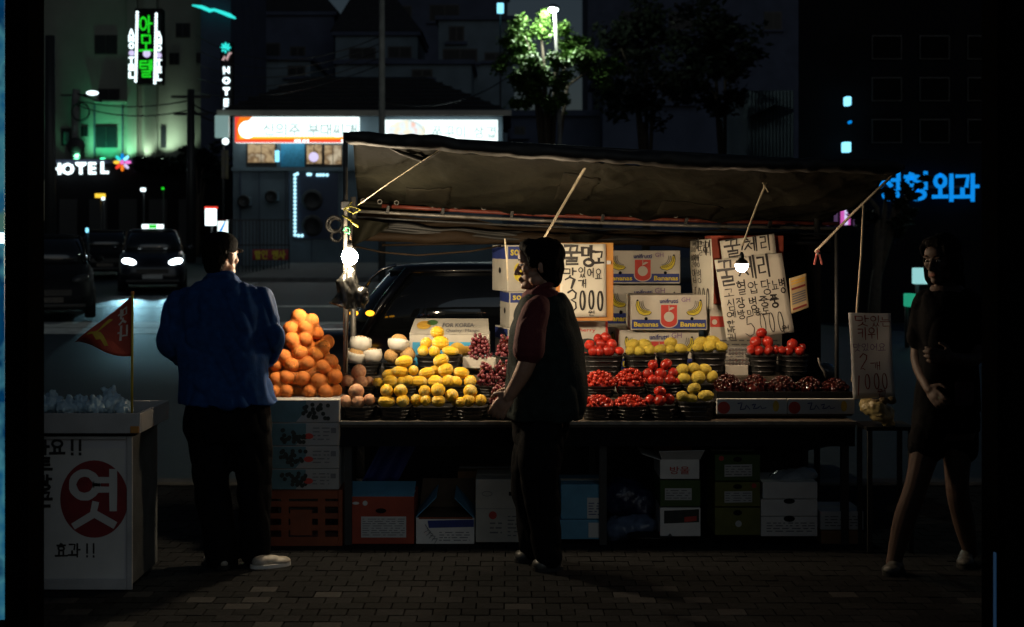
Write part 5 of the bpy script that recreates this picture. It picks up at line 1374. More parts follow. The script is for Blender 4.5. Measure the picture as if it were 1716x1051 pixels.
cp.ball(cA + MA @ Vector((0, .010, .045)), (.087, .103, .036), 20, 12, MA)
cp.ball(cA + MA @ Vector((0, -.105, .040)), (.062, .066, .010), 18, 8, MA @ Matrix.Rotation(.2, 3, 'X'))
pput('cap', cp, .007, mat('dark_cap', (.005, .005, .006), .9, .3, 30, .3, 120, spec=.05), A, oA, 2)
face_parts(A, cA, MA, oA)

# --- man in the vest, walking left past the stall
YB = 7.30
oB = Vector((PX(905, YB), YB, 0))
B = person('man with thick black hair in dark vest over red short-sleeved shirt', oB)
cB = Vector((PX(903, YB), YB, PZ(446, YB)))
MB_ = Matrix.Rotation(R(-90 - 4), 3, 'Z') @ Matrix.Rotation(R(2), 3, 'X')
kB = 1.03
body = MB()
head_mb(body, cB, MB_, kB)
# profile rings: px half width along X, depth = half shoulder width along Y
body.loft([ring(905, 490, 22, .06, YB), ring(907, 506, 30, .12, YB), ring(908, 536, 38, .15, YB), ring(908, 590, 50, .17, YB), ring(908, 650, 50, .17, YB), ring(906, 700, 46, .17, YB), ring(905, 730, 42, .16, YB)])
sN, eN, wN = P(895, 528, YB - .21), P(884, 606, YB - .27), P(856, 660, YB - .25)
body.limb([sN, eN, wN], [.046, .046, .033], 14)
hand_mb(body, wN, Vector((-.42, .04, -.55)), Vector((-.5, .2, .3)), Vector((0, -1, 0)), 1.05, .55)
sF, eF, wF = P(898, 532, YB + .20), P(880, 600, YB + .24), P(862, 655, YB + .20)
body.limb([sF, eF, wF], [.046, .046, .033], 14)
hand_mb(body, wF, Vector((-.5, 0, -.5)), Vector((-.5, -.2, .3)), Vector((0, 1, 0)), 1.05, .5)
for a, b, c in ((P(905, 715, YB - .09), P(903, 805, YB - .10), P(917, 922, YB - .09)), (P(902, 715, YB + .09), P(884, 800, YB + .09), P(890, 915, YB + .10))):
    body.limb([a, b, c, c + Vector((-.02, 0, -.03))], [.085, .06, .042, .04], 12)
pput('body', body, .0055, K['skinB'], B, oB, 2)
sh = MB()
sh.loft([ring(907, 484, 24, .070, YB), ring(907, 492, 32, .11, YB), ring(908, 506, 36, .155, YB), ring(908, 530, 42, .17, YB), ring(908, 600, 48, .17, YB), ring(908, 660, 48, .17, YB)])
sh.limb([P(903, 514, YB - .15), P(896, 528, YB - .215), P(889, 555, YB - .25), P(886, 586, YB - .265)], [.062, .074, .078, .082], 16)
sh.limb([P(905, 516, YB + .15), P(900, 532, YB + .21), P(893, 556, YB + .23), P(886, 582, YB + .24)], [.060, .070, .076, .080], 16)
sh.limb([P(880, 499, YB - .02), P(891, 490, YB - .072), P(912, 479, YB - .075), P(930, 474, YB - .02), P(912, 478, YB + .07), P(890, 490, YB + .07)], [.015] * 6, 10)
K['redshirt'] = mat('red_checked_shirt', (.17, .018, .022), .85, .4, 60, .3, 150, hue=(.10, .014, .020))
pput('shirt', sh, .008, K['redshirt'], B, oB, 2, folds(.005, 12, 1.5))
ve = MB()
ve.loft([ring(913, 491, 32, .09, YB), ring(913, 500, 41, .155, YB), ring(914, 515, 49, .185, YB), ring(913, 560, 61, .20, YB), ring(914, 610, 68, .215, YB), ring(916, 650, 71, .225, YB), ring(914, 684, 69, .225, YB), ring(913, 700, 64, .215, YB), ring(912, 702, 58, .20, YB)], 36)
pput('vest', ve, .009, K['vest'], B, oB, 3, folds(.012, 8, 1.8))
tb = MB()
tb.loft([ring(905, 680, 52, .17, YB), ring(905, 720, 50, .17, YB), ring(904, 742, 44, .15, YB)])
tb.limb([P(907, 722, YB - .09), P(906, 770, YB - .10), P(905, 820, YB - .10), P(913, 880, YB - .09), P(919, 928, YB - .09)], [.118, .112, .098, .084, .080], 16)
tb.limb([P(902, 722, YB + .09), P(889, 775, YB + .09), P(884, 815, YB + .10), P(890, 870, YB + .10), P(894, 920, YB + .10)], [.112, .104, .090, .078, .070], 16)
pput('trousers', tb, .009, K['trousersgrey'], B, oB, 3, folds(.012, 9, 2.0))
shoe(B, oB, (PX(893, 7.2), 7.19, 0), (PX(943, 7.2), 7.23, 0), .10, .095, K['shoedark'], K['rubber'], K['paperdim'])
shoe(B, oB, (PX(862, 7.4), 7.40, 0), (PX(912, 7.4), 7.41, 0), .10, .09, K['shoedark'], K['rubber'], K['shoewhite'])
hr = MB()
for p, r in (((0, .034, .055), (.088, .098, .084)), ((0, .052, .005), (.086, .074, .090)), ((0, .070, -.052), (.072, .046, .056)), ((0, -.040, .100), (.072, .052, .038)), ((.070, -.022, .045), (.022, .034, .052)), ((-.070, -.022, .045), (.022, .034, .052)), ((.070, -.034, .075), (.016, .034, .034)), ((-.070, -.034, .075), (.016, .034, .034))):
    hr.ball(cB + MB_ @ (Vector(p) * kB), tuple(x * kB * 1.05 for x in r), 18, 12, MB_)
pput('hair', hr, .007, K['hair'], B, oB, 2, lambda c: .006 * noise.noise(Vector((c.x * 50, c.y * 50, c.z * 18))))
face_parts(B, cB, MB_, oB, kB)

# --- woman in the dark at the right, facing the stall
YW = 7.12
oW = Vector((PX(1580, YW), YW, 0))
Wm = person('woman in black shirt and shorts standing in the dark right of the stall', oW)
cW = Vector((PX(1578, YW), YW, PZ(436, YW)))
MW = Matrix.Rotation(R(-48), 3, 'Z') @ Matrix.Rotation(R(8), 3, 'X')
body = MB()
head_mb(body, cW, MW, .96)
body.loft([ring(1586, 478, 24, .06, YW), ring(1590, 500, 40, .085, YW), ring(1590, 540, 44, .10, YW), ring(1590, 600, 38, .09, YW), ring(1586, 660, 46, .10, YW), ring(1584, 715, 50, .11, YW), ring(1584, 735, 46, .10, YW)])
sa, ea, wa = P(1632, 512, YW - .02), P(1640, 596, YW - .10), P(1596, 600, YW - .22)
body.limb([sa, ea, wa], [.046, .037, .027], 12)
hand_mb(body, wa, Vector((-.8, -.1, .1)), Vector((0, -.1, 1)), Vector((0, -1, 0)), .92, .6)
sb, eb, wb = P(1548, 512, YW + .06), P(1538, 600, YW + .06), P(1556, 650, YW - .08)
body.limb([sb, eb, wb], [.046, .037, .027], 12)
hand_mb(body, wb, Vector((.2, -.6, -.4)), Vector((.3, 0, .8)), Vector((-1, 0, 0)), .92, .6)
body.limb([P(1560, 715, YW - .02), P(1536, 812, YW - .03), P(1516, 870, YW + .0), P(1497, 945, YW + .03)], [.088, .058, .056, .038], 14)
body.limb([P(1606, 715, YW + .04), P(1604, 812, YW + .03), P(1614, 868, YW + .14), P(1626, 925, YW + .26)], [.088, .058, .056, .038], 14)
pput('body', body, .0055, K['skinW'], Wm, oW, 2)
tw = MB()
tw.loft([ring(1587, 484, 34, .07, YW), ring(1590, 496, 48, .10, YW), ring(1590, 540, 51, .12, YW), ring(1590, 600, 48, .115, YW), ring(1587, 660, 54, .125, YW), ring(1586, 690, 56, .13, YW)], 32)
tw.limb([P(1620, 503, YW), P(1634, 520, YW - .02), P(1639, 566, YW - .07)], [.062, .064, .066], 14)
tw.limb([P(1556, 503, YW + .03), P(1547, 520, YW + .06), P(1540, 566, YW + .06)], [.062, .064, .066], 14)
pput('shirt', tw, .009, K['blackshirt'], Wm, oW, 3, folds(.009, 10, 2))
K['shirtprint'] = mat('faded_shirt_print', (.05, .05, .07), .8, .6, 40, hue=(.10, .04, .05))
prm = MB().grid(6, 6, lambda u, v: P(1600 + 32 * u, 640 + 40 * v, YW - .135 + .03 * abs(u - .3)) - oW).build('shirt_print', K['shirtprint'], Wm, True)
so = MB()
so.loft([ring(1586, 668, 50, .115, YW), ring(1585, 700, 57, .13, YW), ring(1584, 722, 57, .13, YW)])
so.limb([P(1562, 715, YW - .02), P(1553, 745, YW - .02)], [.102, .100], 14)
so.limb([P(1606, 715, YW + .04), P(1606, 750, YW + .05)], [.100, .098], 14)
pput('shorts', so, .009, K['trousers'], Wm, oW, 3, folds(.007, 10, 1.5))
shoe(Wm, oW, (PX(1478, YW + .03), YW - .06, 0), (PX(1512, YW + .03), YW + .06, 0), .09, .08, K['shoedark'])
shoe(Wm, oW, (PX(1606, YW + .2), YW + .10, 0), (PX(1630, YW + .2), YW + .30, 0), .09, .08, K['shoedark'])
hr = MB()
for p, r in (((0, .030, .055), (.085, .092, .080)), ((0, .056, -.02), (.084, .062, .10)), ((0, .070, -.12), (.080, .045, .10)), ((0, -.042, .096), (.066, .050, .034)), ((.076, .0, -.03), (.018, .05, .10)), ((-.076, .0, -.03), (.018, .05, .10)), ((.066, -.052, .062), (.016, .03, .04)), ((-.066, -.052, .062), (.016, .03, .04))):
    hr.ball(cW + MW @ Vector(p), r, 18, 12, MW)
pput('hair', hr, .008, K['hair'], Wm, oW, 2, lambda c: .005 * noise.noise(Vector((c.x * 50, c.y * 50, c.z * 14))))
face_parts(Wm, cW, MW, oW, .96)
# ------------------------------------------------------------------ toffee cart with flag, foreground pillars
ct = thing('food_cart', 'white sweet cart with a big red disc on its front panel', 'cart', (-2.18, 6.78, 0))
def CB(name, m, x0, x1, y0, y1, z0, z1, par=None, bevel=.003):
    return MB().bx(x0 + 2.18, x1 + 2.18, y0 - 6.78, y1 - 6.78, z0, z1).build(name, m, par or ct, bevel=bevel)
Xr = PX(222, 6.78); Xl = Xr - .86
K['panel'] = mat('cart_panel', (.50, .50, .52), .7, .06, 4)
K['cartside'] = mat('cart_side', (.08, .085, .085), .7, .4, 7, .2)
fz0, fz1 = PZ(988, 6.78), PZ(735, 6.78)
K['rimgrey'] = mat('grey_rim', (.40, .40, .40), .7, .15, 6, .1)
CB('front_panel', K['panel'], Xl, Xr - .012, 6.792, 6.80, fz0 + .01, fz1)
CB('frame_post', K['rimgrey'], Xr - .026, Xr, 6.775, 6.79, fz0, fz1 + .01)
CB('frame_post', K['rimgrey'], Xl, Xl + .055, 6.775, 6.79, fz0, fz1 + .01)
CB('frame_rail', K['rimgrey'], Xl + .056, Xr - .027, 6.775, 6.79, fz0, fz0 + .05)
CB('frame_rail', K['rimgrey'], Xl + .056, Xr - .027, 6.775, 6.79, fz1 - .004, fz1 + .01)
CB('gap_board', K['black'], Xl, Xr + .01, 6.80, 7.28, fz1 + .011, PZ(726, 6.78))
CB('side_panel', K['cartside'], Xr - .02, Xr - .005, 6.802, 7.28, fz0 + .02, fz1 + .01)
CB('side_panel', K['cartside'], Xl + .005, Xl + .02, 6.802, 7.28, fz0 + .02, fz1 + .01)
CB('back_panel', K['cartside'], Xl + .021, Xr - .021, 7.265, 7.28, fz0 + .02, fz1 + .01)
tz0, tz1 = PZ(726, 6.76) + .002, PZ(692, 6.76)
xr2 = PX(236, 6.75)
CB('top_rim', K['rimgrey'], Xl - .02, xr2, 6.735, 6.755, tz0, tz1)
CB('top_rim', K['rimgrey'], xr2 - .02, xr2, 6.756, 7.30, tz0, tz1)
CB('top_rim', K['rimgrey'], Xl - .02, xr2 - .021, 7.28, 7.30, tz0, tz1)
CB('top_rim', K['rimgrey'], Xl - .02, Xl, 6.756, 7.279, tz0, tz1)
CB('top_board', K['wood'], Xl + .001, xr2 - .021, 6.756, 7.279, tz0, tz0 + .02)
CB('corner_tag', K['amberboard'], xr2 - .045, xr2 - .003, 6.729, 6.734, tz0 + .002, tz0 + .035)
for x_ in (Xl + .08, Xr - .08):
    w_ = MB().tube([(x_ + 2.18 - .02, .25, .06), (x_ + 2.18 + .02, .25, .06)], .055, 20).build('wheel', K['rubber'], ct, True)
# panel print
yF = 6.791 - 6.78
def cpt(px, py): return (PX(px, 6.78) + 2.18, PZ(py, 6.78))
cx_, cz_ = cpt(157, 837)
pr(ct, 'inner_sheet', K['paperdim'], lambda b: b.quad((cpt(40, 0)[0], yF - .0005, cpt(0, 972)[1]), (cpt(207, 0)[0], yF - .0005, cpt(0, 972)[1]), (cpt(207, 0)[0], yF - .0005, cpt(0, 752)[1]), (cpt(40, 0)[0], yF - .0005, cpt(0, 752)[1])))
K['panelred'] = mat('dark_red_print', (.20, .015, .018), .7)
pr(ct, 'red_disc', K['panelred'], lambda b: b.disc((cx_, yF - .0015, cz_), WM(65, 6.78), 48, WM(57, 6.78)))
def yeot(b):
    s = WM(1, 6.78); f = flat(yF - .003)
    stroke(b, [(cx_ + px_ * s, cz_ - pz_ * s) for px_, pz_ in ell(-16, -24, 20, 20, 0, 360, 24)], 13 * s, f, 0)
    stroke(b, [(cx_ + 32 * s, cz_ + 46 * s), (cx_ + 32 * s, cz_ - 16 * s)], 13 * s, f, 0)
    stroke(b, [(cx_ + 4 * s, cz_ + 32 * s), (cx_ + 28 * s, cz_ + 32 * s)], 10 * s, f, 0)
    stroke(b, [(cx_ + 4 * s, cz_ + 16 * s), (cx_ + 28 * s, cz_ + 16 * s)], 10 * s, f, 0)
    stroke(b, [(cx_ + 2 * s, cz_ - 8 * s), (cx_ - 2 * s, cz_ - 26 * s), (cx_ - 32 * s, cz_ - 44 * s)], 12 * s, f, 0)
    stroke(b, [(cx_ + 0 * s, cz_ - 24 * s), (cx_ + 32 * s, cz_ - 42 * s)], 12 * s, f, 0)
pr(ct, 'lettering', K['paperdim'], yeot)
def ctext(b):
    f = flat(yF - .0025); s = WM(1, 6.78)
    a = cpt(58, 738); write(b, '나요!!', a[0], a[1], 24 * s, 24 * s, 4.5 * s, f, .05, 0, 0)
    a = cpt(92, 912); write(b, '효과!!', a[0], a[1], 20 * s, 22 * s, 3 * s, f, .08, 0, 0)
    a = cpt(60, 768); write(b, '트랑근', a[0], a[1], 26 * s, 24 * s, 5 * s, f, .2, 0, 0, True)
pr(ct, 'lettering', K['ink'], ctext)
# bags of sweets heaped on the cart
K['packfilm'] = mat('milky_pack_film', (.50, .70, .82), .3, .15, 14, .6, 40, alpha=.85)
bgs = [(88, 678, 17, .07, 18, 6.95), (112, 684, 16, .07, 14, 6.88), (136, 682, 18, .08, 16, 7.0), (160, 683, 18, .07, 14, 6.9), (186, 676, 20, .08, 21, 6.98), (208, 685, 14, .06, 12, 6.88), (66, 682, 16, .07, 14, 6.9), (44, 682, 16, .07, 14, 6.98)]
for i, (px, py, rx, ry, rz_, yy) in enumerate(bgs):
    mb = MB().ball((0, 0, 0), (WM(rx, yy), ry, WM(rz_, yy) * .75), 18, 12)
    for k in range(5):
        a_ = rnd.uniform(0, 6.28); d_ = Vector((math.cos(a_) * .5, math.sin(a_) * .4, 1)).normalized()
        mb.tube([d_ * .01, d_ * WM(rz_, yy) * .8, d_ * WM(rz_, yy) * rnd.uniform(1.0, 1.5)], [.026, .018, .009], 7)
    me = fuse(mb, .0055, 1, .3, lambda c: .016 * noise.noise(Vector((c.x * 60, c.y * 60, c.z * 22)) + Vector((i, 0, 0))) + .010 * abs(noise.noise(c * 95)))
    tag(put('sweet_bag', me, K['packfilm'], None, P(px, py, yy)), f'milky plastic bag of sweets heaped on the cart, {ORD[[44, 66, 88, 112, 136, 160, 186, 208].index(px)]} of the heap', 'plastic bag', 'plastic bags of sweets on the cart')
fl = thing('flag', 'small red pennant with yellow and white print on a yellow stick in the cart', 'flag', P(221, 700, 6.80))
fo = P(221, 700, 6.80)
MB().tube([P(221, 702, 6.80) - fo, P(222, 494, 6.80) - fo], .006, 8).build('stick', K['poleyellow'], fl, True)
MB().ball(P(222, 491, 6.80) - fo, .010, 10, 8).build('knob', K['amberboard'], fl, True)
def flagpt(u, v):     # u from hoist to tip
    top = Vector((220, 497)); bot = Vector((220, 597)); tip = Vector((127, 573))
    q = top.lerp(bot, v).lerp(tip, u)
    q.y += 8 * math.sin(u * 5.5) * (1 - u) * (v - .2)
    p = P(q.x, q.y, 6.80)
    p.y += .035 * math.sin(u * 6 + v * 2)
    return p - fo
MB().grid(24, 14, flagpt).build('cloth', K['flag'], fl, True, solid=.0012)
def flagfn(x, z):      # sheet units: x from hoist 0..1, z from 0 down
    p = flagpt(min(.98, max(0, x)), min(1, max(0, -z))); return (p[0], p[1] - .004, p[2])
b = MB()
write(b, '맛나', .10, -.10, .16, .28, .035, flagfn, .15, .02, 0, True); b.build('white_print', K['flagwhite'], fl)
b = MB()
stroke(b, [(.40, -.18), (.62, -.35), (.56, -.62)], .09, flagfn, .2); stroke(b, [(.72, -.2), (.55, -.42), (.42, -.8)], .08, flagfn, .2); b.build('yellow_print', K['flagyellow'], fl)
# pillars of the doorway the street is seen from
YP = 5.3
K['pillarblack'] = mat('pillar_black', (.003, .003, .003), 1.0, .2, 8, spec=0.0)
def plate(par, m, name, pts, z0, z1):
    n = len(pts)
    return MB().add([(x, y, z0) for x, y in pts] + [(x, y, z1) for x, y in pts], [tuple(range(n))[::-1], tuple(range(n, 2 * n))] + [(i, (i + 1) % n, n + (i + 1) % n, n + i) for i in range(n)]).build(name, m, par)
pl = thing('pillar', 'black square pillar at the left edge, close to the camera', 'pillar', (PX(30, YP), YP, 0))
xb = PX(74, YP + .2) - PX(30, YP); xa = PX(8, YP) - PX(30, YP)
plate(pl, K['pillarblack'], 'shaft', [(xa, 0), (xb - .02, 0), (xb, .02), (xb, .2), (xa, .2)], 0, 3.6)
plate(pl, K['pillarblack'], 'foot', [(xa + .004, -.006), (xb - .03, -.006), (xb - .03, -.001), (xa + .004, -.001)], 0, .1)
pr_ = thing('shade_wall', 'black wall end at the right edge, lengthened out of view to cast shade', 'wall', (PX(1645, YP + .2), YP, 0))
plate(pr_, K['pillarblack'], 'shaft', [(.02, 0), (3.2, 0), (3.2, .2), (0, .2), (0, .02)], 0, 3.6)  # stretch beyond the frame added to shade the woman and right side
plate(pr_, K['pillarblack'], 'foot', [(.03, -.006), (3.2, -.006), (3.2, -.001), (.03, -.001)], 0, .1)
MB().bx(-.006, -.001, .03, .05, .12, PZ(930, YP)).build('edge_glint', glow('blue_glint', (.05, .14, .30), .12), pr_)  # blue reflection on the wall edge put in as a glowing strip
sg = thing('lit_banner', 'tall lit blue poster panel glimpsed left of the black pillar', 'lit sign', (PX(-32, 5.8), 5.8, 0))
xe = PX(7, 5.8) - PX(-32, 5.8)
MB().bx(-.5, xe, 0, .05, .12, 3.4).build('panel', K['strip'], sg)
MB().bx(-.52, xe, .051, .09, 0, 3.42).build('case', K['black'], sg)
MB().bx(-.1, xe + .0005, -.004, 0, PZ(408, 5.8), PZ(390, 5.8)).build('white_panel', K['white'], sg)
# ------------------------------------------------------------------ the street behind
def gz(y): return -.16 + .03 * max(0.0, min(y, 75) - 22)
def G(px, Y): return Vector((PX(px, Y), Y, gz(Y)))

def car(label, loc, rz, paint, hs=1.0, lit=False, group='cars on the street'):
    c = thing('car', label, 'car', loc, rz, group)
    st_ = [(2.28, .62, .34, .58), (2.20, .78, .24, .68), (1.9, .86, .20, .80), (1.3, .89, .20, .92), (.85, .90, .19, .97), (0, .90, .18, .99), (-1.2, .90, .19, 1.0), (-1.85, .88, .22, 1.0), (-2.15, .80, .28, .96), (-2.25, .66, .36, .84)]
    mb = MB(); rings = []
    for x, hw, zb, zt in st_:
        prof = [(hw * .86, zb), (hw * .97, zb + .10), (hw, (zb + zt) / 2), (hw * .97, zt - .14), (hw * .88, zt - .03), (hw * .7, zt)]
        rings.append([(x, y, z * (hs if z > .6 else 1)) for y, z in prof] + [(x, -y, z * (hs if z > .6 else 1)) for y, z in prof[::-1]])
    n = 12; vs = [v for r in rings for v in r]; fs = []
    for i in range(len(rings) - 1):
        for k in range(n): fs.append((i * n + k, i * n + (k + 1) % n, (i + 1) * n + (k + 1) % n, (i + 1) * n + k))
    fs += [tuple(range(n))[::-1], tuple((len(rings) - 1) * n + k for k in range(n))]
    mb.add(vs, fs); mb.build('body', paint, c, True)
    zb, zr = .95 * hs, 1.46 * hs
    MB().loft([((-.28, 0, zb), 1.42, .80, 5, 0), ((-.36, 0, zb + (zr - zb) * .5), 1.16, .74, 4.5, 0), ((-.42, 0, zr - .04), .88, .64, 4, 0)], 36).build('windows', K['carglass'], c, True)
    MB().loft([((-.42, 0, zr - .06), .92, .655, 4, 0), ((-.42, 0, zr - .01), .86, .62, 4, 0), ((-.42, 0, zr + .015), .60, .45, 3, 0)], 36).build('roof', paint, c, True)
    for s in (-1, 1):
        MB().tube([(.98, s * .72, zb), (.66, s * .69, zb + .25 * hs), (.36, s * .60, zr - .04)], .03, 8).build('windscreen_pillar', paint, c, True)
        MB().tube([(-1.52, s * .72, zb), (-1.36, s * .68, zb + .25 * hs), (-1.16, s * .58, zr - .04)], .035, 8).build('rear_pillar', paint, c, True)
        MB().box((-.30, s * .765, zb + .23 * hs), (.06, .03, .50 * hs), rx=s * .22).build('door_pillar', paint, c)
        m_ = MB().ball((.82, s * 1.0, zb + .10), (.07, .10, .07), 12, 8).build('mirror', paint, c, True)
        M_ = Euler((0, 0, s * .45)).to_matrix() @ Euler((s * .25, .35, 0)).to_matrix()
        hl = MB().ball((2.13, s * .60, .70 * hs), (.10, .20, .082), 16, 10, M_).build('headlight', K['headlight'] if lit else K['lampglass'], c, True)
        MB().ball((-2.14, s * .64, .86 * hs), (.07, .15, .09), 12, 8).build('tail_light', K['redprint'], c, True)
        for x in (1.40, -1.38):
            w_ = MB().lathe([(.18, -.10), (.30, -.11), (.33, -.07), (.33, .07), (.30, .11), (.18, .10), (.17, 0)], 24)
            w_.v = [(v[0] + x, v[2] + s * .80, v[1] + .33) for v in w_.v]
            wo = w_.build('wheel', K['rubber'], c, True)
            r_ = MB().lathe([(.02, .09), (.10, .075), (.185, .085)], 18)
            r_.v = [(v[0] + x, (v[2]) * s + s * .80, v[1] + .33) for v in r_.v]
            r_.build('rim', K['chrome'], wo, True)
    MB().bx(2.245, 2.285, -.42, .42, .50, .62).build('grille', K['blackplastic'], c)
    MB().bx(2.29, 2.30, -.26, .26, .36, .47).build('number_plate', K['paperdim'] if lit else K['lampglass'], c)
    MB().bx(-2.262, -2.25, -.26, .26, .56, .68).build('number_plate', K['paperdim'], c)
    MB().bx(2.15, 2.30, -.70, .70, .26, .34).build('bumper', K['blackplastic'], c, bevel=.02)
    if lit:
        for s in (-1, 1):
            l = bpy.data.lights.new('headlamp_beam', 'SPOT'); l.energy = 330; l.spot_size = R(27); l.spot_blend = .35; l.color = (.38, .82, 1.0); l.shadow_soft_size = .08
            o = link('headlamp_beam', l, c, (2.36, s * .60, .68 * hs), (R(90 - 17), 0, R(-90)))
    return c
tx = car('dark taxi driving towards the camera with bright headlights and a roof lamp', G(256, 40), R(-76), K['carpaint'], 1.16, True)
rl = MB().bx(-.45, -.25, -.30, .30, 1.46 * 1.16 + .03, 1.46 * 1.16 + .15).build('roof_lamp', K['white'], tx, bevel=.02)
MB().bx(-.248, -.244, -.11, .11, 1.46 * 1.16 + .04, 1.46 * 1.16 + .14).build('lamp_window', K['green'], rl)
car('dark car parked far left of the taxi nearest the black pillar', G(84, 31), R(-72), K['dullpaint'], 1.2)
car('dark car parked behind and left of the taxi', G(176, 47), R(-74), K['dullpaint'], 1.05)
pk = car('black hatchback parked side on right behind the fruit stall', Vector((.32, 11.7, -.16)), R(3), K['carpaint'], 1.13)
for k, (px, py) in enumerate(((593, 525), (620, 525))):
    q = pk.matrix_basis.inverted() @ P(px, py, 10.72 + .02 * k)
    MB().ball(q, (.034, .03, .022), 12, 8).build('side_lamp', K['amber'], pk, True)
MB().tube([pk.matrix_basis.inverted() @ P(px, py, 10.9) for px, py in ((612, 484), (622, 466), (640, 451), (664, 444))], .012, 8).build('window_glint', K['chrome'], pk, True)  # chrome tube added to carry the lamp highlight along the rear window

def wire(label, a, b, sag, r=.03):
    pts = [a.lerp(b, i / 12) + Vector((0, 0, -sag * 4 * (i / 12) * (1 - i / 12))) for i in range(13)]
    tag(MB().tube(pts, r, 5).build('wire', K['darkcord'], None, True), label, 'wire', 'overhead wires')
# --- restaurant with two lit signs
YR = 55.0
rs = thing('restaurant', 'low restaurant with hipped roof, lit windows and grey lower wall', 'building', G(610, YR))
RO = rs.location
def RB(name, m, px0, px1, py0, py1, y0, y1, par=None, bevel=0):
    return MB().bx(PX(px0, YR) - RO.x, PX(px1, YR) - RO.x, y0 - YR, y1 - YR, PZ(py1, YR) - RO.z, PZ(py0, YR) - RO.z).build(name, m, par or rs, bevel=bevel)
zb_ = 480
RB('wall', K['plastergrey'], 388, 842, 194, 500, YR + .3, YR + 9)
rf = MB()
e0, e1 = PX(372, YR) - RO.x, PX(856, YR) - RO.x
ze, zr_ = PZ(190, YR) - RO.z, PZ(128, YR + 4) - RO.z
rx0, rx1 = PX(512, YR + 4) - RO.x, PX(712, YR + 4) - RO.x
rf.add([(e0, -.8, ze), (e1, -.8, ze), (e1, 9.6, ze), (e0, 9.6, ze), (rx0, 4.2, zr_), (rx1, 4.2, zr_)], [(0, 1, 5, 4), (1, 2, 5), (2, 3, 4, 5), (3, 0, 4), (0, 3, 2, 1)])
ro = rf.build('roof', K['roof'], rs)
for k in range(1, 9):
    t = k / 9
    MB().tube([(e0 + (rx0 - e0) * t, -.8 + 5 * t, ze + (zr_ - ze) * t + .03), (e1 + (rx1 - e1) * t, -.8 + 5 * t, ze + (zr_ - ze) * t + .03)], .05, 6).build('tile_course', K['roof'], ro)
MB().bx(e0 - .02, e1 + .02, -.86, -.80, ze - .16, ze + .04).build('fascia', K['carton'], rs)
RB('sill_band', K['plastergrey'], 386, 844, 280, 286, YR + .18, YR + .30)
RB('blue_light_panel', K['cyanprint'], 469, 509, 238, 279, YR + .24, YR + .30)  # bluish light on the plaster put in as a cyan panel
def rwin(px0, px1, py0, py1, lab=None):
    f_ = RB('window', K['frame'], px0 - 3, px1 + 3, py0 - 2, py1 + 8, YR + .20, YR + .29)
    RB('pane', K['room'], px0, px1, py0, py1, YR + .17, YR + .195, f_)
    RB('frame', K['frame'], (px0 + px1) / 2 - .5, (px0 + px1) / 2 + .5, py0, py1, YR + .15, YR + .168, f_)
    return f_
w1 = rwin(414, 459, 241, 272)
RB('lit_notice', K['cyan'], 460, 467, 252, 271, YR + .14, YR + .16, w1)
w2 = rwin(513, 538, 242, 274)
MB().disc((PX(525, YR) - RO.x, .12, PZ(263, YR) - RO.z), .19, 12).build('lit_ornament', K['lavender'], w2)
rwin(543, 571, 243, 275)
for i in range(3): RB('panel_joint', K['plasterdark'], 432 + 44 * i, 433 + 44 * i, 287, 470, YR + .27, YR + .30)
RB('wall_poster', K['plasterdark'], 490, 565, 290, 400, YR + .22, YR + .30)
for cy_ in (335, 378):
    MB().lathe([(.02, 0), (.42, 0), (.40, .03), (.3, .05)], 24).build('plate_picture', K['roof'], rs, True, Vector((PX(522, YR) - RO.x, .19, PZ(cy_, YR) - RO.z)), (R(90), 0, 0))
for i in range(17): MB().ball((PX(493, YR) - RO.x, .19, PZ(293 + 6.3 * i, YR) - RO.z), .062, 8, 6).build('border_lamp', K['ledwhite'], rs, True)
for px, py in ((497, 291), (499, 395), (505, 395), (515, 292), (519, 292), (531, 293), (536, 293), (541, 293), (547, 293)): MB().ball((PX(px, YR) - RO.x, .19, PZ(py, YR) - RO.z), .062, 8, 6).build('border_lamp', K['ledwhite'], rs, True)
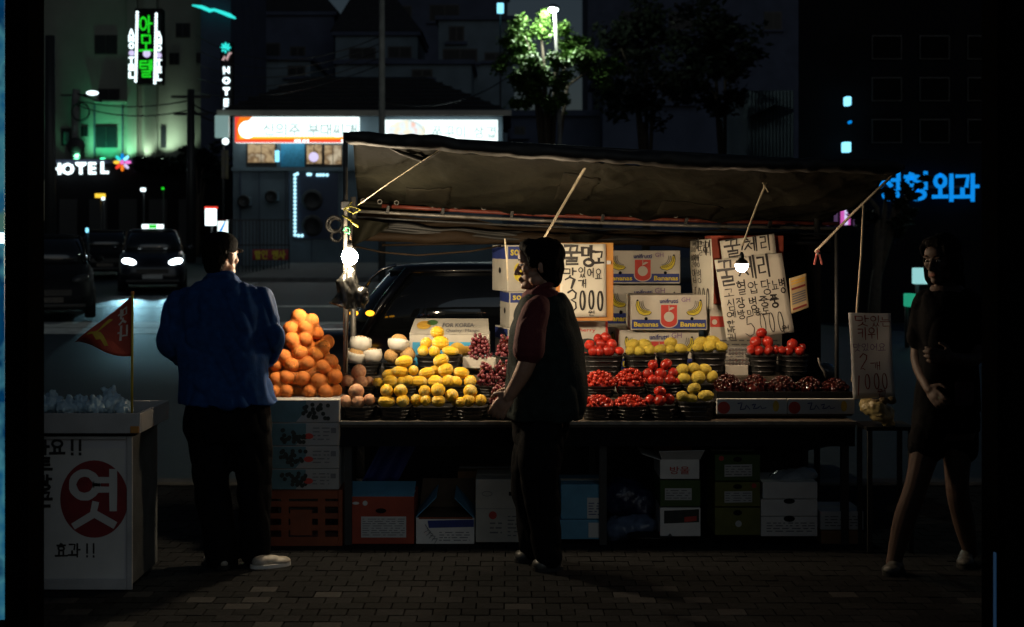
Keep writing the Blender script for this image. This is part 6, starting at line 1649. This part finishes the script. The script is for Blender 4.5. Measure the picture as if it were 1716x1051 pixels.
def rsign(label, px0, px1, py0, py1, kind):
    o = P((px0 + px1) / 2, (py0 + py1) / 2, YR - .3)
    t = thing('shop_sign', label, 'sign', o)
    w, h = WM(px1 - px0, YR - .3), WM(py1 - py0, YR - .3)
    s = WM(1, YR - .3)
    MB().bx(-w / 2, w / 2, 0, .35, -h / 2, h / 2).build('box', K['signwhite'], t)
    f = flat(-.012)
    if kind == 0:
        pr(t, 'red_border', K['redglow'], lambda b: (b.quad((-w / 2, -.006, -h / 2), (w / 2, -.006, -h / 2), (w / 2, -.006, -h * .36), (-w / 2, -.006, -h * .36)), b.quad((-w / 2, -.006, -h * .36), (-w * .455, -.006, -h * .36), (-w * .455, -.006, h / 2), (-w / 2, -.006, h / 2))))
        pr(t, 'orange_border', K['orangeglow'], lambda b: b.poly([(-w * .485, -h * .40), (w * .5, -h * .40), (w * .5, -h * .22), (w * .3, -h * .30), (-w * .34, -h * .30), (-w * .40, -h * .1), (-w * .42, h * .1), (-w * .40, h * .3), (-w * .36, h * .5), (-w * .46, h * .5), (-w * .485, h * .2)], -.008))
        pr(t, 'yellow_border', K['yellowglow'], lambda b: b.poly([(-w * .46, -h * .34), (w * .4, -h * .34), (w * .3, -h * .27), (-w * .36, -h * .27), (-w * .42, 0), (-w * .40, h * .34), (-w * .43, h * .34), (-w * .465, 0)], -.010))
        pr(t, 'emblem', K['white'], lambda b: b.disc((-w * .40, -.011, 0), h * .34, 28))
        b = MB(); write(b, '신의주 부대찌개', -w * .27, h * .22, s * 19, s * 19, s * 2.6, f, .12, 0, 0); b.build('lettering', K['signghost'], t)
        b = MB(); write(b, '부대 찌개', -w * .02, -h * .39, s * 5, s * 4, s * 1.2, f, .1, 0, 0); write(b, '전골', w * .36, -h * .39, s * 5, s * 4, s * 1.2, f, .1, 0, 0); b.build('small_lettering', K['white'], t)
    else:
        pr(t, 'dish_picture', glow('lit_dish', (.80, .95, .92), 1.2, [(.85, .75, .55), (.7, .85, .9), (.85, .5, .4)], 2.5), lambda b: b.disc((-w * .30, -.006, h * .0), h * .49, 28, w * .17))
        pr(t, 'arc', K['signghost'], lambda b: stroke(b, [(x, z) for x, z in ell(-w * .34, -h * .25, w * .20, h * .75, 0, 75, 10)], s * 1.2, f, 0))
        b = MB(); write(b, '쭈꾸미 삼겹', -w * .08, h * .20, s * 17, s * 19, s * 2.2, f, .2, 0, 0); b.build('lettering', K['signghost'], t)
    return t
rsign('long lit restaurant sign with red and yellow border left of the pole', 394, 601, 196, 239, 0)
rsign('lit white restaurant sign with a dish picture right of the pole', 644, 834, 201, 237, 1)
# railing with banner below the restaurant
fn_ = thing('railing', 'dark iron railing in front of the grey restaurant wall', 'railing', G(435, 50))
FO = fn_.location
for i in range(17):
    px = 388 + i * 6
    MB().bx(PX(px, 50) - FO.x - .018, PX(px, 50) - FO.x + .018, -.018, .018, 0, PZ(368, 50) - FO.z).build('bar', K['iron'], fn_)
for py in (370, 412): MB().bx(PX(386, 50) - FO.x, PX(486, 50) - FO.x, -.03, -.019, PZ(py, 50) - FO.z, PZ(py, 50) - FO.z + .05).build('rail', K['iron'], fn_)
bn = thing('banner', 'red banner with yellow lettering hung on the railing', 'banner', P(453, 427, 49.8))
MB().grid(10, 3, lambda u, v: Vector(((u - .5) * WM(60, 49.8), .02 * math.sin(u * 9), (.5 - v) * WM(18, 49.8)))).build('cloth', K['bannerred'], bn, True, solid=.004)
b = MB(); write(b, '할인 행사', -WM(26, 49.8), WM(7, 49.8), WM(11, 49.8), WM(14, 49.8), WM(2, 49.8), flat(-.04), .05, 0, 0); b.build('lettering', K['inkyellow'], bn)
def lamp_box(name, label, px0, px1, py0, py1, Y, m, cat, d=.25, post=True):
    t = thing(name, label, cat, G((px0 + px1) / 2, Y))
    w = WM(px1 - px0, Y) / 2
    o = MB().bx(-w, w, -d / 2, d / 2, PZ(py1, Y) - gz(Y), PZ(py0, Y) - gz(Y)).build('box', m, t, bevel=.02)
    if post: MB().tube([(0, d / 2 + .04, 0), (0, d / 2 + .04, PZ(py0, Y) - gz(Y) - .05)], .04, 8).build('post', K['iron'], t, True)
    return t, o, w
t, o, w = lamp_box('lit_sign', 'bright white standing sign with red top edge left of the railing', 345, 362, 350, 378, 47, K['white'], 'lit sign')
MB().bx(-w - .01, w + .04, -.14, .10, PZ(350, 47) - gz(47), PZ(346.5, 47) - gz(47)).build('red_top', K['redglow'], t)
for k in range(3): MB().box((0, -.13, PZ(354 + 9 * k, 47) - gz(47)), (w * 1.2, .004, .03)).build('divider', K['signghost'], t)
t, o, w = lamp_box('lit_sign', 'small white sign with a blue slanting stripe beside the bright standing sign', 366, 381, 369, 391, 46, K['signwhite'], 'lit sign')
MB().add([(-w * .8, -.13, PZ(389, 46) - gz(46)), (-w * .1, -.13, PZ(389, 46) - gz(46)), (w * .85, -.13, PZ(373, 46) - gz(46)), (w * .6, -.13, PZ(371, 46) - gz(46))], [(0, 1, 2, 3)]).build('blue_stripe', K['blue'], t)
MB().bx(-w, w, -.129, -.12, PZ(371, 46) - gz(46), PZ(369, 46) - gz(46)).build('top_edge', K['redprint'], t)
t, o, w = lamp_box('lit_sign', 'dim pale panel sign high at the left corner of the restaurant', 361, 384, 194, 231, 54, glow('lit_dim_panel', (.30, .48, .46), .55), 'lit sign')
lp = thing('globe_lamp', 'white globe lamp under the dim pale panel sign', 'lamp', P(378, 237, 53.5))
MB().ball((0, 0, 0), .13, 16, 10).build('globe', K['white'], lp, True)
MB().bx(-.03, .03, .10, .6, -.03, .03).build('bracket', K['iron'], lp)
tag(MB().grid(4, 8, lambda u, v: P(371 + 12 * u, 252 + 48 * v, 52.5) + Vector((0, .05 * math.sin(u * 6), 0))).build('banner', mat('pale_banner', (.20, .20, .28), .8, .4, 2, hue=(.25, .22, .08)), None, True, solid=.006), 'pale hanging banner below the globe lamp', 'banner')

# wall units and pipes on the restaurant
for px, py in ((402, 330), (448, 322)):
    u_ = RB('air_conditioner', K['plastergrey'], px, px + 18, py, py + 15, YR - .05, YR + .29, bevel=.03)
    MB().lathe([(.02, 0), (.24, 0), (.25, .02), (.2, .03)], 18).build('fan_grille', K['iron'], u_, True, Vector((PX(px + 7, YR) - RO.x, -.06, PZ(py + 7.5, YR) - RO.z)), (R(90), 0, 0))
for px in (482, 400): RB('drain_pipe', K['plasterdark'], px, px + 1.6, 288, 470, YR + .2, YR + .29)
for k in range(5): wire(f'thin overhead wire {("lowest", "second", "third", "fourth", "highest")[k]} of five strung left from the concrete pole', P(640, 108 - 12 * k, 44), P(330, 156 - 24 * k, 62), .5 + .1 * k, .018)
# --- motel
YM = 74.0
mo = thing('motel_building', 'pale motel facade lit green and white from lamps at its foot', 'building', G(230, YM))
MO = mo.location
def XM(px): return PX(px, YM) - MO.x
def ZM(py): return PZ(py, YM) - MO.z
def MBX(name, m, px0, px1, py0, py1, y0, y1, par=None):
    return MB().bx(XM(px0), XM(px1), y0, y1, ZM(py1), ZM(py0)).build(name, m, par or mo)
MBX('wall', K['plaster'], 60, 346, -60, 300, 0, 9)
MBX('pilaster', K['plaster'], 216, 232, -60, 300, -.35, -.002)
MBX('pilaster', K['plaster'], 246, 266, -60, 300, -.5, -.002)
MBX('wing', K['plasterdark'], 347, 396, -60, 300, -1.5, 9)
for px0, px1, py0, py1 in ((162, 196, 212, 247), (136, 147, 213, 228), (104, 119, 216, 244), (166, 200, 150, 168), (285, 300, 90, 108), (330, 342, 90, 105), (160, 196, 60, 90), (296, 318, 40, 62)):
    f_ = MBX('window', K['frame'], px0 - 1, px1 + 1, py0 - 1, py1 + 1, -.06, -.002)
    MBX('pane', K['glassdark'], px0, px1, py0, py1, -.09, -.062, f_)
    MBX('mullion', K['frame'], (px0 + px1) / 2 - .4, (px0 + px1) / 2 + .4, py0, py1, -.12, -.092, f_)
MBX('glazed_panel', mat('greenish_glass', (.05, .25, .18), .3), 108, 117, 222, 243, -.13, -.125)
MBX('ledge', K['plaster'], 160, 215, 170, 173, -.5, -.003)
for k, px in enumerate((125, 158, 205)): MBX('drain_pipe', K['plasterdark'], px, px + 1.5, 175, 268, -.1, -.002)
MBX('slot_window', K['glassdark'], 270, 279, 212, 248, -.07, -.002)
# dark entrance block with the lit word in front
eb = thing('entrance_block', 'dark single storey entrance block in front of the motel', 'building', G(200, 68))
EO = eb.location
MB().bx(PX(76, 68) - EO.x, PX(365, 68) - EO.x, 0, 4.8, 0, PZ(270, 68) - EO.z).build('wall', K['black'], eb)
MB().bx(PX(74, 68) - EO.x, PX(366, 68) - EO.x, -.2, 0, PZ(274, 68) - EO.z, PZ(268, 68) - EO.z).build('coping', K['plasterdark'], eb)
for k in range(5): MB().bx(PX(100 + 50 * k, 68) - EO.x, PX(130 + 50 * k, 68) - EO.x, -.05, -.002, .3, 2.6).build('garage_door', K['iron'], eb)
def lit_word(label, items, Y, m, name='lit_letters', cat='sign', dep=.12):
    o = P(items[0][1], items[0][2], Y)
    t = thing(name, label, cat, o)
    for s_, px, py, hpx, mm in items:
        b = MB(); text(b, s_, Vector(P(px, py, Y)) - o, None, WM(hpx, Y), .035, .0)
        ob = b.build('letter', mm or m, t); md = ob.modifiers.new('t', 'SOLIDIFY'); md.thickness = dep
    return t
hw_ = lit_word('white lit word HOTEL on the dark entrance block', [('H', 93, 283, 19, None), ('O', 113, 283, 20, None), ('T', 135, 282, 20, None), ('E', 154, 282, 20, None), ('L', 175, 281, 20, None)], 67.6, K['white'])
MB().bx(PX(84, 67.6) - hw_.location.x, PX(184, 67.6) - hw_.location.x, .1, .3, -.05, .05).build('rail', K['iron'], hw_)
def flower(label, px, py, r, Y, cols, core):
    t = thing('neon_flower', label, 'neon sign', P(px, py, Y))
    rr = WM(r, Y)
    for k, m in enumerate(cols):
        a = 2 * math.pi * k / len(cols) + math.pi / 2
        M_ = Matrix.Rotation(-a, 3, 'Y')
        MB().ball((rr * .64 * math.cos(a), 0, rr * .64 * math.sin(a)), (rr * .38, .05, rr * .19), 14, 8, M_).build('petal', m, t, True)
    MB().ball((0, -.03, 0), (rr * .24, .06, rr * .24), 12, 8).build('centre', core, t, True)
    MB().bx(-.05, .05, .05, .4, -.05, .05).build('bracket', K['iron'], t)
    return t
flower('multicoloured lit flower right of the word HOTEL', 205, 272, 15, 67.6, [K['blue'], K['teal'], K['yellowglow'], K['redglow'], K['orangeglow'], K['lavender'], K['magenta'], K['cyan']], K['magenta'])
# tall vertical sign of the motel
vs_ = thing('motel_sign', 'tall vertical sign with green Korean letters between strips of white lamps', 'sign', P(242, 78, 70))
VO = vs_.location
def vp(px, py, y=0.0): return (PX(px, 70) - VO.x, y, PZ(py, 70) - VO.z)
MB().bx(vp(226, 0)[0], vp(270, 0)[0], .02, .8, vp(0, 140)[2], vp(0, 14)[2]).build('box', K['black'], vs_)
MB().bx(-.1, .1, .8, 4.2, -.5, .5).build('bracket', K['iron'], vs_)
s70 = WM(1, 70)
for ch, py in (('아', 27), ('모', 59), ('텔', 101)):
    b = MB(); a = vp(234, py); write(b, ch, a[0], a[2], 22 * s70, 28 * s70, 2.9 * s70, flat(-.03), 0, 0, 0); b.build('letter', K['green'], vs_)
MB().ball(vp(246, 90), (.19, .05, .19), 6, 6).build('ornament', K['lavender'], vs_)
for x0, x1 in ((230, 227.5), (262, 259.5)):
    for k in range(24):
        t = k / 23
        MB().ball(vp(x0 + (x1 - x0) * t, 21 + 115 * t + (3 if x0 > 250 else 0)), .072, 8, 6).build('strip_lamp', K['white'], vs_, True)
for px, dy in ((220.5, 0), (266.5, 4)):
    for ch, py in (('A', 54), ('M', 65), ('O', 77), ('T', 101), ('E', 113), ('L', 126)):
        b = MB(); text(b, ch, Vector(vp(px, py + dy, -.03)), 9.5 * s70, 11 * s70, .05); b.build('small_letter', K['white'], vs_)
    MB().ball(vp(px, 89 + dy), (.14, .05, .14), 6, 6).build('ornament', K['lavender'], vs_)
hv = lit_word('narrow vertical lit word of white letters above the restaurant corner', [('H', 379, 118, 12, None), ('O', 379, 135, 12, None), ('T', 379, 153, 13, None), ('E', 379, 172, 13, None), ('L', 379, 190, 16, None)], 70, K['white'])
MB().bx(-.3, .3, .1, .5, -3.2, 1.4).build('board', K['black'], hv)
flower('teal lit flower above the narrow vertical word', 378, 80, 9, 70, [K['teal']] * 8, K['teal'])
nb = thing('neon_squiggle', 'small pale pink neon squiggle under the teal flower', 'neon sign', P(380, 95, 70))
MB().tube([(-.2, 0, -.2), (-.1, 0, .0), (0, 0, -.15), (.1, 0, .1), (.22, 0, .22)], .06, 8).build('tube', mat('dim_pink_neon', (.5, .3, .3), .5, emit=(.65, .42, .42, .8)), nb, True)
tag(MB().tube([P(322, 9, 72), P(338, 12, 72), P(352, 18, 72), P(359, 16.5, 72), P(372, 21, 72), P(385, 26, 72), P(395, 31, 72)], [.03, .09, .10, .07, .09, .10, .04], 8).build('roof_neon', K['teal'], None, True), 'teal neon line along the roof edge of the motel', 'neon sign')
# wall lamps at the foot of the motel
def flood(label, px, e, col, size=70):
    t = thing('flood_lamp', label, 'flood lamp', P(px, 269, YM - 1.15), 0, 'flood lamps at the motel foot')
    MB().box((0, 0, 0), (.30, .22, .16), rx=.35).build('housing', K['iron'], t, bevel=.02)
    MB().box((0, .03, .10), (.24, .16, .015), rx=.35).build('lens', glow('lens_' + name_of(col), col, 3), t)
    l = bpy.data.lights.new('flood_beam', 'SPOT'); l.energy = e; l.color = col; l.spot_size = R(size); l.spot_blend = 1.0; l.shadow_soft_size = .12
    o = link('flood_beam', l, t, (0, .05, .16), Vector((0, -.9, -1)).to_track_quat('Z', 'Y').to_euler())
    return t
def name_of(c): return 'green' if c[1] > c[0] * 2 else 'pale'
PALE, GRN = (.72, 1.0, .70), (.08, 1.0, .45)
flood('flood lamp at the motel foot nearest the dark shrub', 302, 130, PALE, 70)
flood('flood lamp at the motel foot under the slot window', 273, 430, PALE, 70)
flood('flood lamp at the motel foot between the two pilasters', 238, 190, PALE, 90)
flood('flood lamp at the motel foot beside the multicoloured flower', 208, 220, (.35, 1.0, .55), 100)
flood('green flood lamp at the motel foot under the big window', 172, 300, GRN, 110)
flood('green flood lamp at the motel foot at the far left', 128, 300, (.22, 1.0, .50), 110)
# street lamp on bracket and utility poles
def pole(label, px, Y, py_top, r, m=K['concrete'], arms=()):
    t = thing('utility_pole', label, 'utility pole', G(px, Y))
    h = PZ(py_top, Y) - gz(Y)
    MB().tube([(0, 0, 0), (0, 0, h)], [r * 1.15, r * .85], 12).build('shaft', m, t, True)
    for z, l in arms: MB().bx(-l, l, -.05, .05, h - z - .05, h - z + .05).build('crossarm', K['iron'], t)
    return t
pole('grey concrete utility pole between the two restaurant signs', 640, 44, -80, .10, K['concrete'])
pole('dark utility pole in front of the motel right of the slot window', 320, 58, 150, .17, K['iron'], ((.3, .8), (1.0, .7)))
p2 = pole('grey utility pole with a round mirror left of the motel window', 128, 73.3, 150, .24, K['concrete'], ((.3, .8),))
MB().lathe([(.01, 0), (.42, .0), (.46, .05), (.40, .09), (.01, .10)], 24).build('mirror', K['iron'], p2, True, Vector((.10, -.35, PZ(246, 73.3) - gz(73.3))), (R(90), 0, 0))
MB().tube([Vector((.28 + .45 * math.cos(a), -.2, PZ(188, 73.3) - gz(73.3) + .45 * math.sin(a))) for a in [i * .2618 for i in range(25)]], .05, 6, False).build('wire_loop', K['iron'], p2, True)
pole('dark pole close to the left pillar hiding the letter H', 84, 50, 60, .19, K['iron'])
bl = thing('street_light', 'small white street light on an arm above the motel window', 'street light', P(155, 156, 59))
MB().ball((0, 0, 0), (.26, .16, .10), 14, 8).build('head', K['white'], bl, True)
MB().tube([(.1, 0, -.05), (.35, .1, -.35), (-.7, .3, .0)], .04, 8).build('arm', K['iron'], bl, True)
wire('upper overhead wire crossing the motel facade', P(128, 168, 73.3), P(320, 168, 58), .3)
wire('middle overhead wire crossing the motel facade', P(128, 176, 73.3), P(320, 184, 58), .4)
wire('lower overhead wire from the dark pole to the restaurant corner', P(320, 182, 58), P(386, 205, 55), .2)
wire('upper overhead wire from the dark pole to the restaurant corner', P(320, 172, 58), P(386, 190, 55), .2)
wire('overhead wire from the concrete pole over the restaurant roof to the right', P(640, 172, 44), P(850, 130, 60), .5)
# street lamp and lit tree
YL = 35.0
sl = thing('street_lamp', 'tall street lamp shining into the green tree', 'street lamp', G(938, YL))
hl_ = PZ(14, YL) - gz(YL)
MB().tube([(0, 0, 0), (0, 0, hl_ * .6), (-.12, 0, hl_ - .1), (-.16, 0, hl_)], [.075, .055, .04, .035], 12).build('pole', K['concrete'], sl, True)
hd = MB().lathe([(.05, .10), (.12, .06), (.17, .0), (.155, -.01), (.02, -.01)], 18).build('head', K['chrome'], sl, True, Vector((-.16, 0, hl_)))
MB().ball((-.16, 0, hl_ - .03), (.125, .125, .075), 14, 10).build('lamp_glass', glow('street_lamp_glass', (.85, .95, 1.0), 12), sl, True)
l = bpy.data.lights.new('street_lamp_light', 'POINT'); l.energy = 430; l.color = (.88, 1.0, .85); l.shadow_soft_size = .15
link('street_lamp_light', l, sl, (-.30, -.22, hl_ - .20))
def tree(label, base, trunk_h, blobs, n, leaf, m, group='street trees', name='tree', seed=1):
    rr = random.Random(seed)
    t = thing(name, label, 'tree', base, 0, group)
    c0 = sum((Vector(b[0]) for b in blobs), Vector()) / len(blobs) - base
    tb_ = MB().tube([(0, 0, 0), (.06, .0, trunk_h * .5), c0 * .55 + Vector((0, 0, trunk_h * .3))], [.13, .10, .07], 10)
    for c, r in blobs:
        d = Vector(c) - base
        tb_.tube([(.06, 0, trunk_h * .5), c0.lerp(d, .5) * .8 + Vector((0, 0, trunk_h * .15)), d], [.07, .045, .02], 7)
    tb_.build('trunk', K['bark'], t, True)
    mb = MB(); tot = sum(b[1] ** 2 for b in blobs)
    for c, r in blobs:
        d = Vector(c) - base
        ncl = max(3, int(16 * r))
        cl_ = []
        for _ in range(ncl):
            v = Vector((rr.gauss(0, 1), rr.gauss(0, 1), rr.gauss(0, 1))).normalized() * r * rr.uniform(.35, 1.0)
            cl_.append((d + v, r * rr.uniform(.22, .42)))
        for _ in range(int(n * r * r / tot)):
            cc, cr_ = rr.choice(cl_)
            p = cc + Vector((rr.gauss(0, 1), rr.gauss(0, 1), rr.gauss(0, .8))) * cr_ * .5
            a = Euler((rr.uniform(-.9, .9), rr.uniform(-.9, .9), rr.uniform(0, 6.28))).to_matrix()
            s = leaf * rr.uniform(.6, 1.3)
            mb.add([p + a @ Vector(q) * s for q in ((0, -.5, 0), (.28, 0, .05), (0, .55, 0), (-.28, 0, .05))], [(0, 1, 2, 3)])
    mb.build('crown', m, t)
    return t
def B_(px, py, r, Y): return (P(px, py, Y), WM(r, Y))
tree('green tree lit from above by the tall street lamp', G(915, YL + .6), 4.0, [B_(880, 62, 38, YL), B_(862, 100, 34, YL + .3), B_(905, 108, 36, YL - .3), B_(950, 60, 32, YL + .6), B_(955, 100, 34, YL), B_(925, 150, 40, YL + .2), B_(880, 150, 34, YL + .6), B_(1000, 110, 40, YL + 1.2), B_(905, 40, 26, YL + .3)], 22000, .115, K['leaf'], seed=4)
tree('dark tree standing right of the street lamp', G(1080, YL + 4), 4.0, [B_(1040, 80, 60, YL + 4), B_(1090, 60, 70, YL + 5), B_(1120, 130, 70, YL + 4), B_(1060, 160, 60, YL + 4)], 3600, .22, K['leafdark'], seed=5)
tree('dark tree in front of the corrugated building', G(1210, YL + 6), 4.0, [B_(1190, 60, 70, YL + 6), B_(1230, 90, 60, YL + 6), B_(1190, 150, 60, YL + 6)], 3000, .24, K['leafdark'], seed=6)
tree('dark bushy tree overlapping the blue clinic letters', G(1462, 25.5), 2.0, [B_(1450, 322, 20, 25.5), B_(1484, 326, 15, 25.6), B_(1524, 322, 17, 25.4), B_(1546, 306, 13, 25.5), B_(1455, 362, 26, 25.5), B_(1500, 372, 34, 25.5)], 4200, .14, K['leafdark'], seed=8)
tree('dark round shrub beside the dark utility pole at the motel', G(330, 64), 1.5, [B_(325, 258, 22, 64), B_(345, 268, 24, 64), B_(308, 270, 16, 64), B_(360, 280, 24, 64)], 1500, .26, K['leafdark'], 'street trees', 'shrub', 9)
hb = MB()
rr_ = random.Random(11)
for k in range(1600):
    p = Vector((PX(rr_.uniform(225, 365), 67.5), 67.5 + rr_.uniform(-.3, .5), PZ(rr_.triangular(262, 288, 276), 67.5)))
    a = Euler((rr_.uniform(-1, 1), rr_.uniform(-1, 1), rr_.uniform(0, 6))).to_matrix()
    hb.add([p + a @ Vector(q) * .3 for q in ((0, -.5, 0), (.28, 0, .05), (0, .55, 0), (-.28, 0, .05))], [(0, 1, 2, 3)])
tag(hb.build('hedge', K['leafdark']), 'dark hedge along the top of the entrance block', 'hedge')
# dark houses climbing behind the restaurant
def house(label, px0, px1, py0, Y, d, m, wins, roof=None, par=None):
    t = thing('house', label, 'building', G((px0 + px1) / 2, Y), 0, 'dark houses behind the restaurant')
    w = WM(px1 - px0, Y) / 2; h = PZ(py0, Y) - gz(Y)
    MB().bx(-w, w, 0, d, 0, h).build('wall', m, t)
    MB().bx(-w - .2, w + .2, -.25, d + .2, h, h + .25).build('roof_edge', K['plasterdark'], t)
    if roof: MB().add([(-w - .3, -.3, h + .26), (w + .3, -.3, h + .26), (w + .3, d, h + .26), (-w - .3, d, h + .26), (roof[0] * w, d * .5, h + roof[1]), (roof[2] * w, d * .5, h + roof[1])], [(0, 1, 5, 4), (1, 2, 5), (2, 3, 4, 5), (3, 0, 4)]).build('roof', K['roof'], t)
    for a0, a1, b0, b1 in wins:
        x0, x1 = PX(a0, Y) - t.location.x, PX(a1, Y) - t.location.x
        z0, z1 = PZ(b1, Y) - t.location.z, PZ(b0, Y) - t.location.z
        f_ = MB().bx(x0, x1, -.05, -.002, z0, z1).build('window', K['frame'], t)
        MB().bx(x0 + .1, x1 - .1, -.08, -.052, z0 + .1, z1 - .1).build('pane', K['glassdark'], f_)
        MB().bx((x0 + x1) / 2 - .05, (x0 + x1) / 2 + .05, -.11, -.082, z0 + .1, z1 - .1).build('frame', K['frame'], f_)
        MB().bx(x0 - .2, x1 + .2, -.3, -.003, z0 - .2, z0 - .02).build('sill', K['plasterdark'], f_)
    return t
house('grey house with a row of windows left behind the restaurant roof', 398, 520, 102, 84, 8, K['plastergrey'], [(410, 432, 108, 126), (482, 512, 110, 128)])
house('tall dark house above the left end of the restaurant roof', 395, 560, 26, 96, 8, K['plasterdark'], [(420, 470, 72, 96), (486, 512, 78, 98), (410, 440, 36, 56)], (-.4, 3, .4))
house('wide dark house with a sloping roof above the middle of the restaurant', 562, 700, 60, 92, 8, K['plastergrey'], [(585, 630, 80, 100), (650, 690, 78, 98)], (-.6, 4, .1))
house('low grey house right behind the restaurant ridge', 565, 790, 108, 82, 6, K['plastergrey'], [(690, 725, 116, 130)])
house('pale house at the right with a dark window band beside the tree', 735, 862, 34, 88, 8, K['plastergrey'], [(742, 800, 82, 104), (812, 850, 88, 102), (752, 778, 44, 70)])
house('distant tall block rising behind the other dark houses', 600, 850, -30, 120, 10, K['plasterdark'], [(640, 690, 10, 40), (720, 770, 8, 36)])
house('low grey house right of the restaurant under the lit tree', 850, 1010, 195, 62, 6, K['plasterdark'], [(862, 880, 212, 226)])
house('dark warehouse behind the dark trees', 1010, 1252, 120, 60, 8, K['plasterdark'], [(1040, 1080, 150, 170), (1120, 1160, 150, 170)])
house('distant tall block added behind the dark trees to blacken the sky', 985, 1420, -70, 125, 10, K['plasterdark'], [(1040, 1080, 20, 50), (1120, 1160, 20, 50), (1280, 1310, 20, 50)])  # dark block added to hide the paler night sky here
cb = thing('corrugated_building', 'building clad in pale vertical ribbed sheets right of the dark trees', 'building', G(1292, 40))
wC = WM(76, 40) / 2; hC = PZ(152, 40) - gz(40)
MB().bx(-wC, wC, 0, 6, 0, hC).build('wall', K['plastergrey'], cb)
for k in range(13): MB().box((-wC + .05 + k * (2 * wC - .1) / 12, -.02, hC / 2), (.045, .05, hC)).build('rib', K['plastergrey'], cb)
MB().add([(-wC - .1, -.5, hC * .86), (wC * .2, -.5, hC * .93), (wC * .2, -.03, hC * .93), (-wC - .1, -.03, hC * .86)], [(0, 1, 2, 3)]).build('awning', K['roof'], cb)
dk = thing('clinic_building', 'unlit dark building filling the right side behind the stall', 'building', G(1540, 29))
DO = dk.location
MB().add([(x, y, z) for z in (0, 12) for x, y in ((PX(1338, 29) - DO.x, 0), (PX(1800, 29) - DO.x, 0), (PX(1800, 29) - DO.x, 8), (PX(1345, 37) - DO.x, 8))], [(3, 2, 1, 0), (4, 5, 6, 7), (0, 1, 5, 4), (1, 2, 6, 5), (2, 3, 7, 6), (3, 0, 4, 7)]).build('wall', mat('unlit_wall', (.010, .010, .012), 1.0, .3, 1, spec=.1), dk)
for py in (60, 130, 200):
    for px in (1460, 1540, 1620):
        f_ = MB().bx(PX(px, 29) - DO.x, PX(px + 50, 29) - DO.x, -.05, -.002, PZ(py + 40, 29) - DO.z, PZ(py, 29) - DO.z).build('window', K['frame'], dk)
        MB().bx(PX(px + 2, 29) - DO.x, PX(px + 48, 29) - DO.x, -.08, -.052, PZ(py + 38, 29) - DO.z, PZ(py + 2, 29) - DO.z).build('pane', K['curtain'], f_)
cs = thing('clinic_sign', 'blue lit Korean clinic letters on the dark building at the right', 'sign', P(1550, 313, 28.8))
s28 = WM(1, 28.8)
for ch, px0, px1, py0, py1 in (('정', 1474, 1510, 290, 334), ('형', 1516, 1556, 289, 334), ('외', 1565, 1600, 293, 336), ('과', 1601, 1640, 293, 336)):
    b = MB(); a = P(px0, py0, 28.8) - cs.location
    write(b, ch, a.x, a.z, (px1 - px0) * s28, (py1 - py0) * s28, 6.0 * s28, flat(0), 0, 0, 0)
    o = b.build('letter', K['blue'], cs); o.modifiers.new('t', 'SOLIDIFY').thickness = .05
MB().bx(-1.0, 1.1, .06, .16, -.03, .03).build('rail', K['iron'], cs)
for px, py, w_, h_, m, lb in ((1420, 170, 10, 15, 'cyan', 'upper small cyan window light on the dark building'), (1418, 247, 13, 17, 'cyan', 'lower small cyan window light on the dark building'), (1424, 205, 4, 5, 'blue', 'tiny blue light between the two cyan window lights')):
    lamp_box('window_light', lb, px - w_ / 2, px + w_ / 2, py - h_ / 2, py + h_ / 2, 28.6, K[m], 'lit sign', .2, False)
ps = thing('neon_sign', 'pink and violet lit panel below the awning end at the right', 'neon sign', P(1416, 358, 28))
s = WM(1, 28)
MB().bx(-32 * s, 28 * s, .03, .1, -21 * s, 19 * s).build('board', K['black'], ps)
for x0, x1, m in ((-7, -1, 'pink'), (-1, 5, 'lavender'), (5, 9, 'pink')): MB().bx(x0 * s, x1 * s, 0, .028, -19 * s, 18 * s).build('tube', K[m], ps)
K['dimviolet'] = glow('lit_dim_violet', (.16, .08, .20), .4)
for x0, x1 in ((-30, -26), (-18, -12), (14, 18)): MB().bx(x0 * s, x1 * s, 0, .028, -20 * s, 14 * s).build('tube', K['dimviolet'], ps)
MB().ball((-5 * s, -.05, 26 * s), (4 * s, .04, 3 * s), 8, 6).build('spark', K['teal'], ps, True)
t, o, w = lamp_box('lit_sign', 'pale cyan lit sign seen beside the face of the woman', 1531, 1552, 449, 476, 26, glow('lit_pale_cyan', (.35, .75, .75), .8), 'lit sign')
t, o, w = lamp_box('lit_sign', 'green lit sign seen left of the shoulder of the woman', 1517, 1532, 492, 514, 24, glow('lit_sea_green', (.02, .45, .25), .6), 'lit sign')
t, o, w = lamp_box('lit_sign', 'tiny cyan sign high between the dark houses and the lit tree', 833, 844, 6, 22, 60, K['cyan'], 'lit sign', .3, True)
for px, py, w_, h_, Y, m, lb in ((168, 328, 17, 7, 52, 'yellowglow', 'small yellow lit bar above the parked cars'), (240, 318, 8, 6, 54, 'white', 'small glowing box for the white car roof glint above the taxi'), (273, 316, 4, 4, 54, 'green', 'tiny glowing box for the green car roof glint above the taxi'), (173, 333, 5, 5, 51, 'white', 'small white light beside the yellow lit bar'), (146, 386, 4, 8, 36, 'cyan', 'small pale light low between the parked cars')):  # boxes above the taxi glow in place of car roof highlights
    lamp_box('small_light', lb, px - w_ / 2, px + w_ / 2, py - h_ / 2, py + h_ / 2, Y, K[m], 'light', .1, True)
